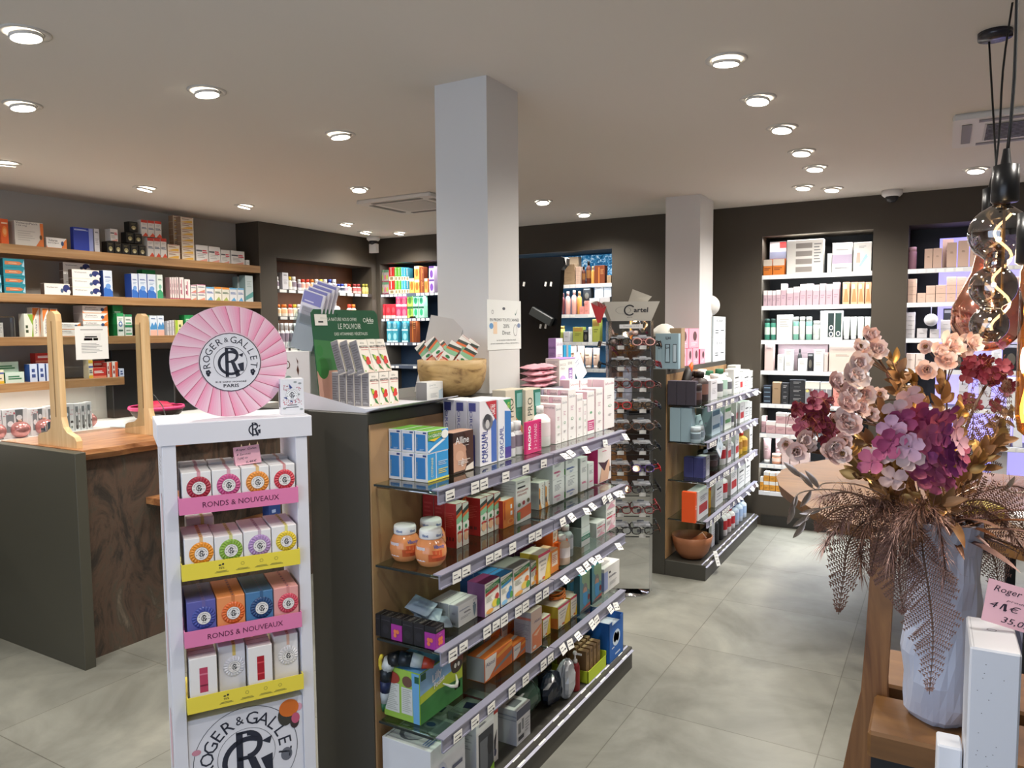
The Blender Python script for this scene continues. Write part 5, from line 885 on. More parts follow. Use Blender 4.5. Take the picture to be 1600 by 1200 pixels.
D('care_yellow', '#dfa624', [('l', 'F', .2, .3, .8, .7, 4, '#8a5a1a'), ('r', 'F', 0, .85, 1, 1, '#c8341c')])
D('kraftbox', '#9a7a52', [('t', 'F', .5, .6, .7, .16, 'natura', '#5a4428', 90), ('r', 'F', .2, .85, .8, .95, '#6e5434')], T='#b08f64', L='#7e6240')
V('pill_white', '#e2e2e4', '#eeeeee', '#8c7f8e', 'pill'); V('pill_red', '#e8e4dc', '#d8402a', '#e8b0a0', 'pill'); V('pill_yellow', '#eae6da', '#e0c23a', '#e8e0c0', 'pill'); V('pill_orange', '#e8e0d0', '#e07a2c', '#efc89a', 'pill'); V('pill_blue', '#e8ecf4', '#2a3f9a', '#3a4050', 'pill'); V('pill_maroon', '#c8a09a', '#8a2c2c', '#a85a5a', 'pill'); V('pill_olive', '#b0a458', '#a8a040', '#c8bc78', 'pill')
V('bigwhite_bottle', '#f0efec', '#f4f3f0', '#e9dcdc', 'tall'); V('grey_bottle', '#9aa2a4', '#e6e6e4', '#c8ccd0', 'tall'); V('amber_bottle', '#c9b29a', '#e6e4e0', '#e0d8d4', 'tall'); V('black_bottle', '#1c1c1e', '#111112', None, 'tall')
V('green_glass', '#3f8a76', '#2a4a44', '#cfe0d8', 'cyl'); V('white_tube', '#dfe8e2', '#eef0ee', None, 'tube'); V('white_cyl', '#dce2de', '#eef0ee', '#c8d2ce', 'cyl'); V('green_clear', '#7ab8a4', '#d0d8d4', '#e2eae6', 'cyl')
V('pink_bottle', '#e8b0a4', '#e4b8ae', None, 'tall'); V('orange_bottle', '#d89a4a', '#e0b47a', None, 'tall'); V('amber_dark', '#5a2410', '#1a1210', '#8a5a2a', 'tall'); V('peach_tube', '#dfb9a0', '#e8d8cc', '#b89078', 'tube'); V('maroon_bottle', '#7a3a3c', '#9a6a6a', None, 'tall')
V('mauve_tube', '#b5989c', '#e6e4e2', '#e0d4d4', 'tube'); V('peach_jar', '#e8a07c', '#f0d4c4', '#f4dcd0', 'jar'); V('rose_bottle', '#b08090', '#d8a8b4', None, 'cyl')
V('white_bottle', '#e4e6e4', '#f0f0f0', '#a8acb0', 'tall'); V('darkbrown_bottle', '#2a1a16', '#1a1210', '#6a4a40', 'tall'); V('darkbrown_jar', '#2c1c1a', '#221614', '#4a3430', 'jar'); V('blue_bottle', '#c8d4e4', '#1f3f80', '#a0b8d8', 'tall'); V('red_cap', '#e8e4e2', '#c01c24', '#c01c24', 'tall'); V('steel_tube', '#a4b8c2', '#c8d4da', '#5a6a74', 'tube'); V('yellow_tall', '#e0b02c', '#c0281c', '#b07818', 'tall'); V('black_pump', '#1a1c1e', '#141516', '#3a3c3e', 'pump'); V('white_pump', '#e6e8e6', '#f2f2f2', '#9aa0a4', 'pump'); V('dotted_bottle', '#e8e8e6', '#e8e8e8', '#5a5a60', 'tall'); V('greencap', '#dfe6e0', '#2a6a4a', '#a0c0b0', 'tall')
V('perfume_green', '#a0a44a', '#b0904a', '#8a8e3c', 'cyl'); V('redpump', '#8f1f24', '#e8e6e4', None, 'pump')
V('steel_jar', '#a4b8c2', '#c4d2d8', '#6a7a84', 'jar')
# ------------------------------------------------------------------ goods on the near gondola
GX = -1.37
ph = "near unit's first glass shelf"
z = 1.1802
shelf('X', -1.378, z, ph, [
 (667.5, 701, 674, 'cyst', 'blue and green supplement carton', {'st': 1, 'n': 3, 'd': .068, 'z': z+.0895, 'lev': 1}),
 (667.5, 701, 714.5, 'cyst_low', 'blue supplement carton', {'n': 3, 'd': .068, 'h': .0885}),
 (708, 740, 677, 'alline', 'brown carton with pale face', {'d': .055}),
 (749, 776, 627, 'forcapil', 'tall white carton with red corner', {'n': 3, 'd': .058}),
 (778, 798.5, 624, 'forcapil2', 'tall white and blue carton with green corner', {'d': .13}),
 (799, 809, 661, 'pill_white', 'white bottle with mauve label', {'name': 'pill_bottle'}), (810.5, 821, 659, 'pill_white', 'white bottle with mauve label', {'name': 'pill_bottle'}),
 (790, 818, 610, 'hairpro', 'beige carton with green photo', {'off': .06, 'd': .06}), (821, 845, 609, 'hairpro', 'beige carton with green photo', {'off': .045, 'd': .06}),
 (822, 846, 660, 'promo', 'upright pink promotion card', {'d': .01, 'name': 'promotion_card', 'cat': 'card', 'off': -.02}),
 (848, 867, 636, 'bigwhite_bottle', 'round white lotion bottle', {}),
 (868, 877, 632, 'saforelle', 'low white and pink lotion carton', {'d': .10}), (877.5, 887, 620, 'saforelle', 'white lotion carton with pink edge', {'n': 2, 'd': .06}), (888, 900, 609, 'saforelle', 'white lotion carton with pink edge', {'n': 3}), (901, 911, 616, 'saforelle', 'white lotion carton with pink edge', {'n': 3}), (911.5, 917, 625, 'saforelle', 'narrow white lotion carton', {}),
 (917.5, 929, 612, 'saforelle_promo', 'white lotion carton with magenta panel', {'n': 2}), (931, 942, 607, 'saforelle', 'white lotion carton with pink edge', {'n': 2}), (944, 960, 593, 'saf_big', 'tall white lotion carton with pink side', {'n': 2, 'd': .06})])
shelf('X', -1.378, z, ph, [(x, x+15, 594, 'saf_big', 'tall pinkish lotion carton in rear row', {'off': .085, 'd': .06, 'n': 1}) for x in (890, 907, 924)])
ph = "near unit's second glass shelf"; z = .9252
def vib(x, y, lab):
    t = thing('vitamin_jar', lab, 'jar', (x, y, z), R_(62), 'round orange jars of children vitamins')
    link('body', MB().lathe([(.028, 0), (.036, .004), (.046, .02), (.0495, .042), (.047, .062), (.040, .078), (.033, .086), (.0325, .09)], mat('#e0925c', .15), 26), t)
    m = MB(); m.lathe([(.0345, .087), (.0355, .09), (.0355, .108), (.033, .114), (.0, .1145)], '#e6e6e4', 24)
    for k in range(5):
        a = 2*pi*k/5; c = Vector((cos(a), sin(a), 0)); u = Vector((-sin(a), cos(a), 0)); fr = Fr(c*.0358+Vector((0, 0, .091)), u, (0, 0, 1)); fr_text(m, fr, .0, .008, .022, .009, 'Vibovit', mat('#2c5a9c'), bold=.02)
    link('lid', m, t)
    m = MB()
    def patch(a0, a1, z0, z1, c, r=.0503):
        n = 6; vs = []
        for k in range(n+1):
            a = R_(a0+(a1-a0)*k/n)
            for zz in (z0, z1): rr = .0005+[.0365, .046, .0497, .0473, .0405][0 if zz < .008 else 1 if zz < .03 else 2 if zz < .055 else 3 if zz < .07 else 4]; vs.append((rr*cos(a), rr*sin(a), zz))
        m.add(vs, [(2*k, 2*k+2, 2*k+3, 2*k+1) for k in range(n)], c)
    patch(-182, -138, .022, .066, '#dccfd0'); patch(-125, -92, .022, .045, '#c2582a'); patch(-112, -72, .034, .056, '#c8562c'); patch(-95, -45, .022, .034, '#b8481f')
    for k, (a, zz) in enumerate(((-105, .064),)):
        aa = R_(a+10); c = Vector((cos(aa), sin(aa), 0)); fr = Fr(c*.0478+Vector((0, 0, .060)), (-sin(aa), cos(aa), 0), (0, 0, 1)); fr_text(m, fr, .008, .008, .034, .012, 'Vibovit', mat('#2a5fa8'), bold=.03)
    link('label', m, t)
vib(-1.365, 1.842, 'round orange vitamin jar, front of three on second glass shelf')
vib(-1.468, 1.845, 'round orange vitamin jar, left one of three on second glass shelf')
vib(-1.440, 1.945, 'round orange vitamin jar with greyish lid behind the other two')
shelf('X', -1.40, z, ph, [
 (694.5, 702, 768, 'red_plain', 'tall plain red carton', {'n': 2, 'off': .035, 'd': .045}), (703, 711.5, 768, 'red_arko', 'tall red-sided carton in rear row', {'off': .06, 'd': .07}),
 (712.5, 721.5, 788, 'red_arko', 'red and white carton with fruit picture', {'d': .05, 'off': -.01}), (722.5, 732, 786, 'red_arko', 'red and white carton with fruit picture', {'d': .05, 'off': -.01}),
 (720, 729, 762, 'red_arko', 'tall red-sided carton in rear row', {'off': .06}), (730, 739, 762, 'red_arko', 'tall red-sided carton in rear row', {'off': .06}), (741, 748, 762, 'red_arko', 'tall red-sided carton in rear row', {'off': .06}),
 (750, 760.5, 779, 'red_arko', 'red and white carton with fruit picture', {'d': .075}), (761, 771, 775, 'red_arko', 'red and white carton with fruit picture', {'d': .075}), (772, 782, 771, 'red_arko', 'red and white carton with fruit picture', {'d': .075}),
 (786, 804, 783, 'orange_arko', 'orange effervescent carton', {'off': -.02, 'd': .04}), (806, 829.5, 752, 'immunite', 'white programme carton with orange panel', {'d': .10, 'off': -.03}),
 (831, 840, 748, 'immunite', 'white programme carton behind', {'d': .10, 'off': .06}),
 (842, 851, 755, 'thermo', 'white slimming carton with vertical lettering', {'d': .08}), (852, 862, 752, 'thermo', 'white slimming carton with vertical lettering', {'d': .08})])
shelf('X', -1.385, .9302, ph, [(863.5, 882, 713, 'seriel_pink', 'grey carton with pink lettering', {'st': 2, 'd': .14}), (884, 903, 708, 'seriel_blue', 'grey carton with blue lettering', {'st': 2, 'd': .14}), (907, 918, 716, 'seriel_tall', 'slim grey carton with pink letter', {'d': .12}), (919, 928, 724, 'seriel_tall', 'slim grey carton with pink letter', {'d': .06}), (934, 955, 691, 'slim_pink', 'magenta and white body care carton', {'n': 3, 'd': .045})])
ph = "near unit's third glass shelf"; z = .6902
for k in range(6): put(['purple_mix', 'black_mix', 'black_mix', 'purple_mix', 'black_mix', 'black_mix'][k], 'product_carton', 'box', ['black carton with purple flower panel', 'plain black carton'][0 if k in (0, 3) else 1], ph, (-1.300-k*.043, 1.772, z), pi/2, .045, .042, .070, di=k, order=0)
shelf('X', -1.338, z, ph, [(716, 747, 947, 'white_figure', 'white carton with small grey figure', {'n': 3, 'd': .036}),
 (757, 781, 913, 'vital_purple', 'purple-sided vitamin carton', {'off': -.03, 'd': .07}), (781.8, 801, 902, 'vital_blue', 'blue-sided vitamin carton', {'d': .055, 'n': 3, 'off': -.03}), (801.8, 828, 889, 'vital_grey', 'white vitamin carton with orange band', {'d': .10, 'off': -.03}), (829, 840, 880, 'vital_red', 'vitamin carton with red panel', {'d': .10, 'off': -.02}),
 (815, 838, 862, 'vital_purple', 'purple-topped carton in rear row', {'off': .085, 'd': .04, 'n': 2}),
 (841, 860, 868, 'omni', 'white and yellow vitamin carton', {'off': -.03, 'd': .08}), (860.5, 873, 862, 'orange_tall', 'orange and cream carton', {'off': -.02}),
 (873, 887.5, 849, 'orange_box', 'bright orange carton, lower', {'d': .07}), (863, 871.5, 812, 'orange_box', 'bright orange carton, raised', {'z': z+.085, 'd': .09, 'off': .02}), (863, 871.5, 860, 'orange_box', 'bright orange carton under the raised one', {'off': .02, 'd': .09, 'h': .084})])
shelf('X', -1.365, .6902, ph, [(876, 886, 822, 'grey_bottle', 'grey bottle with white cap', {'off': .01}), (889, 900, 824, 'grey_bottle', 'grey bottle with white cap', {'off': -.02}), (884, 895, 840, 'amber_bottle', 'amber bottle with white cap', {'off': -.055}), (893, 903, 808, 'black_bottle', 'black bottle', {'off': .08}),
 (908.5, 921, 786, 'sigella', 'green and white hygiene carton, raised', {'z': .775, 'd': .12}), (908.5, 922, 823, 'sigella2', 'white hygiene carton with green band', {'h': .084, 'd': .12}),
 (932, 946, 818, 'pinkcare', 'white intimate care carton with red band', {'d': .11}), (947, 962, 766, 'pinkcare', 'white intimate care carton with red band', {'st': 2, 'd': .11}), (925, 936, 778, 'pinkcare', 'white carton in rear row', {'off': .10, 'd': .05})])
# pile of blue-grey sachets
def pouch(name, label, cat, loc, rz, w, d, hgt, c, tilt=(0, 0), group=None, mark=None, seed=0):
    rr = random.Random(seed); m = MB(); n, k = 9, 7; vs = []; 
    for s_ in (1, -1):
        for j in range(k+1):
            for i in range(n+1):
                u, v = i/n, j/k; b = (sin(pi*u)*sin(pi*v))**.55 if 0 < u < 1 and 0 < v < 1 else 0
                vs.append(((u-.5)*w, (v-.5)*d, hgt/2+s_*hgt/2*b*(.65+.7*rr.random())))
    N = (n+1)*(k+1); fs = []
    for j in range(k):
        for i in range(n): a = j*(n+1)+i; fs.append((a, a+1, a+n+2, a+n+1)); fs.append((N+a, N+a+n+1, N+a+n+2, N+a+1))
    m.add(vs, fs, c, True)
    if mark: m.box((-w*.3, -d*.25, hgt*.98), (w*.3, d*.25, hgt*1.02), mark)
    o = link(name, m); o.location = loc; o.rotation_euler = (tilt[0], tilt[1], rz); tag(o, label, cat, group); return o
for k, (dx, dy, dz, a, tl) in enumerate(((0, 0, .0, .3, 0), (-.05, .05, .0, -.5, 0), (.015, .045, .018, .9, .25), (-.04, .01, .022, -.2, -.2), (-.012, .03, .046, .5, .3), (-.045, .04, .05, 1.2, .1), (-.03, .02, .072, .1, .4))):
    pouch('sample_sachet', f'blue-grey sachet, {ORD[k]} from the bottom of the small pile behind the black cartons', 'sachet', (-1.405+dx, 1.86+dy, z+dz), a, .085, .065, .018, mat(['#8c9cab', '#7f90a2', '#97a6b4'][k % 3], .3), (tl, tl*.6), 'blue-grey sachets in a pile', seed=k)
ph = "near unit's fourth glass shelf"; z = .4202
put('lilly', 'toy_carton', 'box', 'large green and blue illustrated box', ph, (-1.385, 1.80, z), pi/2, .235, .145, .165)
lh = link('carry_handle', MB().tube([(0, 0, 0), (.02, .018, -.012), (.025, .04, -.02), (.012, .065, -.018), (0, .075, .0)], [.002, .005, .006, .005, .002], '#eceae4', 6)); lh.location = (-1.3835, 1.92, .505)
tag(lh, 'white plastic strap hanging on the illustrated green box', 'strap')
# dark patterned kids bag hanging over the box
t = thing('folded_umbrella', 'dark patterned folded umbrella with yellow and red lying over the green box', 'umbrella', (-1.46, 1.80, .60))
um = MB(); path = [Vector(p) for p in ((-.080, .0, -.175), (-.070, .0, -.14), (-.062, -.002, -.10), (-.056, -.005, -.06), (-.050, -.006, -.02), (-.035, -.004, .008), (-.005, .004, .018), (.03, .02, .014), (.06, .036, .006), (.09, .055, -.002))]; rd = [.006, .012, .017, .02, .021, .023, .024, .023, .02, .012]
for i in range(9): um.tube([path[i], path[i+1]], [rd[i], rd[i+1]], mat(['#2c6a48', '#b4bec4', '#1d2a52', '#17222c', '#c9d0d2', '#141a20', '#17222c', '#b9c2c4', '#b8402a'][i], .35), 10)
link('canopy', um, t)
link('handle', MB().tube([(-.05, -.03, .03), (-.062, -.024, .012), (-.066, -.02, -.008), (-.058, -.024, -.02)], .006, '#d8c23a', 8), t)
shelf('X', -1.358, z, ph, [(757, 801, 1030, 'abitol', 'orange and grey carton, front row', {'d': .075}), (801.8, 830, 1010, 'abitol', 'orange and grey carton, front row', {'d': .075}), (756, 782, 985, 'abitol', 'orange and grey carton, raised rear row', {'off': .08, 'd': .07}), (783, 808, 968, 'abitol', 'orange and grey carton, raised rear row', {'off': .08, 'd': .07}),
 (829.5, 847, 958, 'abitol_tall', 'tall pale orange carton', {'off': -.025, 'd': .075}), (848, 860, 967, 'omni', 'slim yellow carton', {'d': .03})])
shelf('X', -1.365, .4202, ph, [(872, 890.5, 950, 'omni', 'yellow vitamin carton with red stripe', {'d': .11, 'off': -.02}), (891.5, 905, 935, 'omni', 'yellow vitamin carton with red stripe', {'d': .10, 'off': -.015}), (866, 878, 912, 'orange_tall', 'orange and cream carton at the back', {'off': .10, 'd': .05}),
 (906, 922, 900, 'maskbook', 'teal carton with masked face', {'d': .03, 'off': -.03}), (925, 940, 886, 'maskbook', 'teal carton with masked face', {'d': .035, 'off': -.03}), (944, 968, 890, 'softmask', 'white mask carton with lilac side', {'d': .13, 'off': -.025})])
for k, (y_, x_) in enumerate(((2.86, -1.47), (3.0, -1.46))): put('maskbook', 'product_carton', 'box', 'dark teal carton leaning at the rear', ph, (x_, y_, .4202), pi/2, .11, .05, .14, order=y_)
t = tag(link('cable_coil', MB().tube([(.03*cos(a*.7)*(1+.1*sin(a*2)), .045*sin(a*.7), .004+.003*sin(a)*1+.0025*a/2) for a in range(0, 30)], .004, '#d8762c', 6), None, (-1.40, 2.78, .5045)), 'coiled orange band lying on the yellow vitamin cartons', 'band')
ph = "near unit's base shelf"; z = .1062
put('bp_box', 'device_carton', 'box', 'long white carton with blue circle', ph, (-1.33, 1.775, z), pi/2, .19, .19, .255)
put('monitor_box', 'device_carton', 'box', 'white monitor carton with dark window', ph, (-1.335, 2.04, z), pi/2, .115, .115, .235)
put('monitor_box', 'device_carton', 'box', 'white monitor carton half hidden behind', ph, (-1.455, 1.99, z), pi/2, .10, .07, .225)
put('redwhite', 'device_carton', 'box', 'red and white carton', ph, (-1.355, 2.17, z), pi/2, .045, .12, .235)
put('bandage', 'device_carton', 'box', 'white bandage carton with navy band', ph, (-1.335, 2.315, z), pi/2, .105, .10, .135)
put('bandage', 'device_carton', 'box', 'white bandage carton on the rear side', ph, (-1.44, 2.27, z), pi/2, .09, .07, .12)
def blob(name, label, cat, loc, r, c, seed, rough=.3, col2=None):
    rr = random.Random(seed); m = MB(); n, k = 18, 10; vs = []
    for j in range(k+1):
        for i in range(n):
            a = 2*pi*i/n; b = pi*j/k; q = 1+.16*sin(3*a+seed)*sin(b)+.12*sin(5*a+2*b+seed)+rr.uniform(-.06, .06)
            vs.append((r[0]*sin(b)*cos(a)*q, r[1]*sin(b)*sin(a)*q, max(0, r[2]*(1-cos(b))*(.9+.1*q))))
    fs = [(j*n+i, (j+1)*n+i, (j+1)*n+(i+1) % n, j*n+(i+1) % n) for j in range(k) for i in range(n)]
    m.add(vs, fs, c, False); o = link(name, m); o.location = loc; tag(o, label, cat); return o
blob('wrapped_shoes', 'dark green shoes in crumpled clear plastic on the base shelf', 'bag', (-1.44, 2.54, z), (.075, .11, .075), mat('#3f5248', .18), 3)
blob('wrapped_shoes', 'navy shoes wrapped in plastic beside the silver bag', 'bag', (-1.375, 2.66, z), (.05, .07, .07), mat('#1d2431', .15), 5)
o = blob('silver_bag', 'silver plastic-wrapped bag standing on the base shelf', 'bag', (-1.335, 2.735, z), (.035, .055, .085), mat('#b4b7bb', .2, .2), 9)
put('redpump', 'pump_bottle', 'bottle', 'red pump bottle with white head', ph, (-1.315, 2.80, z), pi/2, .042, .042, .17)
t = thing('display_tray', 'lime green card tray holding brown cartons on the base shelf', 'tray', (-1.305, 2.89, z), pi/2)
link('tray_box', MB().box((0, 0, 0), (.20, .18, .003), '#b8cc2c').box((0, 0, 0), (.20, .003, .055), '#b8cc2c').box((0, 0, 0), (.003, .18, .055), '#a4b828').box((.197, 0, 0), (.2, .18, .075), '#b8cc2c').box((0, .177, 0), (.2, .18, .10), '#a4b828'), t)
for i in range(4):
    for j in range(3): put('kraftbox', 'product_carton', 'box', 'narrow brown kraft carton in lime tray', ph, (-1.318-.05*j, 2.90+i*.040, z+.004), pi/2, .030, .044, .135+.008*j, di=j, order=i)
t = thing('display_box', 'open blue cardboard display box at the far end of base shelf', 'box', (-1.30, 3.115, z), pi/2)
m = MB(); BL = mat('#1d62b4'); m.box((0, 0, 0), (.17, .002, .17), BL).box((0, 0, 0), (.002, .21, .19), BL).box((.168, 0, 0), (.17, .21, .19), BL).box((0, .208, 0), (.17, .21, .205), BL).box((0, 0, 0), (.17, .21, .003), BL).box((0, 0, .17), (.035, .002, .19), BL).box((.135, 0, .17), (.17, .002, .19), BL)
fr = Fr((0, 0, 0), (1, 0, 0), (0, 0, 1)); fr.e = .0006; fr_ell(m, fr, .085, .10, .045, .038, mat('#cfe0f0')); fr_ell(m, fr, .07, .105, .02, .024, mat('#8a5a5a')); fr_ell(m, fr, .1, .1, .018, .022, mat('#3a4a7a')); fr_rect(m, fr, .03, .06, .06, .065, mat('#e8f0f8')); fr_rect(m, fr, .07, .02, .13, .028, mat('#c8d8f0'))
link('carton', m, t); link('liner', MB().box((.004, .004, .10), (.166, .206, .155), '#b8c4cc'), t)

# ------------------------------------------------------------------ on top of the near gondola
z = 1.3955
tr = thing('display_tray', 'white cardboard tray with green board carrying vitamin cartons', 'display', (-1.79, 1.80, z))
m = MB(); m.box((-.05, .0, 0), (.225, .36, .003), WH).add([(.225, -.02, .003), (.225, .38, .003), (.318, .36, .028), (.300, -.045, .022), (.225, -.02, .001), (.225, .38, .001), (.318, .36, .026), (.300, -.045, .020)], [(0, 3, 2, 1), (4, 5, 6, 7), (0, 4, 7, 3), (2, 6, 5, 1), (3, 7, 6, 2)], WH)
m.add([(-.05, -.02, 0), (.225, -.02, 0), (.300, -.045, .022), (.225, -.02, .012), (-.05, -.02, .06)], [(0, 1, 2, 3, 4)], WH)
m.add([(-.05, -.0185, 0), (.225, -.0185, 0), (.300, -.0435, .022), (.225, -.0185, .012), (-.05, -.0185, .06)], [(4, 3, 2, 1, 0)], WH); link('tray', m, tr)
m = MB(); Mb = Matrix.Translation((-.060, .078, 0)) @ Matrix.Rotation(R_(90), 4, 'Z') @ Matrix.Rotation(R_(-6), 4, 'X')
GR = mat('#1a5a3a', .5); bw = .345; bh = .335
m.prism([(0, 0), (bw, 0), (bw, bh-.015), (bw-.015, bh), (.012, bh), (0, bh-.012)], .003, GR, Mb)
u = (Mb.to_3x3() @ Vector((1, 0, 0))); v = (Mb.to_3x3() @ Vector((0, 0, 1))); fr = Fr(Mb @ Vector((0, 0, 0)), u, v); fr.e = .0008
fr_rect(m, fr, 0, 0, bw, .12, mat('#c99c8c')); fr_poly(m, fr, [(0, .12), (bw, .12), (bw, .20), (0, .23)], mat('#3a7a44')); fr.e = .0012; fr_ell(m, fr, .03, .13, .028, .038, mat('#2c7a34')); fr_ell(m, fr, .022, .19, .015, .02, mat('#2f7a3a'))
W2 = mat('#e4efe4'); fr_text(m, fr, .15, bh-.035, .15, .012, 'LA NATURE NOUS OFFRE', W2); fr_text(m, fr, .185, bh-.060, .12, .020, 'LE POUVOIR', W2); fr_text(m, fr, .19, bh-.086, .175, .013, 'DES VITAMINES VÉGÉTALES', W2); fr_text(m, fr, .298, bh-.036, .042, .018, 'Arko', W2, bold=.02); fr_rect(m, fr, .282, bh-.05, .315, bh-.048, W2); fr_ring(m, fr, .268, bh-.037, .006, .008, W2)
fr.e = .002; fr_rect(m, fr, .012, bh-.057, .072, bh-.018, TAG); fr.e = .0025; fr_rect(m, fr, .028, bh-.047, .052, bh-.042, INK)
link('header_board', m, tr)
phA = 'on the green-backed tray'
for j in range(5):
    for i in range(3):
        if j and i: continue
        put('arko_acerola', 'vitamin_carton', 'box', 'cream vitamin carton with red berries, lower row', phA, (-1.655-j*.0335, 1.905+i*.052, z+.0035), pi/2, .050, .032, .113, di=j, order=i)
for q, (yy, nn) in enumerate(((1.885, 3), (1.965, 2))):
    for j in range(nn):
        M = Matrix.Translation((-1.655-j*.042-(0 if q == 0 else .0), yy+q*.01, z+.1185)) @ Matrix.Rotation(pi/2, 4, 'Z') @ Matrix.Rotation(R_(-17), 4, 'X')
        for i in range(2 if q == 0 and j == 0 else 1): put('arko_acerola', 'vitamin_carton', 'box', 'tilted vitamin carton with red berries, upper row', phA, None, 0, .050, .034, .115, di=j, order=q*2+i, M=M @ Matrix.Translation((i*.0515, 0, 0)))
put('pure', 'product_carton', 'box', 'white carton lettered pure with blue corner', 'between tray and wooden bowl', (-1.625, 2.185, z), pi/2, .10, .05, .068)
# RG style white box and brochures
t = thing('display_carton', 'white carton with brown leaf logo behind the soap stand header', 'box', (-2.068, 1.90, z-.028), 0)
m = MB(); m.bbox((0, 0, .0285), (.15, .09, .215), '#dcd8d4', .002); fr = Fr((0, 0, .0285), (1, 0, 0), (0, 0, 1)); fr.e = .0006; BR = mat('#5a3424')
fr_rect(m, fr, .030, .105, .0335, .165, BR); fr_rect(m, fr, .022, .155, .042, .158, BR); fr_ring(m, fr, .04, .138, .011, .0145, BR); fr_ring(m, fr, .027, .138, .010, .013, BR); fr_poly(m, fr, [(.085, .165), (.092, .14), (.086, .12), (.094, .10), (.098, .12), (.092, .138), (.095, .15)], BR); fr_ell(m, fr, .045, .085, .018, .014, mat('#7d9488'))
link('box', m, t)
t = thing('brochure_holder', 'clear acrylic holder of lilac leaflets behind the green board', 'leaflet holder', (-1.985, 1.935, z+.1875), 0)
Mh = Matrix.Rotation(R_(16), 4, 'Y') @ Matrix.Rotation(R_(-5), 4, 'X')
link('holder', MB().box((-.05, -.03, 0), (.07, -.027, .13), ACRYL, Mh).box((-.05, .05, 0), (.07, .053, .16), ACRYL, Mh).box((-.05, -.03, 0), (-.047, .05, .14), ACRYL, Mh).box((.067, -.03, 0), (.07, .05, .14), ACRYL, Mh), t)
for k in range(4):
    m = MB(); y0 = -.022+k*.018; hh = .215+k*.013; m.box((-.043+.0*k, y0, .004), (.062, y0+.006, hh), '#d6d4dc', Mh)
    u = Mh.to_3x3() @ Vector((1, 0, 0)); v = Mh.to_3x3() @ Vector((0, 0, 1)); fr = Fr(Mh @ Vector((-.043, y0, 0)), u, v); fr.e = .0006; fr_rect(m, fr, .004, hh-.045, .095, hh-.004, mat('#7f7fb8')); fr.e = .0009; fr_rect(m, fr, .015, hh-.038, .06, hh-.034, mat('#d6d4e6'))
    if k == 0: fr.e = .0006; fr_rect(m, fr, .01, hh-.12, .09, hh-.055, mat('#b9b9c6')); fr_rect(m, fr, .013, hh-.117, .087, hh-.058, mat('#dddbe0')); [fr_rect(m, fr, .02, hh-.11+q*.012, .08, hh-.108+q*.012, mat('#a8a8b4')) for q in range(4)]
    link('leaflet', m, t)
# leaning pale board, bowl
o = link('leaning_board', MB().box((0, 0, 0), (.16, .006, .33), '#c3c0bd', Matrix.Rotation(R_(-9), 4, 'X') @ Matrix.Rotation(R_(10), 4, 'Y')).mesh('leaning_board')); o.location = (-1.925, 2.50, z+.001); o.rotation_euler = (0, 0, R_(8)); tag(o, 'pale grey board leaning against the left side of the near column', 'board')
bw = thing('wooden_bowl', 'large grained wooden bowl on top of the near shelving unit', 'bowl', (-1.665, 2.405, z))
link('bowl', MB().lathe([(.060, 0), (.085, .006), (.112, .03), (.128, .065), (.134, .10), (.135, .142), (.129, .144), (.126, .10), (.112, .05), (.08, .022), (.01, .018)], BOWLW, 40), bw)
rr = random.Random(12)
BC = [(-.075, -.06, .10, 25, -38, 60), (-.05, -.035, .108, 25, -38, 62), (-.02, -.055, .115, 20, -38, 58), (.03, -.01, .115, 15, 38, 64), (.055, .02, .105, 15, 38, 66), (.0, .03, .12, 15, 40, 60), (.02, -.06, .098, 12, 36, 60), (-.06, .03, .10, 35, -30, 50), (.08, -.03, .085, 10, 42, 70)]
for k, (dx, dy, dz, rx, ry, rz) in enumerate(BC):
    M = Matrix.Translation((-1.665+dx*.8, 2.405+dy+.0, z+dz+.05)) @ Matrix.Rotation(R_(32), 4, 'Z') @ Matrix.Rotation(R_(ry), 4, 'Y') @ Matrix.Rotation(R_(-rx), 4, 'X') @ Matrix.Translation((-.025, -.015, -.045))
    put('red_arko', 'vitamin_carton', 'box', 'red and white vitamin carton in the wooden bowl', 'near unit top', None, 0, .048, .030, .115, order=k, M=M)
# notice on the column
m = MB(); m.box((0, 0, 0), (.0008, .275, .205), '#e6e8e4'); fr = Fr((.0008, 0, 0), (0, 1, 0), (0, 0, 1)); fr.e = .0005; g = mat('#55585c')
fr_text(m, fr, .138, .125, .235, .016, "EN PROMO TOUTE L'ANNÉE", g); fr_text(m, fr, .15, .098, .05, .016, '20%', g); fr_text(m, fr, .15, .07, .065, .017, 'Direct', g); fr_text(m, fr, .15, .040, .16, .007, 'sur le matériel médical en stock', g); fr_text(m, fr, .14, .026, .235, .007, 'aérosol, tensiomètre, orthèses, thermomètre...', g)
fr_ell(m, fr, .03, .098, .016, .012, mat('#6a9ac8')); fr_rect(m, fr, .045, .066, .075, .115, mat('#e8cdb0')); fr_ring(m, fr, .225, .08, .014, .0155, g, ry=1.6); fr_ell(m, fr, .255, .10, .014, .010, mat('#7a8aa8')); fr_ell(m, fr, .13, .17, .012, .006, g); fr_ring(m, fr, .04, .155, .006, .008, g); fr_poly(m, fr, [(.22, .15), (.228, .142), (.246, .172), (.229, .15)], mat('#5a7a70'))
o = link('column_notice', m); o.location = (-1.596, 2.556, 1.570); tag(o, 'white year-round promotion notice taped to the near column', 'notice')
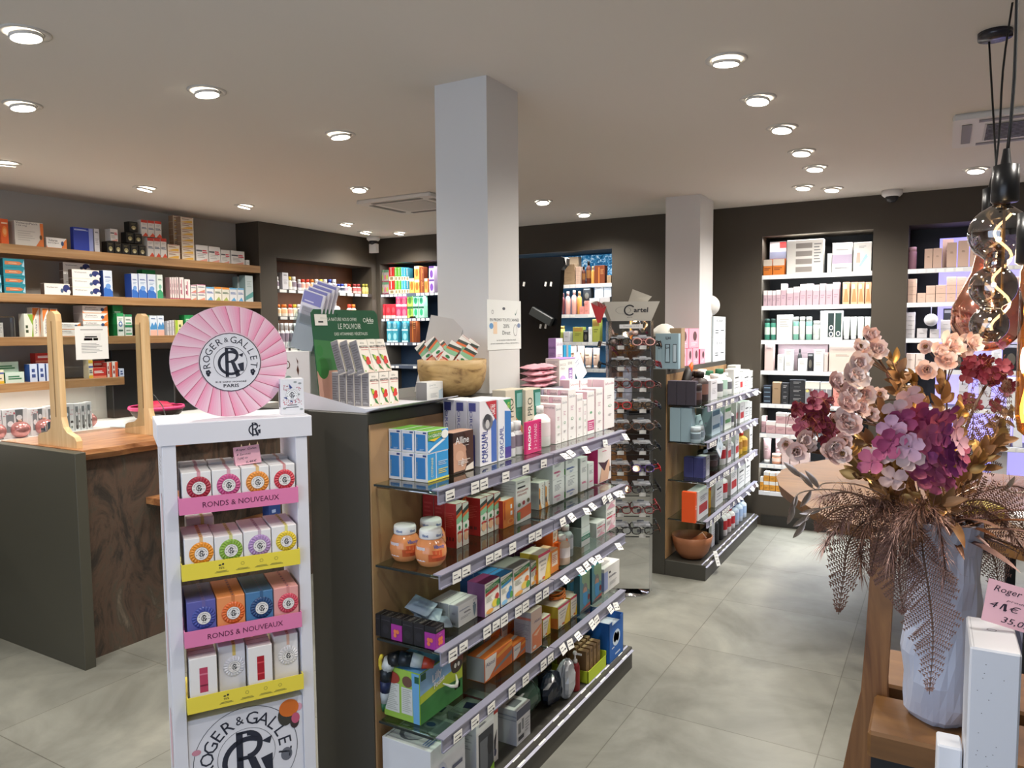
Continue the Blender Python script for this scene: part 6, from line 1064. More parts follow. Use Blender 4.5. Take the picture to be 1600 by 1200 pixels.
# pink pouches, lotion cartons, blue carton, handwritten sheet
rr = random.Random(21)
for k in range(12):
    pouch('pink_pouch', f'pale pink pouch, {["bottom", "lower-middle", "upper-middle", "top"][k//3]} layer, {["left", "middle", "right"][k % 3]}, beside the near column', 'pouch', (-1.560+rr.uniform(-.006, .006), 2.885+(k % 3)*.045, z+.026*(k//3)), R_(90)+rr.uniform(-.25, .25), .11, .09, .026, mat(['#e0a9b4', '#dc9fac', '#e6b6bf'][k % 3], .3), (rr.uniform(-.06, .06), rr.uniform(-.08, .08)), 'pale pink pouches in a pile', seed=k+30)
o = put('smecos', 'product_carton', 'box', 'white and purple carton with raised lettering', 'beside pink pouches', (-1.512, 3.035, z), pi/2, .17, .07, .125)
put('safor_lilac', 'product_carton', 'box', 'tall white carton with lilac side', 'beside pink pouches', (-1.60, 3.175, z), pi/2, .075, .04, .215)
put('cyanbox', 'product_carton', 'box', 'tall cyan carton with grey stripe', 'on near unit top', (-1.60, 3.262, z), pi/2, .08, .05, .18)
m = MB(); m.box((0, 0, 0), (.001, .115, .12), '#f2f4f6'); fr = Fr((.001, 0, 0), (0, 1, 0), (0, 0, 1)); fr.e = .0005; scribble(m, fr, .03, .105, .04, .006, INK, 4); scribble(m, fr, .055, .09, .07, .009, mat('#3a4a8a'), 6); scribble(m, fr, .055, .074, .05, .009, mat('#3a4a8a'), 4)
o = link('price_sheet', m); o.location = (-1.502, 3.225, z+.002); o.rotation_euler = (R_(22), R_(-12), 0); tag(o, 'white handwritten price sheet leaning at the far end of near unit', 'price card')
# ------------------------------------------------------------------ goods on the oak shelves (left wall)
P = -5.44
ph = 'uppermost oak shelf, left wall'; z = 2.2502
shelf('X', P, z, ph, [(0, 12.5, 341, 'orange_c', 'orange carton with pale circle', {}), (22, 67, 344, 'voltaren_big', 'large white carton with orange right edge', {'d': .08}), (72, 104, 370, 'voltaren', 'low white and orange carton', {'d': .08}), (114, 145, 354, 'bluebig', 'large blue carton', {'d': .04}), (146.5, 155, 357, 'whitegrey', 'narrow pale grey carton', {}),
 (167, 178, 376.5, 'black_box', 'small black carton with gold mark, lower row', {}), (179, 190, 378, 'black_box', 'small black carton with gold mark, lower row', {}), (191, 203, 380, 'black_box', 'small black carton with gold mark, lower row', {}), (204, 216, 381.5, 'black_box', 'small black carton with gold mark, lower row', {}), (217, 228, 383, 'black_box', 'small black carton with gold mark, lower row', {})])
def up(axis, P, x, y): return (onX if axis == 'X' else onY)(x, y, P)
zb = onX(190, 378, P).z+.001
shelf('X', P, zb, ph, [(172, 184, 357, 'redwhite_small', 'small white carton on top of black ones', {}), (197, 209, 362, 'black_box', 'small black carton with gold mark, middle row', {}), (210, 222, 364, 'black_box', 'small black carton with gold mark, middle row', {})])
shelf('X', P, onX(203, 362, P).z+.0025, ph, [(202, 215, 345.5, 'black_box', 'small black carton with gold mark, topmost', {})])
shelf('X', P, z, ph, [(230, 240, 371, 'vomiton', 'white carton with red top, lower three', {'d': .05}), (240.5, 250, 371.5, 'vomiton', 'white carton with red top, lower three', {'d': .05}), (250.5, 260, 372, 'vomiton', 'white carton with red top, lower three', {'d': .05}),
 (261.5, 281, 381, 'cartons_yel', 'buff carton with yellow flash, left stack', {'st': 2, 'd': .06}), (282, 302, 338, 'cartons_yel', 'buff carton with yellow flash, tall stack', {'st': 7, 'd': .06}), (270, 282, 336, 'cartons_yel', 'buff carton with yellow flash, rear stack', {'st': 7, 'd': .06, 'off': .08}),
 (306, 325, 382, 'redwhite_small', 'white carton with red symbol', {}), (326, 344, 384.5, 'redwhite_small', 'white carton with red symbol', {}), (345, 359, 390, 'redwhite_small', 'white carton with red symbol', {}), (361, 382, 391, 'redwhite_small', 'white carton with red symbol', {}), (385, 390, 406, 'plain', 'tiny white carton at the shelf end', {'d': .03})])
zb = onX(240, 371, P).z+.002
shelf('X', P, zb, ph, [(220, 230, 343, 'vomiton', 'white carton with red top, upper three', {'d': .05}), (230.5, 241, 344, 'vomiton', 'white carton with red top, upper three', {'d': .05}), (241.5, 252, 345, 'vomiton', 'white carton with red top, upper three', {'d': .05})])
ph = 'second oak shelf, left wall'; z = 1.9252
shelf('X', P, z, ph, [(4, 38, 403, 'teal_orange', 'teal carton with orange stripe', {'st': 4, 'd': .06}), (-25, 2, 428, 'teal_orange', 'teal carton with orange stripe', {'st': 2, 'd': .06}), (69, 109, 442, 'volt_blue', 'flat white gel carton with navy splash', {'d': .05}), (112, 155, 420, 'volt_blue', 'flat white gel carton with navy splash, stacked', {'st': 3, 'd': .05}), (98, 140, 409, 'volt_blue', 'flat white gel carton with navy splash, rear stack', {'st': 4, 'off': .09, 'd': .05}),
 (161, 175, 422, 'bluewave', 'upright white carton with blue wave', {'d': .08}), (205, 215, 427, 'bluewave', 'upright white carton with blue wave', {'d': .09}), (216, 229, 427, 'bluewave', 'upright white carton with blue wave', {}), (230, 243, 428, 'bluewave', 'upright white carton with blue wave', {}), (222, 243, 421, 'green_tall', 'dark green carton behind', {'off': .08}), (245, 254, 429, 'greenwave', 'upright white carton with green wave', {})]
 +[(265+k*3.6, 268+k*3.6, 433, 'pinkstripe', 'thin pink-striped carton', {'d': .06}) for k in range(4)]+[(280, 287, 433, 'pinkstripe', 'pink-striped white carton', {}), (288, 297, 436, 'pinkstripe', 'pink-striped white carton', {}),
 (298, 307, 445, 'small_multi', 'small white carton with pink edge', {'st': 2}), (308, 321, 444, 'small_multi', 'small white carton with pink edge', {'st': 2}), (322, 334, 448, 'small_multi2', 'small white carton with blue edge', {}), (335, 346, 448, 'small_multi3', 'small cream carton with orange edge', {}), (347, 358, 449, 'small_multi3', 'small cream carton with orange edge', {}), (359, 370, 449.5, 'small_multi2', 'small white carton with blue edge', {}), (371, 381, 450, 'small_multi2', 'small white carton with blue edge', {}), (383, 395, 430, 'tealtall', 'tall grey-green carton', {'d': .08}), (371, 381, 432, 'tealtall', 'tall grey-green carton', {'off': .09})])
ph = 'third oak shelf, left wall'; z = 1.6322
shelf('X', P, z, ph, [(-8, 5, 504, 'plain', 'small white carton at the left edge', {}), (37, 51, 490, 'greenleaf', 'white carton with green leaf', {}), (50, 62, 480, 'orange_stand', 'upright white and orange carton', {'off': .03}), (66, 76, 481, 'orange_stand', 'upright white and orange carton', {}), (78, 90, 482, 'orange_stand', 'upright white and orange carton', {}),
 (92, 126, 504, 'voltaren', 'flat orange-ended gel carton, low stack', {'st': 2, 'd': .05}), (128.5, 168, 477, 'voltaren', 'flat orange-ended gel carton, tall stack', {'st': 4, 'd': .12}), (176, 192, 477, 'green_tall', 'tall green carton', {'off': .03, 'd': .1}), (182.5, 193, 489, 'green_white', 'white and green upright carton', {'off': -.02, 'd': .05}), (194.5, 206, 491, 'green_band', 'white carton with green top', {'st': 2}),
 (220, 233, 492, 'green_band', 'white carton with green top', {'st': 2}), (234, 245, 493, 'mountain', 'white carton with blue mountains', {}), (246, 256, 493, 'mountain', 'white carton with blue mountains', {})]+[(261+k*4, 264+k*4, 502-k, 'whitegrey', 'very thin white carton', {'d': .06}) for k in range(3)]
 +[(274, 286, 500, 'yellowgreen', 'green and yellow upright carton', {}), (288, 302, 492, 'green_tall', 'lime and green upright carton', {})]+[(306+k*16, 320+k*16, 497, ['small_multi3', 'green_white', 'small_multi2', 'small_multi'][k % 4], 'assorted upright carton behind the pink sign', {}) for k in range(6)])
t = link('clear_bag', MB().bbox((0, 0, 0), (.12, .05, .14), HOLO, .01), None, (-5.44, 2.58, z), pi/2); tag(t, 'clear zip bag of white supplies at left end of third oak shelf', 'bag')
ph = 'lowest oak shelf, left wall'; z = 1.3222
shelf('X', P, z, ph, [(-12, 29, 566, 'antidol', 'green and white flat carton, rear', {'off': .06, 'st': 2, 'd': .05}), (-20, 6, 579, 'yellowred', 'yellow and white carton', {}), (8, 38, 582, 'antidol', 'green and white flat carton, front', {'d': .05}), (46, 58, 569, 'bluewhite', 'blue-sided white carton', {}), (60, 70, 568, 'bluewhite', 'blue-sided white carton', {}), (72, 85, 568, 'bluewhite', 'blue-sided white carton', {}), (86, 92, 568, 'whitegrey', 'grey upright carton', {}), (55, 90, 552, 'red_stack', 'dark red carton at the rear', {'off': .09, 'st': 3}),
 (137, 144, 544, 'yellowred', 'tall white and yellow carton', {'st': 2}), (145, 166, 575, 'red_stack', 'red and white carton', {'d': .05}), (145, 164, 564, 'red_stack', 'red carton in rear stack', {'off': .07, 'st': 2}), (167, 174, 566, 'red_small', 'slim red and white carton', {}), (175, 184, 565, 'red_small', 'slim red and white carton', {}), (186, 194, 576, 'bluewhite', 'blue and white carton at the shelf end', {})])
ph = 'white back worktop'; z = .9855
shelf('X', -5.16, z, ph, [(-12, 2, 640, 'gifttube', 'white gift box with tube', {}), (3, 43, 641, 'giftset', 'wide white gift set with grey bottles', {'d': .06}), (47, 70, 639, 'giftset', 'wide white gift set with grey bottles', {'d': .06}), (72, 94, 635, 'gifttube', 'white gift box with grey tube', {'d': .05}), (95, 115, 632, 'gifttube', 'white gift box with grey tube', {'d': .05}), (116, 124.5, 631, 'gifttube', 'narrow gift box with grey tube', {'d': .05}), (126, 134, 630, 'gifttube', 'narrow gift box with grey tube', {'d': .05}), (135, 143, 628, 'gifttube', 'narrow gift box with grey tube', {'d': .05})])
put('plain', 'medicine_carton', 'box', 'white carton', 'on counter below the pink disc', (-3.96, 3.50, 1.0785), pi/2, .12, .07, .095)
put('plain', 'medicine_carton', 'box', 'white carton beside olive stand', 'on the counter', (-4.06, 3.44, 1.0785), pi/2, .05, .07, .10)
# wood-backed niche
P = -5.455
ph = 'top shelf, wood-backed niche'; z = 2.0552
def pills(z, xs, yt): return [(a, b, yt, d, {'pill_white': 'white pill bottle', 'pill_red': 'pill bottle with red cap', 'pill_yellow': 'pill bottle with yellow cap', 'pill_orange': 'pill bottle with orange cap', 'pill_blue': 'pill bottle with blue cap', 'pill_maroon': 'pill bottle with maroon cap', 'pill_olive': 'pill bottle with olive cap'}[d], {'name': 'pill_bottle'}) for a, b, d in xs]
shelf('X', P, z, ph, pills(z, [(432, 437.5, 'pill_white')], 432)+[(441, 450.5, 425.5, 'whitegrey', 'white carton among pill bottles', {})]+pills(z, [(452, 457.5, 'pill_yellow'), (458, 465, 'pill_white')], 432)+pills(z, [(467, 472, 'pill_white'), (472.5, 479, 'pill_red'), (480, 486, 'pill_red'), (487, 493, 'pill_orange'), (494, 500, 'pill_white'), (501, 507, 'pill_yellow'), (508, 514, 'pill_white'), (515, 521, 'pill_blue'), (522, 528, 'pill_white')], 436)
 +pills(z, [(529, 534, 'pill_blue'), (534.5, 539.5, 'pill_blue'), (540, 545, 'pill_white'), (545.5, 551, 'pill_red'), (554, 559.5, 'pill_maroon'), (560, 566, 'pill_maroon'), (568, 572, 'pill_olive'), (572.5, 577, 'pill_olive')], 443.5))
ph = 'second shelf, wood-backed niche'; z = 1.8002
shelf('X', P, z, ph, pills(z, [(433, 441.5, 'pill_orange'), (443, 451.5, 'pill_orange'), (453, 459, 'pill_red'), (460, 466, 'pill_yellow'), (467, 473, 'pill_white'), (475, 481, 'pill_red'), (546, 552, 'pill_red'), (552.5, 558, 'pill_orange')], 475.5))
put('bigwhite_bottle', 'water_bottle', 'bottle', 'large round white bottle with narrow neck', ph, (-5.50, 5.80, z), pi/2, .15, .15, .155)
ph = 'third shelf, wood-backed niche'; z = 1.5002
shelf('X', P, z, ph, [(509+k*6, 514+k*6, 497, 'black_bottle', 'small black bottle', {}) for k in range(3)]+[(433+k*7, 439+k*7, 505, 'pill_white', 'white pill bottle', {}) for k in range(6)])
# far left corner niche
P = 6.435
ph = 'top shelf of far corner niche'; z = 2.0552
N_ = {'multigrey': 'grey patterned carton', 'can_red': 'red drink carton', 'can_green': 'green drink carton', 'can_cyan': 'cyan drink carton', 'can_teal': 'teal drink carton', 'tea_orange': 'orange tea carton', 'tea_violet': 'violet tea carton', 'tea_pink': 'pink tea carton', 'tea_red': 'red tea carton', 'tea_green': 'green tea carton', 'tea_mint': 'mint tea carton', 'tea_teal': 'teal tea carton', 'box_amberdark': 'brown carton'}
def q(x0, x1, yt, ds, **k): return (x0, x1, yt, ds, N_[ds], k)
shelf('Y', P, z, ph, [q(592, 599.3, 422, 'multigrey', st=2), q(599.6, 607, 422, 'multigrey', st=2), q(607.5, 616, 418, 'can_red', st=2), q(616.3, 621, 418, 'can_green', st=2), q(621.3, 626, 418, 'can_green', st=2), q(626.3, 630, 418, 'can_cyan', st=2), q(630.2, 633.8, 418, 'can_cyan', st=2), q(634, 639, 419, 'can_teal', st=2), q(639.6, 647, 435, 'tea_orange'), q(647.2, 655, 416, 'tea_orange', st=2), q(655.5, 662, 417, 'box_amberdark', st=2), q(663, 668, 435, 'tea_orange'), q(670, 678, 416, 'tea_violet', st=2)])
ph = 'second shelf of far corner niche'; z = 1.7902
shelf('Y', P, z, ph, [q(594, 602, 475.5, 'tea_red'), q(602.5, 610.5, 475.5, 'tea_red'), q(611, 618, 475.5, 'tea_red'), q(618.3, 626.5, 461, 'tea_pink', st=2), q(627, 635.5, 461, 'tea_pink', st=2), q(636, 644.5, 461, 'tea_green', st=2), q(645, 653.5, 461, 'tea_mint', st=2), q(654, 662, 461, 'tea_mint', st=2)])
ph = 'third shelf of far corner niche'; z = 1.5302
shelf('Y', P, z, ph, [q(604, 612, 499, 'tea_teal', st=2), q(612.4, 621, 499, 'tea_teal', st=2), q(627.5, 637, 499, 'tea_teal', st=2), q(640, 650, 494, 'box_amberdark', st=1)])
# central blue niche
ph = 'top shelf of central niche'; z = 2.0752
shelf('Y', P, z, ph, [(870, 880.5, 412, 'box_kraft', 'kraft gift box', {'st': 3}), (881.5, 898, 413, 'box_kraft', 'kraft gift box', {'st': 3}), (884, 904, 402, 'box_kraft', 'large kraft box behind', {'off': .12}), (899.3, 907, 417, 'box_beige', 'small beige box', {'st': 4}), (908, 914, 416, 'amber_dark', 'dark amber bottle', {}), (914.5, 922, 408, 'amber_dark', 'tall dark amber bottle', {}), (922.5, 928, 416, 'orange_bottle', 'bright amber bottle', {}), (928.5, 945, 415, 'box_amberdark', 'wide dark amber carton', {}), (948, 955, 430, 'box_kraft', 'low kraft box', {})])
ph = 'second shelf of central niche'; z = 1.7952
shelf('Y', P, z, ph, [(877.5, 881.7, 458, 'maroon_bottle', 'maroon bottle', {}), (882, 889.7, 455.5, 'pink_bottle', 'pale pink bottle', {}), (891.5, 899.5, 453.5, 'pink_bottle', 'pale pink bottle', {}), (900.5, 907.5, 455, 'orange_bottle', 'orange bottle', {}), (905.5, 912.5, 479, 'box_salmon', 'salmon box', {'off': -.02}), (913, 919.5, 470, 'box_salmon', 'salmon box', {'off': -.02, 'st': 2}), (911, 923, 450, 'box_blackcosm', 'black cosmetic box', {'off': .06, 'st': 2}), (921, 936, 466, 'box_white', 'white carton before grey ones', {}), (929, 943, 449, 'box_lightgrey', 'pale grey gift box', {'off': .1}), (944, 955.5, 449, 'box_lightgrey', 'pale grey gift box', {'off': .1}), (937, 953, 464, 'box_lightgrey', 'pale grey box in front', {})])
ph = 'third shelf of central niche'; z = 1.5352
shelf('Y', P, z, ph, [(870, 880, 509, 'perfume_green', 'green perfume bottle with gold cap', {}), (880.5, 890, 518, 'box_lightgrey', 'small grey box', {}), (895, 911, 511, 'box_greenperf', 'olive perfume box with gold top', {}), (911.5, 919, 515.5, 'box_blackcosm', 'black perfume box', {}), (919.5, 925, 511, 'box_white', 'white cosmetic carton', {}), (925.5, 937, 499, 'box_greenperf', 'tall pale olive box', {})])
ph = 'fourth shelf of central niche'; z = 1.2852
shelf('Y', P, z, ph, [(890, 899, 541, 'peach_tube', 'peach cream tube', {}), (900.5, 911, 540.5, 'peach_tube', 'peach cream tube', {}), (912, 923, 544, 'peach_tube', 'peach cream tube', {}), (925, 935, 544, 'peach_tube', 'peach cream tube', {})])
# left niche of the right wall
P = 6.43; nn = ['top', 'second', 'third', 'fourth', 'fifth', 'sixth', 'seventh', 'eighth']
W = lambda i: nn[i]+' shelf, right white-lit niche'
shelf('Y', P, N1[0]+.0002, W(0), [(1193, 1207, 406, 'box_orangelow', 'low orange box', {}), (1208, 1226, 405, 'box_orangelow', 'low orange box', {}), (1203, 1229, 378, 'box_bluered', 'blue and rust gift box', {'off': .1}), (1230, 1287, 376, 'box_drawers', 'wide pale gift box with grey slots', {'d': .09}), (1293, 1300, 396, 'box_white', 'narrow white carton', {}), (1301, 1332, 380, 'box_lilacband', 'white box with lilac band', {}), (1334, 1362.5, 379, 'box_tubes', 'white box with two printed tubes', {})])
mv = [(1193, 1199, 454), (1199.5, 1206.5, 454), (1207, 1212.5, 454), (1213, 1220, 453), (1220.5, 1229, 443), (1229.5, 1239.5, 450), (1240, 1250, 448), (1250.5, 1260, 444), (1260.5, 1270, 443), (1270.5, 1280.5, 445), (1281, 1290.5, 443), (1291, 1301, 444), (1301.5, 1312, 441)]
shelf('Y', P, N1[1]+.0002, W(1), [(a, b, y, 'box_mauve', 'mauve carton with white top', {'d': .09}) for a, b, y in mv]+[(a, b, 441, 'box_amberpk', 'peach and amber carton', {}) for a, b in ((1317, 1328), (1330, 1340.5), (1341, 1351), (1352.5, 1362))])
shelf('Y', P, N1[2]+.0002, W(2), [(1194, 1203, 498, 'green_glass', 'green glass bottle', {}), (1204, 1212, 498, 'green_glass', 'green glass bottle', {}), (1214, 1238, 492, 'box_white', 'wide white carton', {}), (1239, 1248, 495, 'green_clear', 'pale green bottle', {}), (1249, 1258, 495, 'white_cyl', 'white cylindrical bottle', {}), (1259, 1269, 495, 'green_clear', 'pale green bottle', {}), (1270, 1281, 501, 'white_cyl', 'white cylindrical bottle', {}), (1282, 1317, 486, 'box_window', 'white gift set with windows', {})]+[(a, a+10, 495, 'white_tube', 'white cream tube', {}) for a in (1318, 1329, 1340, 1351)])
shelf('Y', P, N1[3]+.0002, W(3), [(1195, 1209, 538, 'box_pinkplain', 'tall pale pink carton', {}), (1216, 1294, 537, 'box_taupe', 'wide taupe gift box at the rear', {'off': .12}), (1215, 1225, 554, 'box_white', 'small white carton', {}), (1226, 1239, 546, 'box_white', 'small white carton', {'st': 2}), (1246, 1253, 545, 'black_bottle', 'small dropper bottle', {'off': .04}), (1247, 1261, 560, 'box_white', 'small white carton', {}), (1262, 1271, 552, 'box_blackcosm', 'black-lidded box', {'off': .03}), (1272, 1287.5, 546, 'box_white', 'small white carton', {'st': 2}), (1288, 1294, 551, 'box_pinkplain', 'slim pale pink carton', {}), (1296, 1338, 538, 'box_cream', 'wide cream gift set', {})])
shelf('Y', P, N1[4]+.0002, W(4), [(1193, 1205, 602, 'box_navy', 'navy striped carton', {}), (1207, 1220, 597, 'box_kraft', 'kraft brown carton', {}), (1221, 1233, 598, 'box_black', 'black cosmetic carton', {'st': 2}), (1234, 1258, 593, 'box_black', 'wide black cosmetic carton', {'st': 3}), (1258.5, 1281, 596, 'box_greyset', 'grey and cream gift set', {}), (1282, 1300, 597, 'box_greyset', 'grey and cream gift set', {}), (1302, 1325, 598, 'box_salmon', 'salmon carton', {}), (1330, 1350, 598, 'box_pinkplain', 'pale pink carton', {})])
shelf('Y', P, N1[5]+.0002, W(5), [(1188, 1197, 650, 'box_pinkwhite', 'rose carton with white lid', {'off': .05}), (1197, 1212, 658, 'box_pinkwhite', 'rose carton with white lid, low', {}), (1212.5, 1228, 645, 'box_pinkwhite', 'rose carton with white lid, stacked', {'st': 2}), (1228.5, 1244, 646, 'box_pinkwhite', 'rose carton with white lid, stacked', {'st': 2}), (1244.5, 1262, 646, 'box_pinkwhite', 'rose carton with white lid, stacked', {'st': 2}), (1290, 1310, 646, 'box_white', 'white carton behind flowers', {}), (1320, 1345, 646, 'box_white', 'white carton behind flowers', {})])
shelf('Y', P, N1[6]+.0002, W(6), [(1192, 1204, 685, 'mauve_tube', 'mauve cream tube', {}), (1211, 1221, 684, 'mauve_tube', 'mauve cream tube', {'off': .06}), (1205, 1220, 709, 'peach_jar', 'peach jar', {'off': -.015}), (1222, 1234, 700, 'box_pinkplain', 'pale pink carton', {}), (1235, 1249, 697, 'box_pinkplain', 'pale pink carton', {}), (1250, 1265, 697, 'box_pinkplain', 'pale pink carton', {}), (1290, 1330, 697, 'box_taupe', 'taupe carton behind flowers', {})])
shelf('Y', P, N1[7]+.0002, W(7), [(1187.5, 1193, 745, 'box_ochre', 'ochre carton with white top', {'d': .06}), (1193.5, 1202, 737, 'box_ochre', 'ochre carton with white top', {'st': 2}), (1202.5, 1212, 738, 'box_ochre', 'ochre carton with white top', {'st': 2}), (1212.5, 1222, 738, 'box_ochre', 'ochre carton with white top', {'st': 2})])
# lilac niche
P = 6.44; W = lambda i: nn[i]+' shelf, lilac niche'
shelf('Y', P, N2[0]+.0002, W(0), [(1419, 1433, 386, 'rose_bottle', 'dusky rose bottle', {}), (1445, 1458, 389, 'box_beige', 'beige skincare carton', {}), (1458.5, 1472.5, 388, 'box_beige', 'beige skincare carton', {}), (1473, 1491, 374, 'box_beige', 'taller beige carton at the rear', {'off': .08}), (1480, 1496, 379, 'box_beige', 'beige skincare carton, tall', {}), (1497.5, 1515, 376, 'box_beige', 'beige skincare carton, tall', {}), (1516, 1530, 384, 'box_beige', 'beige skincare carton', {}), (1540, 1560, 384, 'box_beige', 'beige skincare carton', {})])
shelf('Y', P, N2[1]+.0002, W(1), [(1419, 1433, 436, 'box_beige', 'flat beige carton', {'st': 3}), (1433.5, 1447, 458, 'box_beige', 'flat beige carton', {}), (1447.5, 1462, 446.5, 'box_beige', 'flat beige carton', {'st': 2}), (1462.5, 1479, 445.5, 'box_beige', 'flat beige carton', {'st': 2})]+[(a, a+15.5, 433, 'box_beige', 'flat beige carton', {'st': 3}) for a in (1479.5, 1495.5, 1511.5, 1545, 1561, 1577, 1593)])
shelf('Y', P, N2[2]+.0002, W(2), [(1416, 1430.5, 488, 'box_lightgrey', 'pale grey carton', {'st': 3}), (1433, 1449, 513, 'box_lightgrey', 'pale grey carton', {}), (1453, 1468, 514, 'box_lightgrey', 'pale grey carton', {}), (1470, 1486, 500, 'box_lightgrey', 'pale grey carton', {'st': 2}), (1474, 1494, 482, 'box_blackcosm', 'black framed box at the rear', {'off': .1}), (1560, 1576, 500, 'box_lightgrey', 'pale grey carton', {'st': 2})])
t = thing('hanging_bauble', 'white round bauble hanging in the lilac niche', 'bauble', (-.098, 6.42, 1.655)); link('ball', MB().lathe([(.001+.046*sin(pi*k/12), .046-.046*cos(pi*k/12)) for k in range(13)], mat('#dedde2', .2), 20), t); link('cord', MB().box((-.003, -.001, .09), (.003, .001, .165), '#aaa8c0'), t)
shelf('Y', P, N2[3]+.0002, W(3), [(1416, 1430.5, 552, 'box_cream', 'cream carton', {}), (1431, 1445, 552, 'box_cream', 'cream carton', {}), (1492, 1506, 546, 'box_blackcosm', 'dark cosmetic box', {}), (1526, 1541, 556, 'box_blackcosm', 'dark cosmetic box', {}), (1550, 1566, 545, 'box_white', 'white carton', {}), (1568, 1594, 537, 'box_blackcosm', 'tall dark cosmetic box', {})])
shelf('Y', P, N2[4]+.0002, W(4), [(1418, 1432, 600, 'box_white', 'white carton', {}), (1499, 1514, 588, 'box_lightgrey', 'grey carton', {'st': 2}), (1530, 1550, 588, 'box_lightgrey', 'wide grey carton', {}), (1575, 1595, 590, 'box_white', 'white carton', {})])
shelf('Y', P, N2[5]+.0002, W(5), [(1490, 1510, 650, 'box_white', 'white carton', {'st': 2}), (1555, 1580, 650, 'box_lightgrey', 'grey carton', {'st': 2}), (1585, 1600, 640, 'box_white', 'tall white carton', {})])
shelf('Y', P, N2[6]+.0002, W(6), [(1500, 1520, 700, 'box_white', 'white carton', {}), (1550, 1575, 700, 'box_lightgrey', 'grey carton', {})])

# ------------------------------------------------------------------ far gondola
P = -1.385
ph = "far unit's first glass shelf"; z = 1.1552
NM = {'care_white': 'white skincare carton', 'care_green': 'white and green skincare carton', 'care_blue': 'blue-banded skincare carton', 'care_red': 'red-banded skincare carton', 'care_yellow': 'yellow skincare carton', 'darkbrown_bottle': 'dark brown bottle', 'darkbrown_jar': 'dark brown jar', 'greencap': 'bottle with green cap', 'dotted_bottle': 'white labelled bottle', 'white_bottle': 'white bottle', 'steel_tube': 'steel-blue tube', 'blue_bottle': 'bottle with blue cap', 'red_cap': 'white bottle with red cap', 'black_pump': 'black pump bottle', 'yellow_tall': 'tall yellow bottle with red cap', 'white_pump': 'white pump bottle', 'box_bluegrey': 'tall blue-grey carton', 'box_darkviolet': 'dark violet cube carton', 'box_violetblue': 'violet-blue carton', 'box_orangeplain': 'plain orange carton', 'whitegrey': 'pale grey carton', 'black_bottle': 'black bottle'}
def g(x0, x1, yt, ds, **k): return (x0, x1, yt, ds, NM[ds], k)
shelf('X', P, z, ph, [g(1086.5, 1091.5, 596, 'box_darkviolet', n=3, d=.060), g(1092, 1101, 601, 'darkbrown_jar', off=-.02), g(1098, 1105, 581, 'darkbrown_bottle', off=.03), g(1103, 1110.5, 582, 'darkbrown_bottle', off=0), g(1089, 1096, 580, 'darkbrown_bottle', off=.09), g(1111, 1121, 595, 'whitegrey'), g(1108, 1117, 578, 'white_bottle', off=.1), g(1118, 1126, 580, 'greencap', off=.06), g(1126, 1133, 585, 'dotted_bottle'), g(1133.5, 1140, 577, 'greencap'), g(1140.5, 1146.5, 583, 'dotted_bottle'), g(1147, 1156, 577, 'care_white'), g(1156.5, 1161, 582, 'care_red'), g(1161.5, 1171.5, 579, 'care_white'), g(1172, 1179, 579.5, 'care_white'), g(1165, 1172, 572, 'care_white', off=.1), g(1150, 1158, 571, 'care_white', off=.1)])
t = thing('fan_brush', 'dark wavy display piece with orange tip above dark bottles, far unit', 'display piece', (-1.50, 4.90, 1.156)); link('body', MB().tube([(0, 0, 0), (0, .0, .12), (.01, .02, .2), (.0, .05, .235)], [.02, .035, .03, .012], '#1e1714', 8), t); link('tip', MB().tube([(.01, .07, .19), (.01, .085, .235), (.015, .10, .265)], [.012, .018, .008], '#e0621c', 8), t)
shelf('X', -1.37, .9122, "far unit's second glass shelf", [g(1081, 1086, 638, 'box_bluegrey', n=2, d=.072, off=.04), (1092.5, 1097, 668, 'steel_jar', 'steel-blue jar', {'off': -.02}), (1097.5, 1101.5, 666, 'steel_jar', 'steel-blue jar', {'off': -.01}), g(1081, 1088, 641, 'steel_tube', off=.06), g(1091, 1099, 645, 'steel_tube', off=.03), g(1100, 1107, 650, 'steel_tube'), g(1103, 1112, 637, 'care_blue', off=.09), g(1112.5, 1126, 637, 'care_blue'), g(1127, 1132, 635, 'blue_bottle'), g(1132.5, 1143, 633, 'care_green'), g(1144, 1150, 640, 'dotted_bottle'), g(1150.5, 1156, 628, 'care_red', off=.02), g(1156.5, 1163, 629, 'care_red'), g(1163.5, 1171, 628, 'care_white'), g(1171.5, 1175, 628, 'care_white')])
m = MB(); m.box((0, 0, 0), (.001, .14, .11), '#c3d4e0'); fr = Fr((.001, 0, 0), (0, 1, 0), (0, 0, 1)); fr.e = .0005; fr_text(m, fr, .03, .085, .03, .02, 'LH', INK); fr_text(m, fr, .08, .055, .03, .02, 'LH', INK); fr_rect(m, fr, .02, .01, .12, .03, mat('#e9eef2')); o = link('shelf_card', m); o.location = (-1.302, 4.95, .845); o.rotation_euler = (R_(-35), 0, 0); tag(o, 'pale blue card hanging askew from the far unit', 'card')
shelf('X', -1.37, .6552, "far unit's third glass shelf", [g(1099, 1103, 716, 'box_violetblue', n=2, d=.065), g(1104, 1109, 713, 'whitegrey'), g(1110, 1116, 705, 'steel_tube', off=.04), g(1117, 1125, 711, 'darkbrown_jar'), g(1120, 1129, 695, 'black_pump', off=.03), g(1131, 1137, 688, 'red_cap'), g(1137.5, 1143, 686, 'care_red'), g(1144, 1149, 683, 'white_bottle'), g(1149.5, 1155, 680, 'care_red'), g(1156, 1164, 679, 'yellow_tall'), g(1165, 1171, 677, 'yellow_tall'), g(1171.5, 1176, 668, 'care_white')])
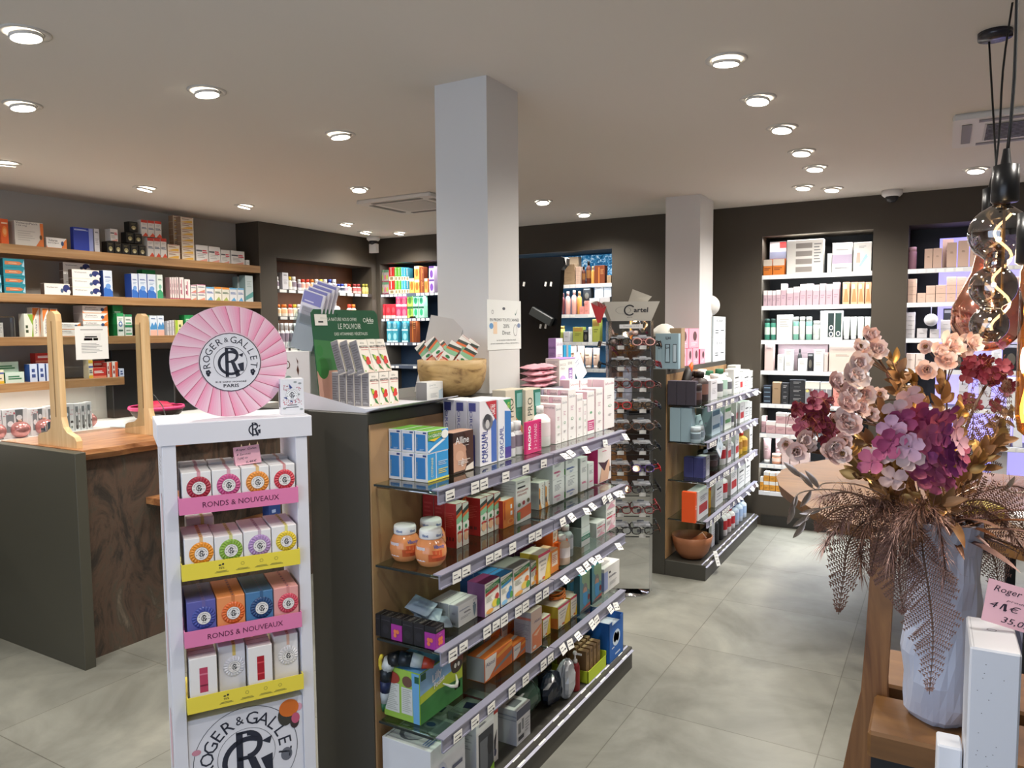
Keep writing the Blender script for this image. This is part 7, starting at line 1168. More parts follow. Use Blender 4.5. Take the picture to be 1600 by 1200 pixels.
shelf('X', -1.37, .3922, "far unit's fourth glass shelf", [g(1086.5, 1089, 770, 'box_orangeplain', d=.09), g(1091, 1107, 769, 'care_red', d=.08), g(1109, 1116, 762, 'care_yellow', off=.03), g(1118, 1130, 752, 'care_white'), g(1132, 1141, 741, 'red_cap'), g(1142.5, 1152, 733, 'care_red'), g(1153.5, 1164, 725, 'care_white'), g(1165, 1173, 717, 'care_white')])
shelf('X', -1.37, .1062, "far unit's base shelf", [g(1112, 1120, 812, 'whitegrey', d=.02, off=.02), g(1121, 1126, 805, 'black_bottle'), g(1128, 1133, 801, 'black_bottle'), g(1134, 1139, 799, 'red_cap'), g(1140, 1145, 797, 'red_cap'), g(1146, 1151, 794, 'red_cap'), g(1152, 1157, 789, 'blue_bottle'), g(1158, 1163, 784, 'blue_bottle'), g(1164, 1169, 780, 'blue_bottle'), g(1132, 1137, 792, 'red_cap', off=.07), g(1139, 1144, 790, 'red_cap', off=.07), g(1160, 1166, 776, 'blue_bottle', off=.07)])
t = thing('terracotta_bowl', 'terracotta coloured bowl on the plinth of the far unit', 'bowl', (-1.445, 4.90, .1055)); link('bowl', MB().lathe([(.05, 0), (.075, .008), (.108, .05), (.128, .11), (.136, .155), (.131, .157), (.12, .11), (.098, .05), (.06, .02), (.01, .018)], mat('#9a6240', .55), 36, Matrix.Scale(1.0, 4)), t)
t = thing('sachet_bundle', 'orange and white sachets sticking out of the terracotta bowl', 'sachet', (-1.39, 4.93, .21)); link('sachet', MB().box((-.05, -.02, 0), (.05, -.016, .05), '#d88a5a', Matrix.Rotation(R_(-35), 4, 'Y')).box((-.04, .0, 0), (.05, .004, .05), '#e0c8b4', Matrix.Rotation(R_(-42), 4, 'Y')), t)
m = MB(); m.box((0, 0, 0), (.001, .075, .10), '#e4e4de'); fr = Fr((.001, 0, 0), (0, 1, 0), (0, 0, 1)); fr.e = .0005; [scribble(m, fr, .037, .08-.02*k, .05, .008, INK, 4) for k in range(4)]
o = link('price_card', m); o.location = (-1.283, 4.93, .06); o.rotation_euler = (R_(-12), R_(-20), 0); tag(o, 'white handwritten price card below the terracotta bowl', 'price card')
# on top of the far unit
z = 1.3855; ph = 'top of far unit'
put('lh_set', 'cosmetic_set', 'box', 'grey-blue gift carton picturing three tubes', ph, (-1.675, 4.80, z), R_(4), .155, .055, .235)
put('box_kraft', 'product_carton', 'box', 'small kraft box behind the grey-blue gift carton', ph, (-1.61, 4.90, z), 0, .08, .08, .27)
t = thing('fabric_flower', 'white draped ornament on the far unit next to the eyewear rack', 'ornament', (-1.67, 4.97, z)); link('drape', MB().lathe([(.11, .215), (.09, .25), (.05, .285), (.02, .30)], '#d8d6cc', 14).lathe([(.03, 0), (.03, .22)], '#8a857c', 12), t)
shelf('X', -1.60, z, ph, [(1061, 1076, 513, 'pink_bow', 'pink carton with bow picture, upper row', {'z': z+.125, 'd': .075}), (1076.5, 1092, 513, 'pink_bow', 'pink carton with bow picture, upper row', {'z': z+.125, 'd': .075}), (1060, 1073, 538, 'pink_bow', 'pink carton with bow picture, lower row', {'h': .124, 'd': .075}), (1073.5, 1082, 538, 'pink_bow', 'pink carton with bow picture, lower row', {'h': .124}), (1082.5, 1092, 538, 'pink_bow', 'pink carton with bow picture, lower row', {'h': .124}), (1094, 1102, 541, 'pink_bow', 'small pink carton, rightmost', {'h': .11})])
shelf('X', -1.60, z, ph, [(1115, 1134, 494, 'laz_box', 'white carton with grey-blue print', {'st': 2, 'd': .085})])
t = thing('white_globe', 'white round globe on white cartons beside the second column', 'ornament', (-1.655, 6.02, onX(1120, 494, -1.60).z)); link('globe', MB().lathe([(.001+.085*sin(pi*k/14), .085-.085*cos(pi*k/14)) for k in range(15)], '#d4d3d0', 24), t)
# ------------------------------------------------------------------ eyewear rack
RA = R_(27); rk = thing('eyewear_rack', 'mirrored rotating eyewear rack with flared header beside near unit', 'display rack', (-1.70, 4.38, 0), RA); hw = .125
link('base', MB().lathe([(.14, 0), (.14, .012), (.05, .02), (.05, .05)], CHROME, 28), rk)
for k, nm in enumerate(('front', 'right', 'back', 'left')):
    M = Matrix.Rotation(k*pi/2, 4, 'Z'); link('mirror_panel', MB().box((-hw, -hw, .05), (hw, -hw+.004, 1.70), MIRROR if k == 0 else mat('#6c7078', .15, .8), M), rk)
for sx in (-1, 1):
    for sy in (-1, 1): link('corner_post', MB().box((sx*hw-.008, sy*hw-.008, .04), (sx*hw+.008, sy*hw+.008, 1.70), CHROME), rk)
m = MB(); m.add([(-.12, -hw-.012, 1.70), (.12, -hw-.012, 1.70), (.165, -hw-.045, 1.815), (-.165, -hw-.045, 1.815), (-.12, -hw-.008, 1.70), (.12, -hw-.008, 1.70), (.165, -hw-.041, 1.815), (-.165, -hw-.041, 1.815)], [(0, 1, 2, 3), (7, 6, 5, 4), (0, 3, 7, 4), (1, 5, 6, 2), (3, 2, 6, 7)], '#bdb9af')
u = Vector((1, 0, 0)); v = Vector((0, -.033, .115)).normalized(); fr = Fr((-.14, -hw-.0125, 1.7005), u, v); fr.e = .001
fr_text(m, fr, .195, .068, .085, .030, 'artel', INK, bold=.02); fr_ring(m, fr, .128, .066, .026, .034, INK, 40, 320, 24); fr_ring(m, fr, .09, .066, .044, .0455, INK, 0, 360, 30, .5); fr_text(m, fr, .13, .022, .03, .007, 'paris', INK)
link('header_sign', m, rk); 
for sg in (-1, 1): link('header_side', MB().add([(sg*.12, -hw-.01, 1.70), (sg*.12, hw, 1.70), (sg*.165, hw+.04, 1.815), (sg*.165, -hw-.043, 1.815)], [(0, 1, 2, 3)], '#a9a59b'), rk)
m = MB().box((-.07, -hw-.003, 1.655), (.07, -hw-.001, 1.68), '#c9c8c6'); fr = Fr((-.07, -hw-.0032, 1.655), (1, 0, 0), (0, 0, 1)); fr_text(m, fr, .07, .013, .09, .009, 'Dioptries 1 à 3,5', INK); link('label_strip', m, rk)
def glasses_meshes(col, lens, round_):
    f = MB(); l = MB(); c = mat(col, .2)
    for sx in (-1, 1):
        cx = sx*.034; pts = []
        for k in range(15):
            a = 2*pi*k/14; e = .78 if not round_ else 1; x = .024*math.copysign(abs(cos(a))**e, cos(a)); y = .019*math.copysign(abs(sin(a))**e, sin(a)); pts.append((cx+x, -.002-abs(cx+x)*.05*0, y))
        f.tube(pts, .0031, c, 5); l.add([(p[0], -.001, p[2]) for p in pts[:-1]], [tuple(range(14))], lens)
        f.tube([(sx*.059, 0, .008), (sx*.064, .012, .010), (sx*.062, .075, .006), (sx*.058, .11, -.012)], .0022, c, 5)
    f.tube([(-.010, -.002, .004), (0, -.004, .008), (.010, -.002, .004)], .0022, c, 5)
    return f.mesh('frame'), l.mesh('lens')
LEN = glass('clear_lens', '#dfe4e6', .02, .08); LEN2 = glass('blue_lens', '#5a6aa8', .05, .1)
GM = {c: glasses_meshes(h_, l_, r_) for c, h_, l_, r_ in (('black', '#121214', LEN, False), ('dark red', '#5e1216', LEN, False), ('tortoiseshell', '#4a2c1a', LEN, True), ('rose', '#c08a84', LEN, True), ('blue-lensed purple', '#46306a', LEN2, False), ('round black', '#17181c', LEN, True), ('bright red', '#a31a1e', LEN, False))}
def glasses(col, label, M, group=None):
    o = bpy.data.objects.new('eyeglasses', None); COL.objects.link(o); o.matrix_world = M; tag(o, label, 'glasses', group)
    for nme, me in zip(('frame', 'lenses'), GM[col]): c = bpy.data.objects.new(nme, me); COL.objects.link(c); c.parent = o
RKM = Matrix.Translation((-1.70, 4.38, 0)) @ Matrix.Rotation(RA, 4, 'Z')
LC = ['black', 'rose', 'round black', 'round black', 'dark red', 'dark red', 'bright red', 'black', 'tortoiseshell', 'tortoiseshell', 'black', 'round black', 'tortoiseshell', 'blue-lensed purple', 'dark red', 'black', 'dark red', 'dark red', 'round black', 'black']
hk = MB()
for i in range(10):
    zz = 1.575-i*.127
    for j, sx in enumerate((-1, 1)):
        M = RKM @ Matrix.Translation((sx*.068, -hw-.062, zz)) @ Matrix.Rotation(R_(-14), 4, 'X') @ Matrix.Scale(1.12, 4); n_ = ORD[i]
        glasses(LC[i*2+j], f'{LC[i*2+j]} eyeglasses, {n_} row down, {"left" if j == 0 else "right"} on the rack front', M, 'eyeglasses on the rack')
        link('glasses_tray', MB().box((sx*.066-.05, -hw-.05, zz+.020), (sx*.066+.05, -hw-.0, zz+.030), mat('#9a9da2', .3)).box((sx*.066-.02, -hw-.055, zz-.045), (sx*.066+.02, -hw-.054, zz-.022), '#c4c4c2').box((sx*.066-.02, -hw-.05, zz+.022), (sx*.066+.02, -hw-.045, zz+.04), '#a9abb0'), rk)
    link('rail_rod', MB().tube([(-hw, -hw-.004, zz-.055), (hw, -hw-.004, zz-.055)], .002, '#2a2b2e', 6), rk)
for side, ang in (('right', 90), ('left', -90)):
    for i in range(10):
        for j, sx in enumerate((-1, 1)):
            M = RKM @ Matrix.Rotation(R_(ang), 4, 'Z') @ Matrix.Translation((sx*.066, -hw-.055, 1.56-i*.127)) @ Matrix.Rotation(R_(-14), 4, 'X')
            c = ['black', 'round black', 'dark red', 'black', 'tortoiseshell', 'bright red', 'round black'][(i*2+j*3+(side == 'left')) % 7]
            glasses(c, f'{c} eyeglasses, {ORD[i]} row down, {"near" if (j == 0) == (side == "right") else "far"} on the rack {side} side', M, 'eyeglasses on the rack')
tag(link('folded_tissue', MB().add([(0, 0, 0), (.09, 0, .0), (.06, .02, .045), (.02, .04, .10), (.13, .01, .02), (.15, .03, .05)], [(0, 1, 2), (0, 2, 3), (1, 4, 2), (4, 5, 2), (2, 5, 3)], '#b4afa4'), None, (-1.72, 4.40, 1.80)), 'crumpled translucent wrapping on top of the eyewear rack', 'wrapping')
tag(link('price_flag', MB().prism([(0, 0), (.02, .0), (.055, .10), (.0, .13), (-.04, .12)], .002, '#b0282c').prism([(-.04, .12), (.0, .13), (.055, .10), (.03, .085)], .003, '#e6e0d8'), None, (-1.805, 4.135, 1.69), RA), 'red and white flag at the left corner of the rack header', 'sign')

# ------------------------------------------------------------------ black kiosk before the central niche
KY = 5.55; a = onY(884, 400, KY); b = onY(869, 590, KY); kk = thing('kiosk', 'tall glossy black kiosk panel right behind the near column', 'kiosk', (a.x, KY, 0))
w = .95; m = MB(); zt = a.z; sl = (a.x-b.x)/(a.z-b.z)
m.prism([(-w, 0), (-sl*zt, 0), (-.045, zt-.11), (-.0, zt-.06), (-.012, zt-.015), (-.05, zt), (-w+.05, zt+.01)], .07, mat('#08090b', .25)); link('panel', m, kk)
link('panel_edge', MB().prism([(-.006, zt-.01), (.008, zt-.02), (.004, zt-.075), (-.02, zt-.04)], .06, '#9c9a98'), kk)
o = tag(link('card_terminal', MB().bbox((-.11, -.02, -.03), (.11, .02, .04), mat('#3b3f3f', .4), .006)), 'dark grey device mounted askew on the black kiosk', 'device'); o.location = onY(846, 495, KY-.03); o.rotation_euler = (0, R_(28), 0)
for px, py in ((809.5, 444), (819, 444), (853, 444), (861.5, 444), (845, 510), (853, 510)):  # pale pegs modelled in place of ceiling lamp reflections in the glossy panel
    link('reflection_peg', MB().box((-.008, -.008, -.018), (.008, -.001, .018), mat('#e8e6e0', .3), Matrix.Rotation(R_(12), 4, 'Y')), kk, onY(px, py, KY)-Vector((a.x, KY, 0)))

# things on the stone front, seen through the soap stand
tag(link('leaflet_rack', MB().bbox((0, 0, 0), (.05, .16, .13), '#3a2a20', .002).prism([(0, 0)]*0 or [(0, 0), (.01, 0), (.01, .01)], .001, '#3a2a20'), None, (-3.64, 3.02, .94)), 'dark brown leaflet box on the counter front behind the stand', 'leaflet box') if 0 else None
m = MB(); m.box((0, 0, 0), (.05, .20, .10), '#3a2c22'); fr = Fr((.05, 0, 0), (0, 1, 0), (0, 0, 1)); fr.e = .0006
for k in range(3): fr_poly(m, fr, [(.03+k*.06, .04), (.05+k*.06, .04), (.04+k*.06, .065)], mat('#c8b49a'))
tag(link('leaflet_box', m, None, (-3.678, 2.98, .92)), 'dark brown box with pale triangles behind the stand, under its header', 'leaflet box')
tag(link('wooden_step', MB().bbox((0, 0, 0), (.18, .22, .06), SLAB, .004), None, (-3.678, 3.02, .46)), 'small brown wooden ledge block behind the upper yellow tray', 'ledge')
tag(link('patterned_carton', MB().bbox((0, 0, 0), (.06, .09, .13), '#24407e', .002).box((.0605, .02, .03), (.061, .05, .05), '#9ab0d8').box((.0605, .04, .08), (.061, .08, .1), '#9ab0d8'), None, (-3.58, 3.12, .5205)), 'small blue patterned carton on the brown ledge behind the stand', 'box')

# ------------------------------------------------------------------ table with the black frame, right
TZ = .75
tb = thing('live_edge_table', 'live edge wooden table with black metal legs by the right niches', 'table', (0, 4.5, 0))
pts = [(-.865, 4.68), (-.80, 4.42), (-.68, 4.16), (-.58, 3.97), (-.45, 3.74), (-.275, 3.67), (-.1, 3.72), (.08, 3.80), (.30, 3.62), (.7, 3.5), (1.2, 3.6), (1.4, 4.2), (1.2, 5.0), (.6, 5.35), (.0, 5.45), (-.45, 5.5), (-.68, 5.46), (-.82, 5.2), (-.88, 4.92)]
def slabmesh(pts, z0, z1, m, ox, oy):
    n = len(pts); vs = [(x-ox, y-oy, z1) for x, y in pts]+[((x-ox)*.985+0, (y-oy), z0) for x, y in pts]; fs = [tuple(range(n)), tuple(range(2*n-1, n-1, -1))]+[(k, n+k, n+(k+1) % n, (k+1) % n) for k in range(n)]
    return MB().add(vs, fs, m)
link('tabletop', slabmesh(pts, TZ-.055, TZ, SLABX, 0, 4.5), tb)
for x in (.0, .36): 
    link('leg_frame', MB().box((x-.025, -.62, 0), (x+.025, -.57, TZ-.056), '#14161a').box((x-.025, .55, 0), (x+.025, .60, TZ-.056), '#14161a').box((x-.025, -.57, TZ-.106), (x+.025, .55, TZ-.056), '#14161a').box((x-.025, -.57, 0), (x+.025, .55, .03), '#14161a'), tb)
link('crossbar', MB().box((.026, -.62, TZ-.11), (.334, -.58, TZ-.057), '#14161a'), tb)
tag(link('gift_box', MB().bbox((-.12, -.08, 0), (.12, .08, .06), '#a8942c', .003).box((-.1201, -.0801, .02), (.1201, .0801, .03), '#7a5a2c'), None, (.12, 4.12, TZ+.0005), R_(25)), 'olive yellow box on the far table behind the flowers', 'box')
tag(link('gift_box', MB().bbox((-.07, -.06, 0), (.07, .06, .05), '#e0deda', .003), None, (.36, 4.05, TZ+.0005), R_(15)), 'white box on the far table right of the olive box', 'box')

# ------------------------------------------------------------------ foreground stand with the vase
FZ = .90; un = thing('wooden_stand', 'live edge plank stand with wooden shelf carrying the vase', 'stand', (-.1, 1.66, 0))
pl_ = [(1359, 840), (1359, 900), (1352, 1000), (1345, 1080), (1332, 1130), (1317, 1200)]; pr_ = [(1398, 1200), (1388, 1130), (1386, 1072), (1392, 980), (1397, 900), (1400, 840)]
vs = []; PY = 1.66
Lp = [onY(x, y, PY) for x, y in pl_]; Rp = [onY(x, y, PY) for x, y in pr_]
zt = Lp[0].z; bl = Lp[-1]; br = Rp[0]
poly = [(p.x+.1, p.z) for p in Lp]+[(bl.x+.1-.05, .35), (bl.x+.1-.03, 0), (br.x+.1+.06, 0), (br.x+.1+.03, .35)]+[(p.x+.1, p.z) for p in Rp]
link('side_plank', MB().prism(poly, .045, PLANK), un)
link('shelf_board', MB().bbox((-.005, -.17, FZ-.048), (1.1, .055-.06, FZ), SLABX, .006).bbox((-.005, .05, FZ-.048), (1.1, .25, FZ), SLABX, .006), un)
link('metal_frame', MB().box((.0, -.14, FZ-.10), (1.1, -.10, FZ-.049), '#121316').box((.0, .15, FZ-.10), (1.1, .19, FZ-.049), '#121316').box((1.04, -.14, 0), (1.08, -.10, FZ-.1), '#121316').box((1.04, .15, 0), (1.08, .19, FZ-.1), '#121316'), un)
VC = Vector((.010, 1.615, FZ+.0005))
vz = thing('flower_vase', 'tall crinkled matt blue-grey vase with dried flowers', 'vase', VC)
m = MB(); n = 36; prof = [(.046, 0), (.056, .012), (.0625, .04), (.066, .08), (.0665, .13), (.064, .18), (.062, .23), (.060, .28), (.059, .33), (.060, .365), (.061, .385), (.057, .385), (.055, .35), (.055, .2), (.045, .03)]
vs = []; rr = random.Random(3)
for i, (r, zz) in enumerate(prof):
    for k in range(n):
        a = 2*pi*k/n; q = 1+(.06*abs(sin(1.5*a+zz*20))-.05*abs(sin(2.5*a-zz*33+1))+.04*sin(2*a+zz*60)) * (1 if i < 9 else .4); vs.append(((r*q+rr.uniform(-.0022, .0022))*cos(a), (r*q+rr.uniform(-.0022, .0022))*sin(a), zz))
fs = [(i*n+k, i*n+(k+1) % n, (i+1)*n+(k+1) % n, (i+1)*n+k) for i in range(len(prof)-1) for k in range(n)]+[tuple(range(n-1, -1, -1)), tuple((len(prof)-1)*n+k for k in range(n))]
m.add(vs, fs, mat('#b9bfd0', .38), False); link('body', m, vz)
# tall white carton, small box, card
t = thing('perfume_carton', 'tall white speckled carton right of the vase', 'box', (.047, 1.340, .6205), R_(1))
m = MB(); m.bbox((0, 0, 0), (.068, .145, .53), mat('#dcdfe6', .4), .003); fr = Fr((0, 0, 0), (1, 0, 0), (0, 0, 1)); fr.e = .0008; rr = random.Random(8)
for k in range(34): fr_ell(m, fr, rr.uniform(.008, .062), rr.uniform(.02, .51), .0008, .0006, INK, 6)
fr = Fr((0, 0, .53), (1, 0, 0), (0, 1, 0)); fr.e = .0006; fr_ring(m, fr, .034, .09, .006, .007, INK, ry=.8); fr_rect(m, fr, .005, .002, .006, .143, mat('#b8bcc4')); link('carton', m, t)
st2 = tag(link('plinth_box', MB().bbox((0, 0, 0), (.40, .24, .619), '#3a2a20', .004), None, (.0, 1.246, 0)), 'brown pedestal below the tall white carton', 'pedestal')
M = Matrix.Translation((.064, 1.425, 1.168)) @ Matrix.Rotation(R_(14), 4, 'Z') @ Matrix.Rotation(R_(-22), 4, 'X') @ Matrix.Rotation(R_(14), 4, 'Y')
m = MB(); m.box((0, 0, 0), (.105, .0008, .07), mat('#eebcc8', .6)); fr = Fr((0, 0, 0), (1, 0, 0), (0, 0, 1)); fr.e = .0005
for cx, cy, ww, hh, s in ((.052, .056, .085, .013, 'Roger Gallet'), (.05, .042, .04, .004, 'produits'), (.03, .030, .045, .012, '41,€'), (.068, .030, .016, .006, '=>'), (.055, .010, .055, .012, '35,02€')): fr_text(m, fr, cx, cy, ww, hh, s, mat('#2a2030'), shear=.3)
fr_rect(m, fr, .028, .024, .032, .036, mat('#2a2030'))
o = link('price_card', m); o.matrix_world = M; tag(o, 'pink handwritten price card leaning on the tall white carton', 'price card')
o = tag(link('product_carton', MB().bbox((0, 0, 0), (.036, .05, .33), '#dfe2e8', .003), None, (.008, 1.40, .6205), R_(3)), 'small white carton at the bottom edge below the vase', 'box')

# ------------------------------------------------------------------ pendant lamps
def filament(m, pts, r, s): m.tube(pts, r, mat('#ffd69a', .4, 0, s), 6)
HOL = mat('#101114', .3)
def cable(p0, p1, sag=.0): 
    p0, p1 = Vector(p0), Vector(p1); return MB().tube([p0.lerp(p1, k/8)+Vector((sin(k*.9)*.004, 0, 0)) for k in range(9)], .0035, '#0e0f11', 6)
# smoky triple bubble bulb, near
D_ = lambda x, y, t: ray(x, y)*t+Vector((0, 0, H))
tb_ = 1.52; top = D_(1572, 256, tb_); 
pd = thing('pendant_lamp', 'black pendant lamp with smoky triple bubble bulb and wavy filament', 'pendant lamp', top)
link('cable', cable((0, 0, 0), (.018, .0, CZ-top.z)), pd)
link('canopy', MB().lathe([(.05, CZ-top.z-.001), (.05, CZ-top.z-.025)], HOL, 24, Matrix.Translation((.018, 0, 0))), pd)
link('lamp_holder', MB().lathe([(.006, .03), (.010, .0), (.024, -.004), (.025, -.075), (.022, -.078)], HOL, 24), pd)
g_ = [(.015, -.078), (.018, -.09)]
for cz, r in ((-.140, .056), (-.250, .044), (-.327, .036)):
    for k in range(1, 13): a = pi*k/13; g_.append((max(.02, r*sin(a)), cz+r*cos(a)))
g_ += [(.012, -.362), (.001, -.364)]
link('bulb_glass', MB().lathe(g_, SMOKE, 32, Matrix.Rotation(R_(4), 4, CF), cap=False), pd)
m = MB(); filament(m, [(.016*sin(k*.62+2.2), .006*cos(k*.62), -.10-k*.0095) for k in range(26)], .0028, 6); link('filament', m, pd); link('filament_post', MB().tube([(0, 0, -.08), (.002, 0, -.33)], .003, '#b8935a', 6), pd)
# copper glass pendant, farther
tc = 2.3; top = D_(1551, 292, tc); pc_ = thing('pendant_lamp', 'black pendant lamp with large organic copper tinted glass', 'pendant lamp', top)
link('cable', cable((0, 0, 0), (.035, .1, CZ-top.z)), pc_)
link('lamp_holder', MB().lathe([(.006, .03), (.012, 0), (.026, -.005), (.027, -.10), (.024, -.105)], HOL, 24), pc_)
m = MB(); prof = [(.03, -.10), (.036, -.14), (.034, -.20), (.045, -.26), (.075, -.32), (.098, -.37), (.104, -.42), (.09, -.465), (.055, -.495), (.01, -.505)]; n = 30; vs = []
for r, zz in prof:
    for k in range(n): a = 2*pi*k/n; q = 1+.09*sin(2*a+zz*18)+.06*sin(3*a-zz*25); vs.append((r*q*cos(a), r*q*sin(a), zz))
m.add(vs, [(i*n+k, i*n+(k+1) % n, (i+1)*n+(k+1) % n, (i+1)*n+k) for i in range(len(prof)-1) for k in range(n)], COPPER, True); link('glass_shade', m, pc_)
m = MB(); filament(m, [(.012*sin(k*.8), .010*cos(k*.8), -.16-k*.012) for k in range(20)], .0022, 5); link('filament', m, pc_)
cn = tag(link('ceiling_canopy', MB().lathe([(.052, 0), (.052, -.022), (.0, -.024)], mat('#26242c', .25), 32), None, (.117, 3.115, CZ)), 'round black ceiling canopy of the pendant cables', 'canopy')
tag(link('pendant_cable', MB().tube([Vector((.10, 3.115, CZ-.03)).lerp(D_(1559, 300, tc+.05), k/8) for k in range(9)], .0032, '#0e0f11', 6)), 'second thin black cable hanging from the round canopy', 'cable')
# amber tube bulb at the right edge
ta = 1.25; top = D_(1619, 330, ta); pa = thing('pendant_lamp', 'large black holder with long amber tube bulb at the right edge', 'pendant lamp', top)
link('lamp_holder', MB().lathe([(.006, .02), (.014, 0), (.026, -.002), (.027, -.085), (.022, -.088)], HOL, 24), pa); link('cable', cable((0, 0, 0), (.03, 0, CZ-top.z)), pa)
link('bulb_glass', MB().lathe([(.015, -.088), (.019, -.10), (.019, -.34), (.014, -.37), (.003, -.38)], AMBER, 20, cap=False), pa)
m = MB(); filament(m, [(-.006+.003*sin(k), .0, -.10-k*.0135) for k in range(20)], .0032, 7); link('filament', m, pa)
for p_, e_ in ((top+Vector((-.04, -.03, -.25)), .7), (D_(1560, 420, tb_-.12), .8)):
    l = bpy.data.lights.new('bulb_glow', 'POINT'); l.energy = e_; l.color = (1, .72, .42); l.shadow_soft_size = .03; lo = bpy.data.objects.new('bulb_glow', l); COL.objects.link(lo); lo.location = p_

# ------------------------------------------------------------------ the dried and silk flowers
MOUTH = VC+Vector((0, 0, .375))
GOLD = mat('#b08c54', .34, .7); GOLD2 = mat('#96704a', .45, .4); GOLD3 = mat('#86603c', .5, .2); BROWN = mat('#7a5646', .55, .15); MAUVB = mat('#9a7870', .4, .4); ROSEB = mat('#a8857a', .4, .4); TWIG = mat('#5c4230', .6); GLIT = mat('#b8a89c', .25, .8)
PP = [mat(c, .6) for c in ('#ecd6cf', '#e6c8c0', '#f0e0d8', '#deb8ae')]; HP = [mat(c, .6) for c in ('#a0426c', '#b25878', '#8a3c74', '#d2a8c0', '#e0c4c0', '#9a3c66')]; DP = [mat(c, .6) for c in ('#8c2f45', '#7a2338', '#a24a5a')]
def stem_pts(p1, bend=.04, n=8, seed=0):
    rr = random.Random(seed); a = MOUTH+Vector((rr.uniform(-.03, .03), rr.uniform(-.03, .03), -.05)); d = p1-a; up = Vector((0, 0, bend+d.length*.12)); out = []
    for k in range(n+1):
        t = k/n; out.append(a.lerp(p1, t)+up*sin(pi*t)*.6)
    return out
def petal(mb, c, ax, nrm, L, Wd, cup, m):
    ax = ax.normalized(); nrm = nrm.normalized(); s = ax.cross(nrm).normalized(); vs = []
    rows = [(0, .12), (.35, .75), (.7, 1), (1, .55)]
    for t, w in rows:
        for q in (-1, 0, 1): vs.append(c+ax*L*t+s*Wd*.5*w*q+nrm*(cup*L*t*t+abs(q)*Wd*.12))
    mb.add(vs, [(r*3+k, r*3+k+1, r*3+k+4, r*3+k+3) for r in range(3) for k in range(2)], m, True)
def perp(n): return n.cross(Vector((0, 0, 1)) if abs(n.z) < .9 else Vector((1, 0, 0))).normalized()
def blossom(mb, c, n, r, mats, layers=2, np_=5, rr=random, center='#7a5a30'):
    u = perp(n); v = n.cross(u)
    for L in range(layers):
        for k in range(np_):
            a = 2*pi*(k+.5*L)/np_+rr.uniform(-.15, .15); d = u*cos(a)+v*sin(a); tl = (.25+.5*L); petal(mb, c, (d+n*tl).normalized(), (n-d*tl).normalized(), r*(1-.22*L), r*(.95-.1*L), .3+.15*L, rr.choice(mats))
    for k in range(6): a = k; mb.lathe([(.0006, 0), (.0018, .004), (.0008, .006)], center, 5, Matrix.Translation(c+n*.006+(u*cos(a)+v*sin(a))*.003))
def leaf(mb, c, ax, nrm, L, Wd, m):
    ax = ax.normalized(); s = ax.cross(nrm).normalized(); nrm = s.cross(ax); vs = []; n = 7
    for k in range(n+1):
        t = k/n; w = Wd*.5*sin(pi*min(1, t*.96+.04))**.8; b = nrm*(-L*.25*t*t); e = .0
        vs += [c+ax*L*t-s*w+b+nrm*w*.35, c+ax*L*t+b, c+ax*L*t+s*w+b+nrm*w*.35]
    mb.add(vs, [(r*3+k, r*3+k+1, r*3+k+4, r*3+k+3) for r in range(n) for k in range(2)], m, True)
def frond(mb, pts, wid, m, m2, rr, pin=26):      # fern: rachis plus pinnae of small leaflets
    mb.tube(pts, [.0018*(1-.7*k/len(pts)) for k in range(len(pts))], m2, 5)
    def at(t): x = t*(len(pts)-1); i = min(int(x), len(pts)-2); return pts[i].lerp(pts[i+1], x-i), (pts[i+1]-pts[i]).normalized()
    for k in range(pin):
        t = .12+.86*k/pin; p, d = at(t); side = perp(d); L = wid*(sin(pi*min(1, .15+t*.85)))*rr.uniform(.85, 1.1)
        face = -CF; s = d.cross(face).normalized()
        for sg in (-1, 1):
            ax = (s*sg+d*.55+Vector((0, 0, -.1))+face*rr.uniform(-.3, .3)).normalized(); q = max(3, int(L/.0042)); mb.tube([p, p+ax*L], .0005, m2, 3)
            for j in range(q):
                c = p+ax*L*(j+.5)/q; l2 = .0045*(1-.5*j/q)+.0012; cr = ax.cross(face).normalized()
                for g2 in (-1, 1):
                    e = c+(cr*g2+ax*.6).normalized()*l2; o2 = ax*.0013; mb.add([c-o2, c+o2, e+o2*.6, e-o2*.6], [(0, 1, 2, 3)], m)
def plume(mb, pts, wid, m, rr, n=150):
    mb.tube(pts, .0016, TWIG, 5)
    for k in range(n):
        t = .15+.85*rr.random(); x = t*(len(pts)-1); i = min(int(x), len(pts)-2); p = pts[i].lerp(pts[i+1], x-i); d = (pts[i+1]-pts[i]).normalized()
        w = (d*.8+Vector((rr.gauss(0, 1), rr.gauss(0, 1), rr.gauss(0, 1)))*.55).normalized(); L = wid*rr.uniform(.5, 1.1); w2 = (w+Vector((0, 0, -.45))).normalized(); s = perp(w)*.0005
        mb.add([p-s, p+s, p+w*L*.6+s, p+w*L*.6-s, p+w*L*.6+w2*L*.5], [(0, 1, 2, 3), (3, 2, 4)], m)
rr = random.Random(5); TV = 1.40
def Q(x, y, t=TV): return D_(x, y, t)
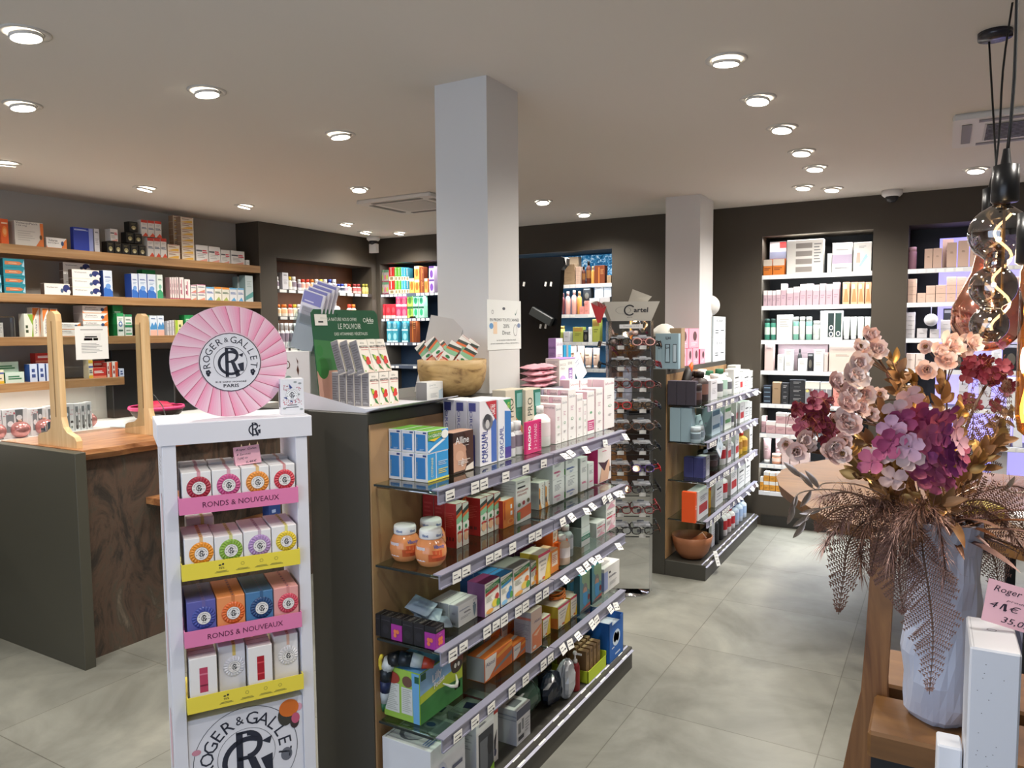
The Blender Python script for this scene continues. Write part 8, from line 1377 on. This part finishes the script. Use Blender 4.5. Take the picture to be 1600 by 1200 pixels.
# pale pink blossom sprays: (stem target, blossoms [(x,y,t,r)])
SPR = [('pale pink blossom spray rising highest, left of the pendant bulbs', (1352, 535), [(1356, 527, 1.42, 17), (1341, 545, 1.40, 15), (1367, 547, 1.41, 18), (1337, 568, 1.38, 20), (1346, 560, 1.4, 17)]),
 ('pale pink blossom spray below the highest one', (1338, 590), [(1330, 592, 1.38, 25), (1302, 598, 1.40, 17), (1345, 618, 1.39, 20), (1325, 615, 1.37, 18), (1312, 606, 1.4, 14)]),
 ('pale pink blossom spray at mid left of bouquet', (1330, 640), [(1320, 634, 1.36, 20), (1338, 640, 1.37, 19), (1315, 655, 1.36, 19), (1328, 668, 1.35, 21), (1304, 662, 1.38, 15)]),
 ('pale pink blossom spray reaching farthest left', (1240, 700), [(1252, 686, 1.36, 18), (1228, 695, 1.37, 14), (1243, 706, 1.35, 17), (1264, 696, 1.37, 12)]),
 ('pale pink blossom spray above the golden pleated leaf', (1305, 705), [(1302, 697, 1.33, 18), (1318, 690, 1.34, 15), (1300, 714, 1.33, 17), (1316, 712, 1.32, 16), (1290, 706, 1.34, 13)]),
 ('peach blossom spray under the copper pendant', (1475, 560), [(1480, 543, 1.50, 24), (1500, 540, 1.52, 20), (1515, 538, 1.5, 18), (1465, 556, 1.48, 19), (1478, 568, 1.47, 18), (1446, 543, 1.5, 12), (1448, 578, 1.46, 17)]),
 ('small pale blossom sprig near the grey pillar', (1388, 585), [(1388, 582, 1.45, 11), (1372, 620, 1.42, 14), (1358, 648, 1.38, 14)])]
for i, (lab, tgt, bl) in enumerate(SPR):
    t = thing('blossom_spray', lab, 'flowers', MOUTH, 0, 'pink blossom sprays in the vase'); m = MB(); base = stem_pts(Q(*tgt, bl[0][2]), seed=i)
    base = [p-MOUTH for p in base]; m.tube(base, [.0028]*4+[.002]*5, TWIG, 6)
    for x, y, tt, r in bl:
        p = Q(x, y, tt)-MOUTH; m.tube([base[-3], (base[-2]+p)/2, p], .0012, TWIG, 5)
    link('stem', m, t)
    for x, y, tt, r in bl:
        f = MB(); n = (-CF+Vector((rr.uniform(-.5, .5), rr.uniform(-.3, .3), rr.uniform(-.1, .6)))).normalized(); blossom(f, Vector((0, 0, 0)), n, r*tt/F_PX*1.05, PP, 3 if r > 16 else 2, 5, rr)
        link('blossom', f, t, Q(x, y, tt)-MOUTH)
# hydrangea head
t = thing('hydrangea', 'large purple and pink hydrangea head at the centre of the bouquet', 'flowers', MOUTH)
m = MB(); m.tube([p-MOUTH for p in stem_pts(Q(1430, 690, 1.34), seed=40)], .004, TWIG, 6); link('stem', m, t)
HF = [(1420, 618), (1432, 645), (1410, 655), (1392, 668), (1445, 652), (1463, 660), (1478, 648), (1400, 640), (1425, 672), (1448, 682), (1470, 678), (1490, 668), (1385, 700), (1405, 708), (1370, 712), (1362, 722), (1392, 690), (1420, 700), (1440, 712), (1430, 730), (1450, 700), (1465, 718), (1480, 700), (1496, 690), (1440, 745), (1460, 735), (1478, 730), (1420, 715), (1395, 750), (1450, 757), (1495, 722), (1410, 690), (1475, 755), (1500, 705)]
for k, (x, y) in enumerate(HF):
    tt = 1.31-.02*cos((x-1430)/60)+rr.uniform(-.012, .012)+abs(y-690)*.0004; f = MB(); n = (-CF+CR*(x-1430)/90-CD*(y-690)/90+Vector((rr.uniform(-.2, .2), 0, rr.uniform(-.2, .2)))).normalized(); u = perp(n); v = n.cross(u); a0 = rr.uniform(0, 1.5); c = [HP[4], HP[3], HP[4], HP[0], HP[0], HP[1], HP[2]][(k*5) % 7] if x < 1440 else [HP[0], HP[1], HP[2], HP[3]][k % 4]
    for q_ in range(4):
        a = a0+q_*pi/2; d = u*cos(a)+v*sin(a); petal(f, Vector((0, 0, 0)), d+n*.1, n, .0245, .024, .1, c)
    f.lathe([(.0005, 0), (.0022, .003), (.0005, .005)], '#8a5a40', 6, Matrix.Rotation(0, 4, 'X')); link('floret', f, t, Q(x, y, tt)-MOUTH)
for lab, cx, cy, tt, n_, sp in (('dark crimson flower cluster at the left of the bouquet', 1275, 650, 1.38, 20, 32), ('dark crimson flower cluster right of the bouquet under the bulbs', 1545, 585, 1.55, 26, 34)):
    t = thing('crimson_cluster', lab, 'flowers', MOUTH); m = MB(); m.tube([p-MOUTH for p in stem_pts(Q(cx, cy+10, tt), seed=int(cx))], .003, TWIG, 6); link('stem', m, t)
    for k in range(n_):
        x = cx+rr.gauss(0, sp*.55); y = cy+rr.gauss(0, sp*.55); f = MB(); n = (-CF+Vector((rr.uniform(-.7, .7), 0, rr.uniform(-.7, .7)))).normalized(); u = perp(n); v = n.cross(u)
        for q_ in range(4): a = q_*pi/2+k; petal(f, Vector((0, 0, 0)), u*cos(a)+v*sin(a), n, .016, .016, .2, rr.choice(DP))
        link('floret', f, t, Q(x, y, tt+rr.uniform(-.03, .03))-MOUTH)
    m = MB()
    for k in range(110):
        p = Q(cx+rr.gauss(0, sp*.5), cy+rr.gauss(0, sp*.5)+8, tt-.01+rr.uniform(-.02, .02))-MOUTH; q_ = p+Vector((rr.uniform(-.03, .03), rr.uniform(-.02, .02), rr.uniform(-.03, .03))); m.tube([p, (p+q_)/2+Vector((0, 0, .008)), q_], .0006, mat('#8a4424', .35, .5), 3)
    link('wire_tendrils', m, t)
# gold leaf branches
GB = [((1392, 560), 1.43, 6, .05), ((1370, 640), 1.40, 7, .045), ((1400, 610), 1.42, 9, .045), ((1350, 690), 1.36, 7, .045), ((1470, 600), 1.47, 8, .045), ((1500, 640), 1.5, 7, .05), ((1560, 690), 1.45, 9, .05), ((1340, 745), 1.34, 7, .045), ((1420, 585), 1.46, 7, .045), ((1330, 700), 1.38, 6, .05), ((1580, 640), 1.55, 9, .045), ((1530, 720), 1.42, 8, .05), ((1380, 780), 1.30, 8, .05), ((1470, 790), 1.30, 8, .05), ((1350, 620), 1.44, 8, .05)]
for i, ((x, y), tt, nl, sz) in enumerate(GB):
    t = thing('golden_leaf_branch', f'metallic gold leaf branch in the vase, {ORD[i]} of those filling the bouquet' if 0 else 'metallic gold leaf branch among the blossoms in the vase', 'foliage', MOUTH, 0, 'golden leaf branches in the vase'); m = MB(); b = [p-MOUTH for p in stem_pts(Q(x, y, tt), seed=60+i, n=10)]; m.tube(b, .0018, GOLD2, 5); link('stem', m, t); m = MB()
    for k in range(nl+20):
        s_ = .4+.6*k/(nl+20); xx = s_*(len(b)-1); j = min(int(xx), len(b)-2); p = b[j].lerp(b[j+1], xx-j); d = (b[j+1]-b[j]).normalized()
        ax = (d*.6+perp(d)*rr.uniform(-1, 1)+Vector((rr.uniform(-.6, .6), rr.uniform(-.6, .6), rr.uniform(-.4, .6)))).normalized(); leaf(m, p, ax, -CF+Vector((rr.uniform(-.6, .6), 0, rr.uniform(-.3, .6))), sz*rr.uniform(.45, .9), .018*rr.uniform(.6, 1.1), rr.choice([GOLD, GOLD2, GOLD3]))
    link('leaves', m, t)
t = thing('pleated_gold_leaf', 'shiny pleated golden leaf at lower left of bouquet', 'foliage', MOUTH); m = MB(); c0 = Q(1365, 750, 1.32)-MOUTH
for k in range(11):
    for sg in (-1, 1):
        c = c0+(Q(1318, 698, 1.33)-Q(1365, 750, 1.32))*(k/11); ax = ((Q(1318, 698, 1.33)-Q(1365, 750, 1.32)).normalized()*.8+CR*sg*.9*(1 if sg > 0 else .9)-CD*sg*-.4).normalized(); leaf(m, c, ax, -CF, .042*(1-.04*k), .009, GOLD)
m.tube([Vector((0, 0, -.03)), c0, Q(1318, 698, 1.33)-MOUTH], .0018, GOLD2, 5); link('blade', m, t)
# ferns
def curve3(pts): 
    out = []; P_ = [Q(*p) for p in pts]
    n = len(P_)
    for i in range(n-1):
        a = P_[max(i-1, 0)]; b = P_[i]; c = P_[i+1]; d = P_[min(i+2, n-1)]
        for k in range(5): t = k/5; out.append(.5*((2*b)+(c-a)*t+(2*a-5*b+4*c-d)*t*t+(3*b-3*c+d-a)*t**3))
    return out+[P_[-1]]
FR = [('brown fern frond hanging down over the front of the vase', [(1440, 805, 1.33), (1442, 860, 1.27), (1452, 930, 1.265), (1458, 1000, 1.27), (1452, 1085, 1.29)], .058, ROSEB, 34), ('brown fern frond hanging over the left half of the vase', [(1420, 800, 1.32), (1408, 850, 1.28), (1405, 900, 1.28), (1412, 960, 1.29)], .05, MAUVB, 26),
 ('dark fern frond drooping over the tile floor, leftmost', [(1400, 805, 1.33), (1350, 815, 1.3), (1325, 850, 1.28), (1318, 900, 1.28), (1310, 960, 1.28)], .04, BROWN, 26), ('dark fern frond drooping left of the plank', [(1405, 800, 1.33), (1345, 790, 1.28), (1300, 800, 1.26), (1275, 830, 1.26)], .03, BROWN, 20),
 ('dark fern frond rising at right, lower of two', [(1470, 790, 1.4), (1500, 730, 1.45), (1520, 680, 1.48), (1518, 610, 1.5)], .04, BROWN, 22), ('dark fern frond rising at right, upper of two', [(1480, 790, 1.4), (1530, 720, 1.47), (1560, 660, 1.5), (1575, 590, 1.52)], .045, BROWN, 24),
 ('fern frond falling right behind the pink card', [(1480, 800, 1.42), (1530, 830, 1.42), (1555, 880, 1.42), (1560, 930, 1.44)], .04, MAUVB, 22), ('fern frond spreading to the right edge', [(1475, 795, 1.38), (1530, 780, 1.36), (1580, 800, 1.36), (1615, 850, 1.37)], .045, BROWN, 22), ('small fern frond over the plank top', [(1410, 805, 1.33), (1380, 820, 1.31), (1368, 860, 1.31), (1360, 900, 1.32)], .035, ROSEB, 20)]
for lab, pts, w, mm, pn in FR:
    t = thing('fern_frond', lab, 'fern', MOUTH); m = MB(); frond(m, [p-MOUTH for p in curve3(pts)], w, mm, TWIG, rr, pn); link('leaflets', m, t)
PLM = [([(1430, 805, 1.34), (1380, 780, 1.31), (1330, 800, 1.29), (1290, 850, 1.28)]), ([(1430, 800, 1.34), (1390, 790, 1.3), (1350, 830, 1.28), (1345, 890, 1.28)]), ([(1440, 805, 1.3), (1425, 800, 1.27), (1400, 830, 1.26), (1390, 880, 1.27)]), ([(1450, 805, 1.3), (1460, 800, 1.26), (1470, 840, 1.26), (1478, 900, 1.27)]), ([(1460, 800, 1.36), (1510, 790, 1.36), (1560, 810, 1.37), (1600, 860, 1.38)]), ([(1465, 800, 1.4), (1530, 770, 1.42), (1590, 760, 1.44), (1640, 790, 1.45)]), ([(1440, 800, 1.34), (1390, 800, 1.3), (1330, 770, 1.3), (1285, 775, 1.3)]), ([(1445, 800, 1.3), (1440, 790, 1.26), (1425, 820, 1.25), (1420, 870, 1.255)])]
for i, pts in enumerate(PLM):
    t = thing('dried_grass_plume', 'brown mauve feathery grass plume drooping around the vase mouth', 'dried grass', MOUTH, 0, 'feathery plumes around the vase mouth'); m = MB(); plume(m, [p-MOUTH for p in curve3(pts)], .042, [MAUVB, BROWN, ROSEB][i % 3], rr, 420); link('feathers', m, t)
TWG = [[(1430, 800, 1.33), (1350, 775, 1.29), (1300, 765, 1.26), (1250, 770, 1.25), (1240, 790, 1.25)], [(1430, 800, 1.33), (1360, 790, 1.29), (1310, 790, 1.25), (1270, 800, 1.24), (1258, 815, 1.24)], [(1430, 800, 1.33), (1350, 760, 1.28), (1290, 755, 1.25), (1275, 765, 1.25), (1250, 745, 1.25)], [(1440, 790, 1.4), (1420, 680, 1.45), (1400, 580, 1.48), (1386, 550, 1.5)], [(1470, 790, 1.36), (1530, 760, 1.38), (1590, 770, 1.4), (1620, 760, 1.4)]]
for i, pts in enumerate(TWG):
    t = thing('glitter_twig', ['glittery silver twig reaching out far left over the tabletop', 'glittery twig drooping lowest at left', 'glittery twig with looped tip at left', 'thin glitter twig rising before the grey pillar', 'glittery twig reaching to the right edge'][i], 'twig', MOUTH); m = MB(); c = [p-MOUTH for p in curve3(pts)]; m.tube(c, .0013, GLIT, 5)
    if i < 3 or i == 4:
        for k in (-1, -5, -8): leaf(m, c[k], (c[-1]-c[-4])+Vector((0, 0, -.01*k*.1)), -CF, .035, .010, GLIT)
    link('twig', m, t)
# broken stem leaves around the mouth
t = thing('dried_leaf_collar', 'brown bronze dried leaves ringing the vase mouth', 'foliage', MOUTH); m = MB()
for k in range(46):
    a = 2*pi*k/46+rr.uniform(-.1, .1); ax = Vector((cos(a), sin(a), rr.uniform(-.2, .9))); leaf(m, Vector((cos(a)*.02, sin(a)*.02, rr.uniform(-.02, .02))), ax, Vector((0, 0, 1)), rr.uniform(.07, .15), rr.uniform(.012, .022), rr.choice([BROWN, GOLD2, MAUVB, mat('#7a4a28', .4, .3)]))
link('leaves', m, t)
finish_labels()
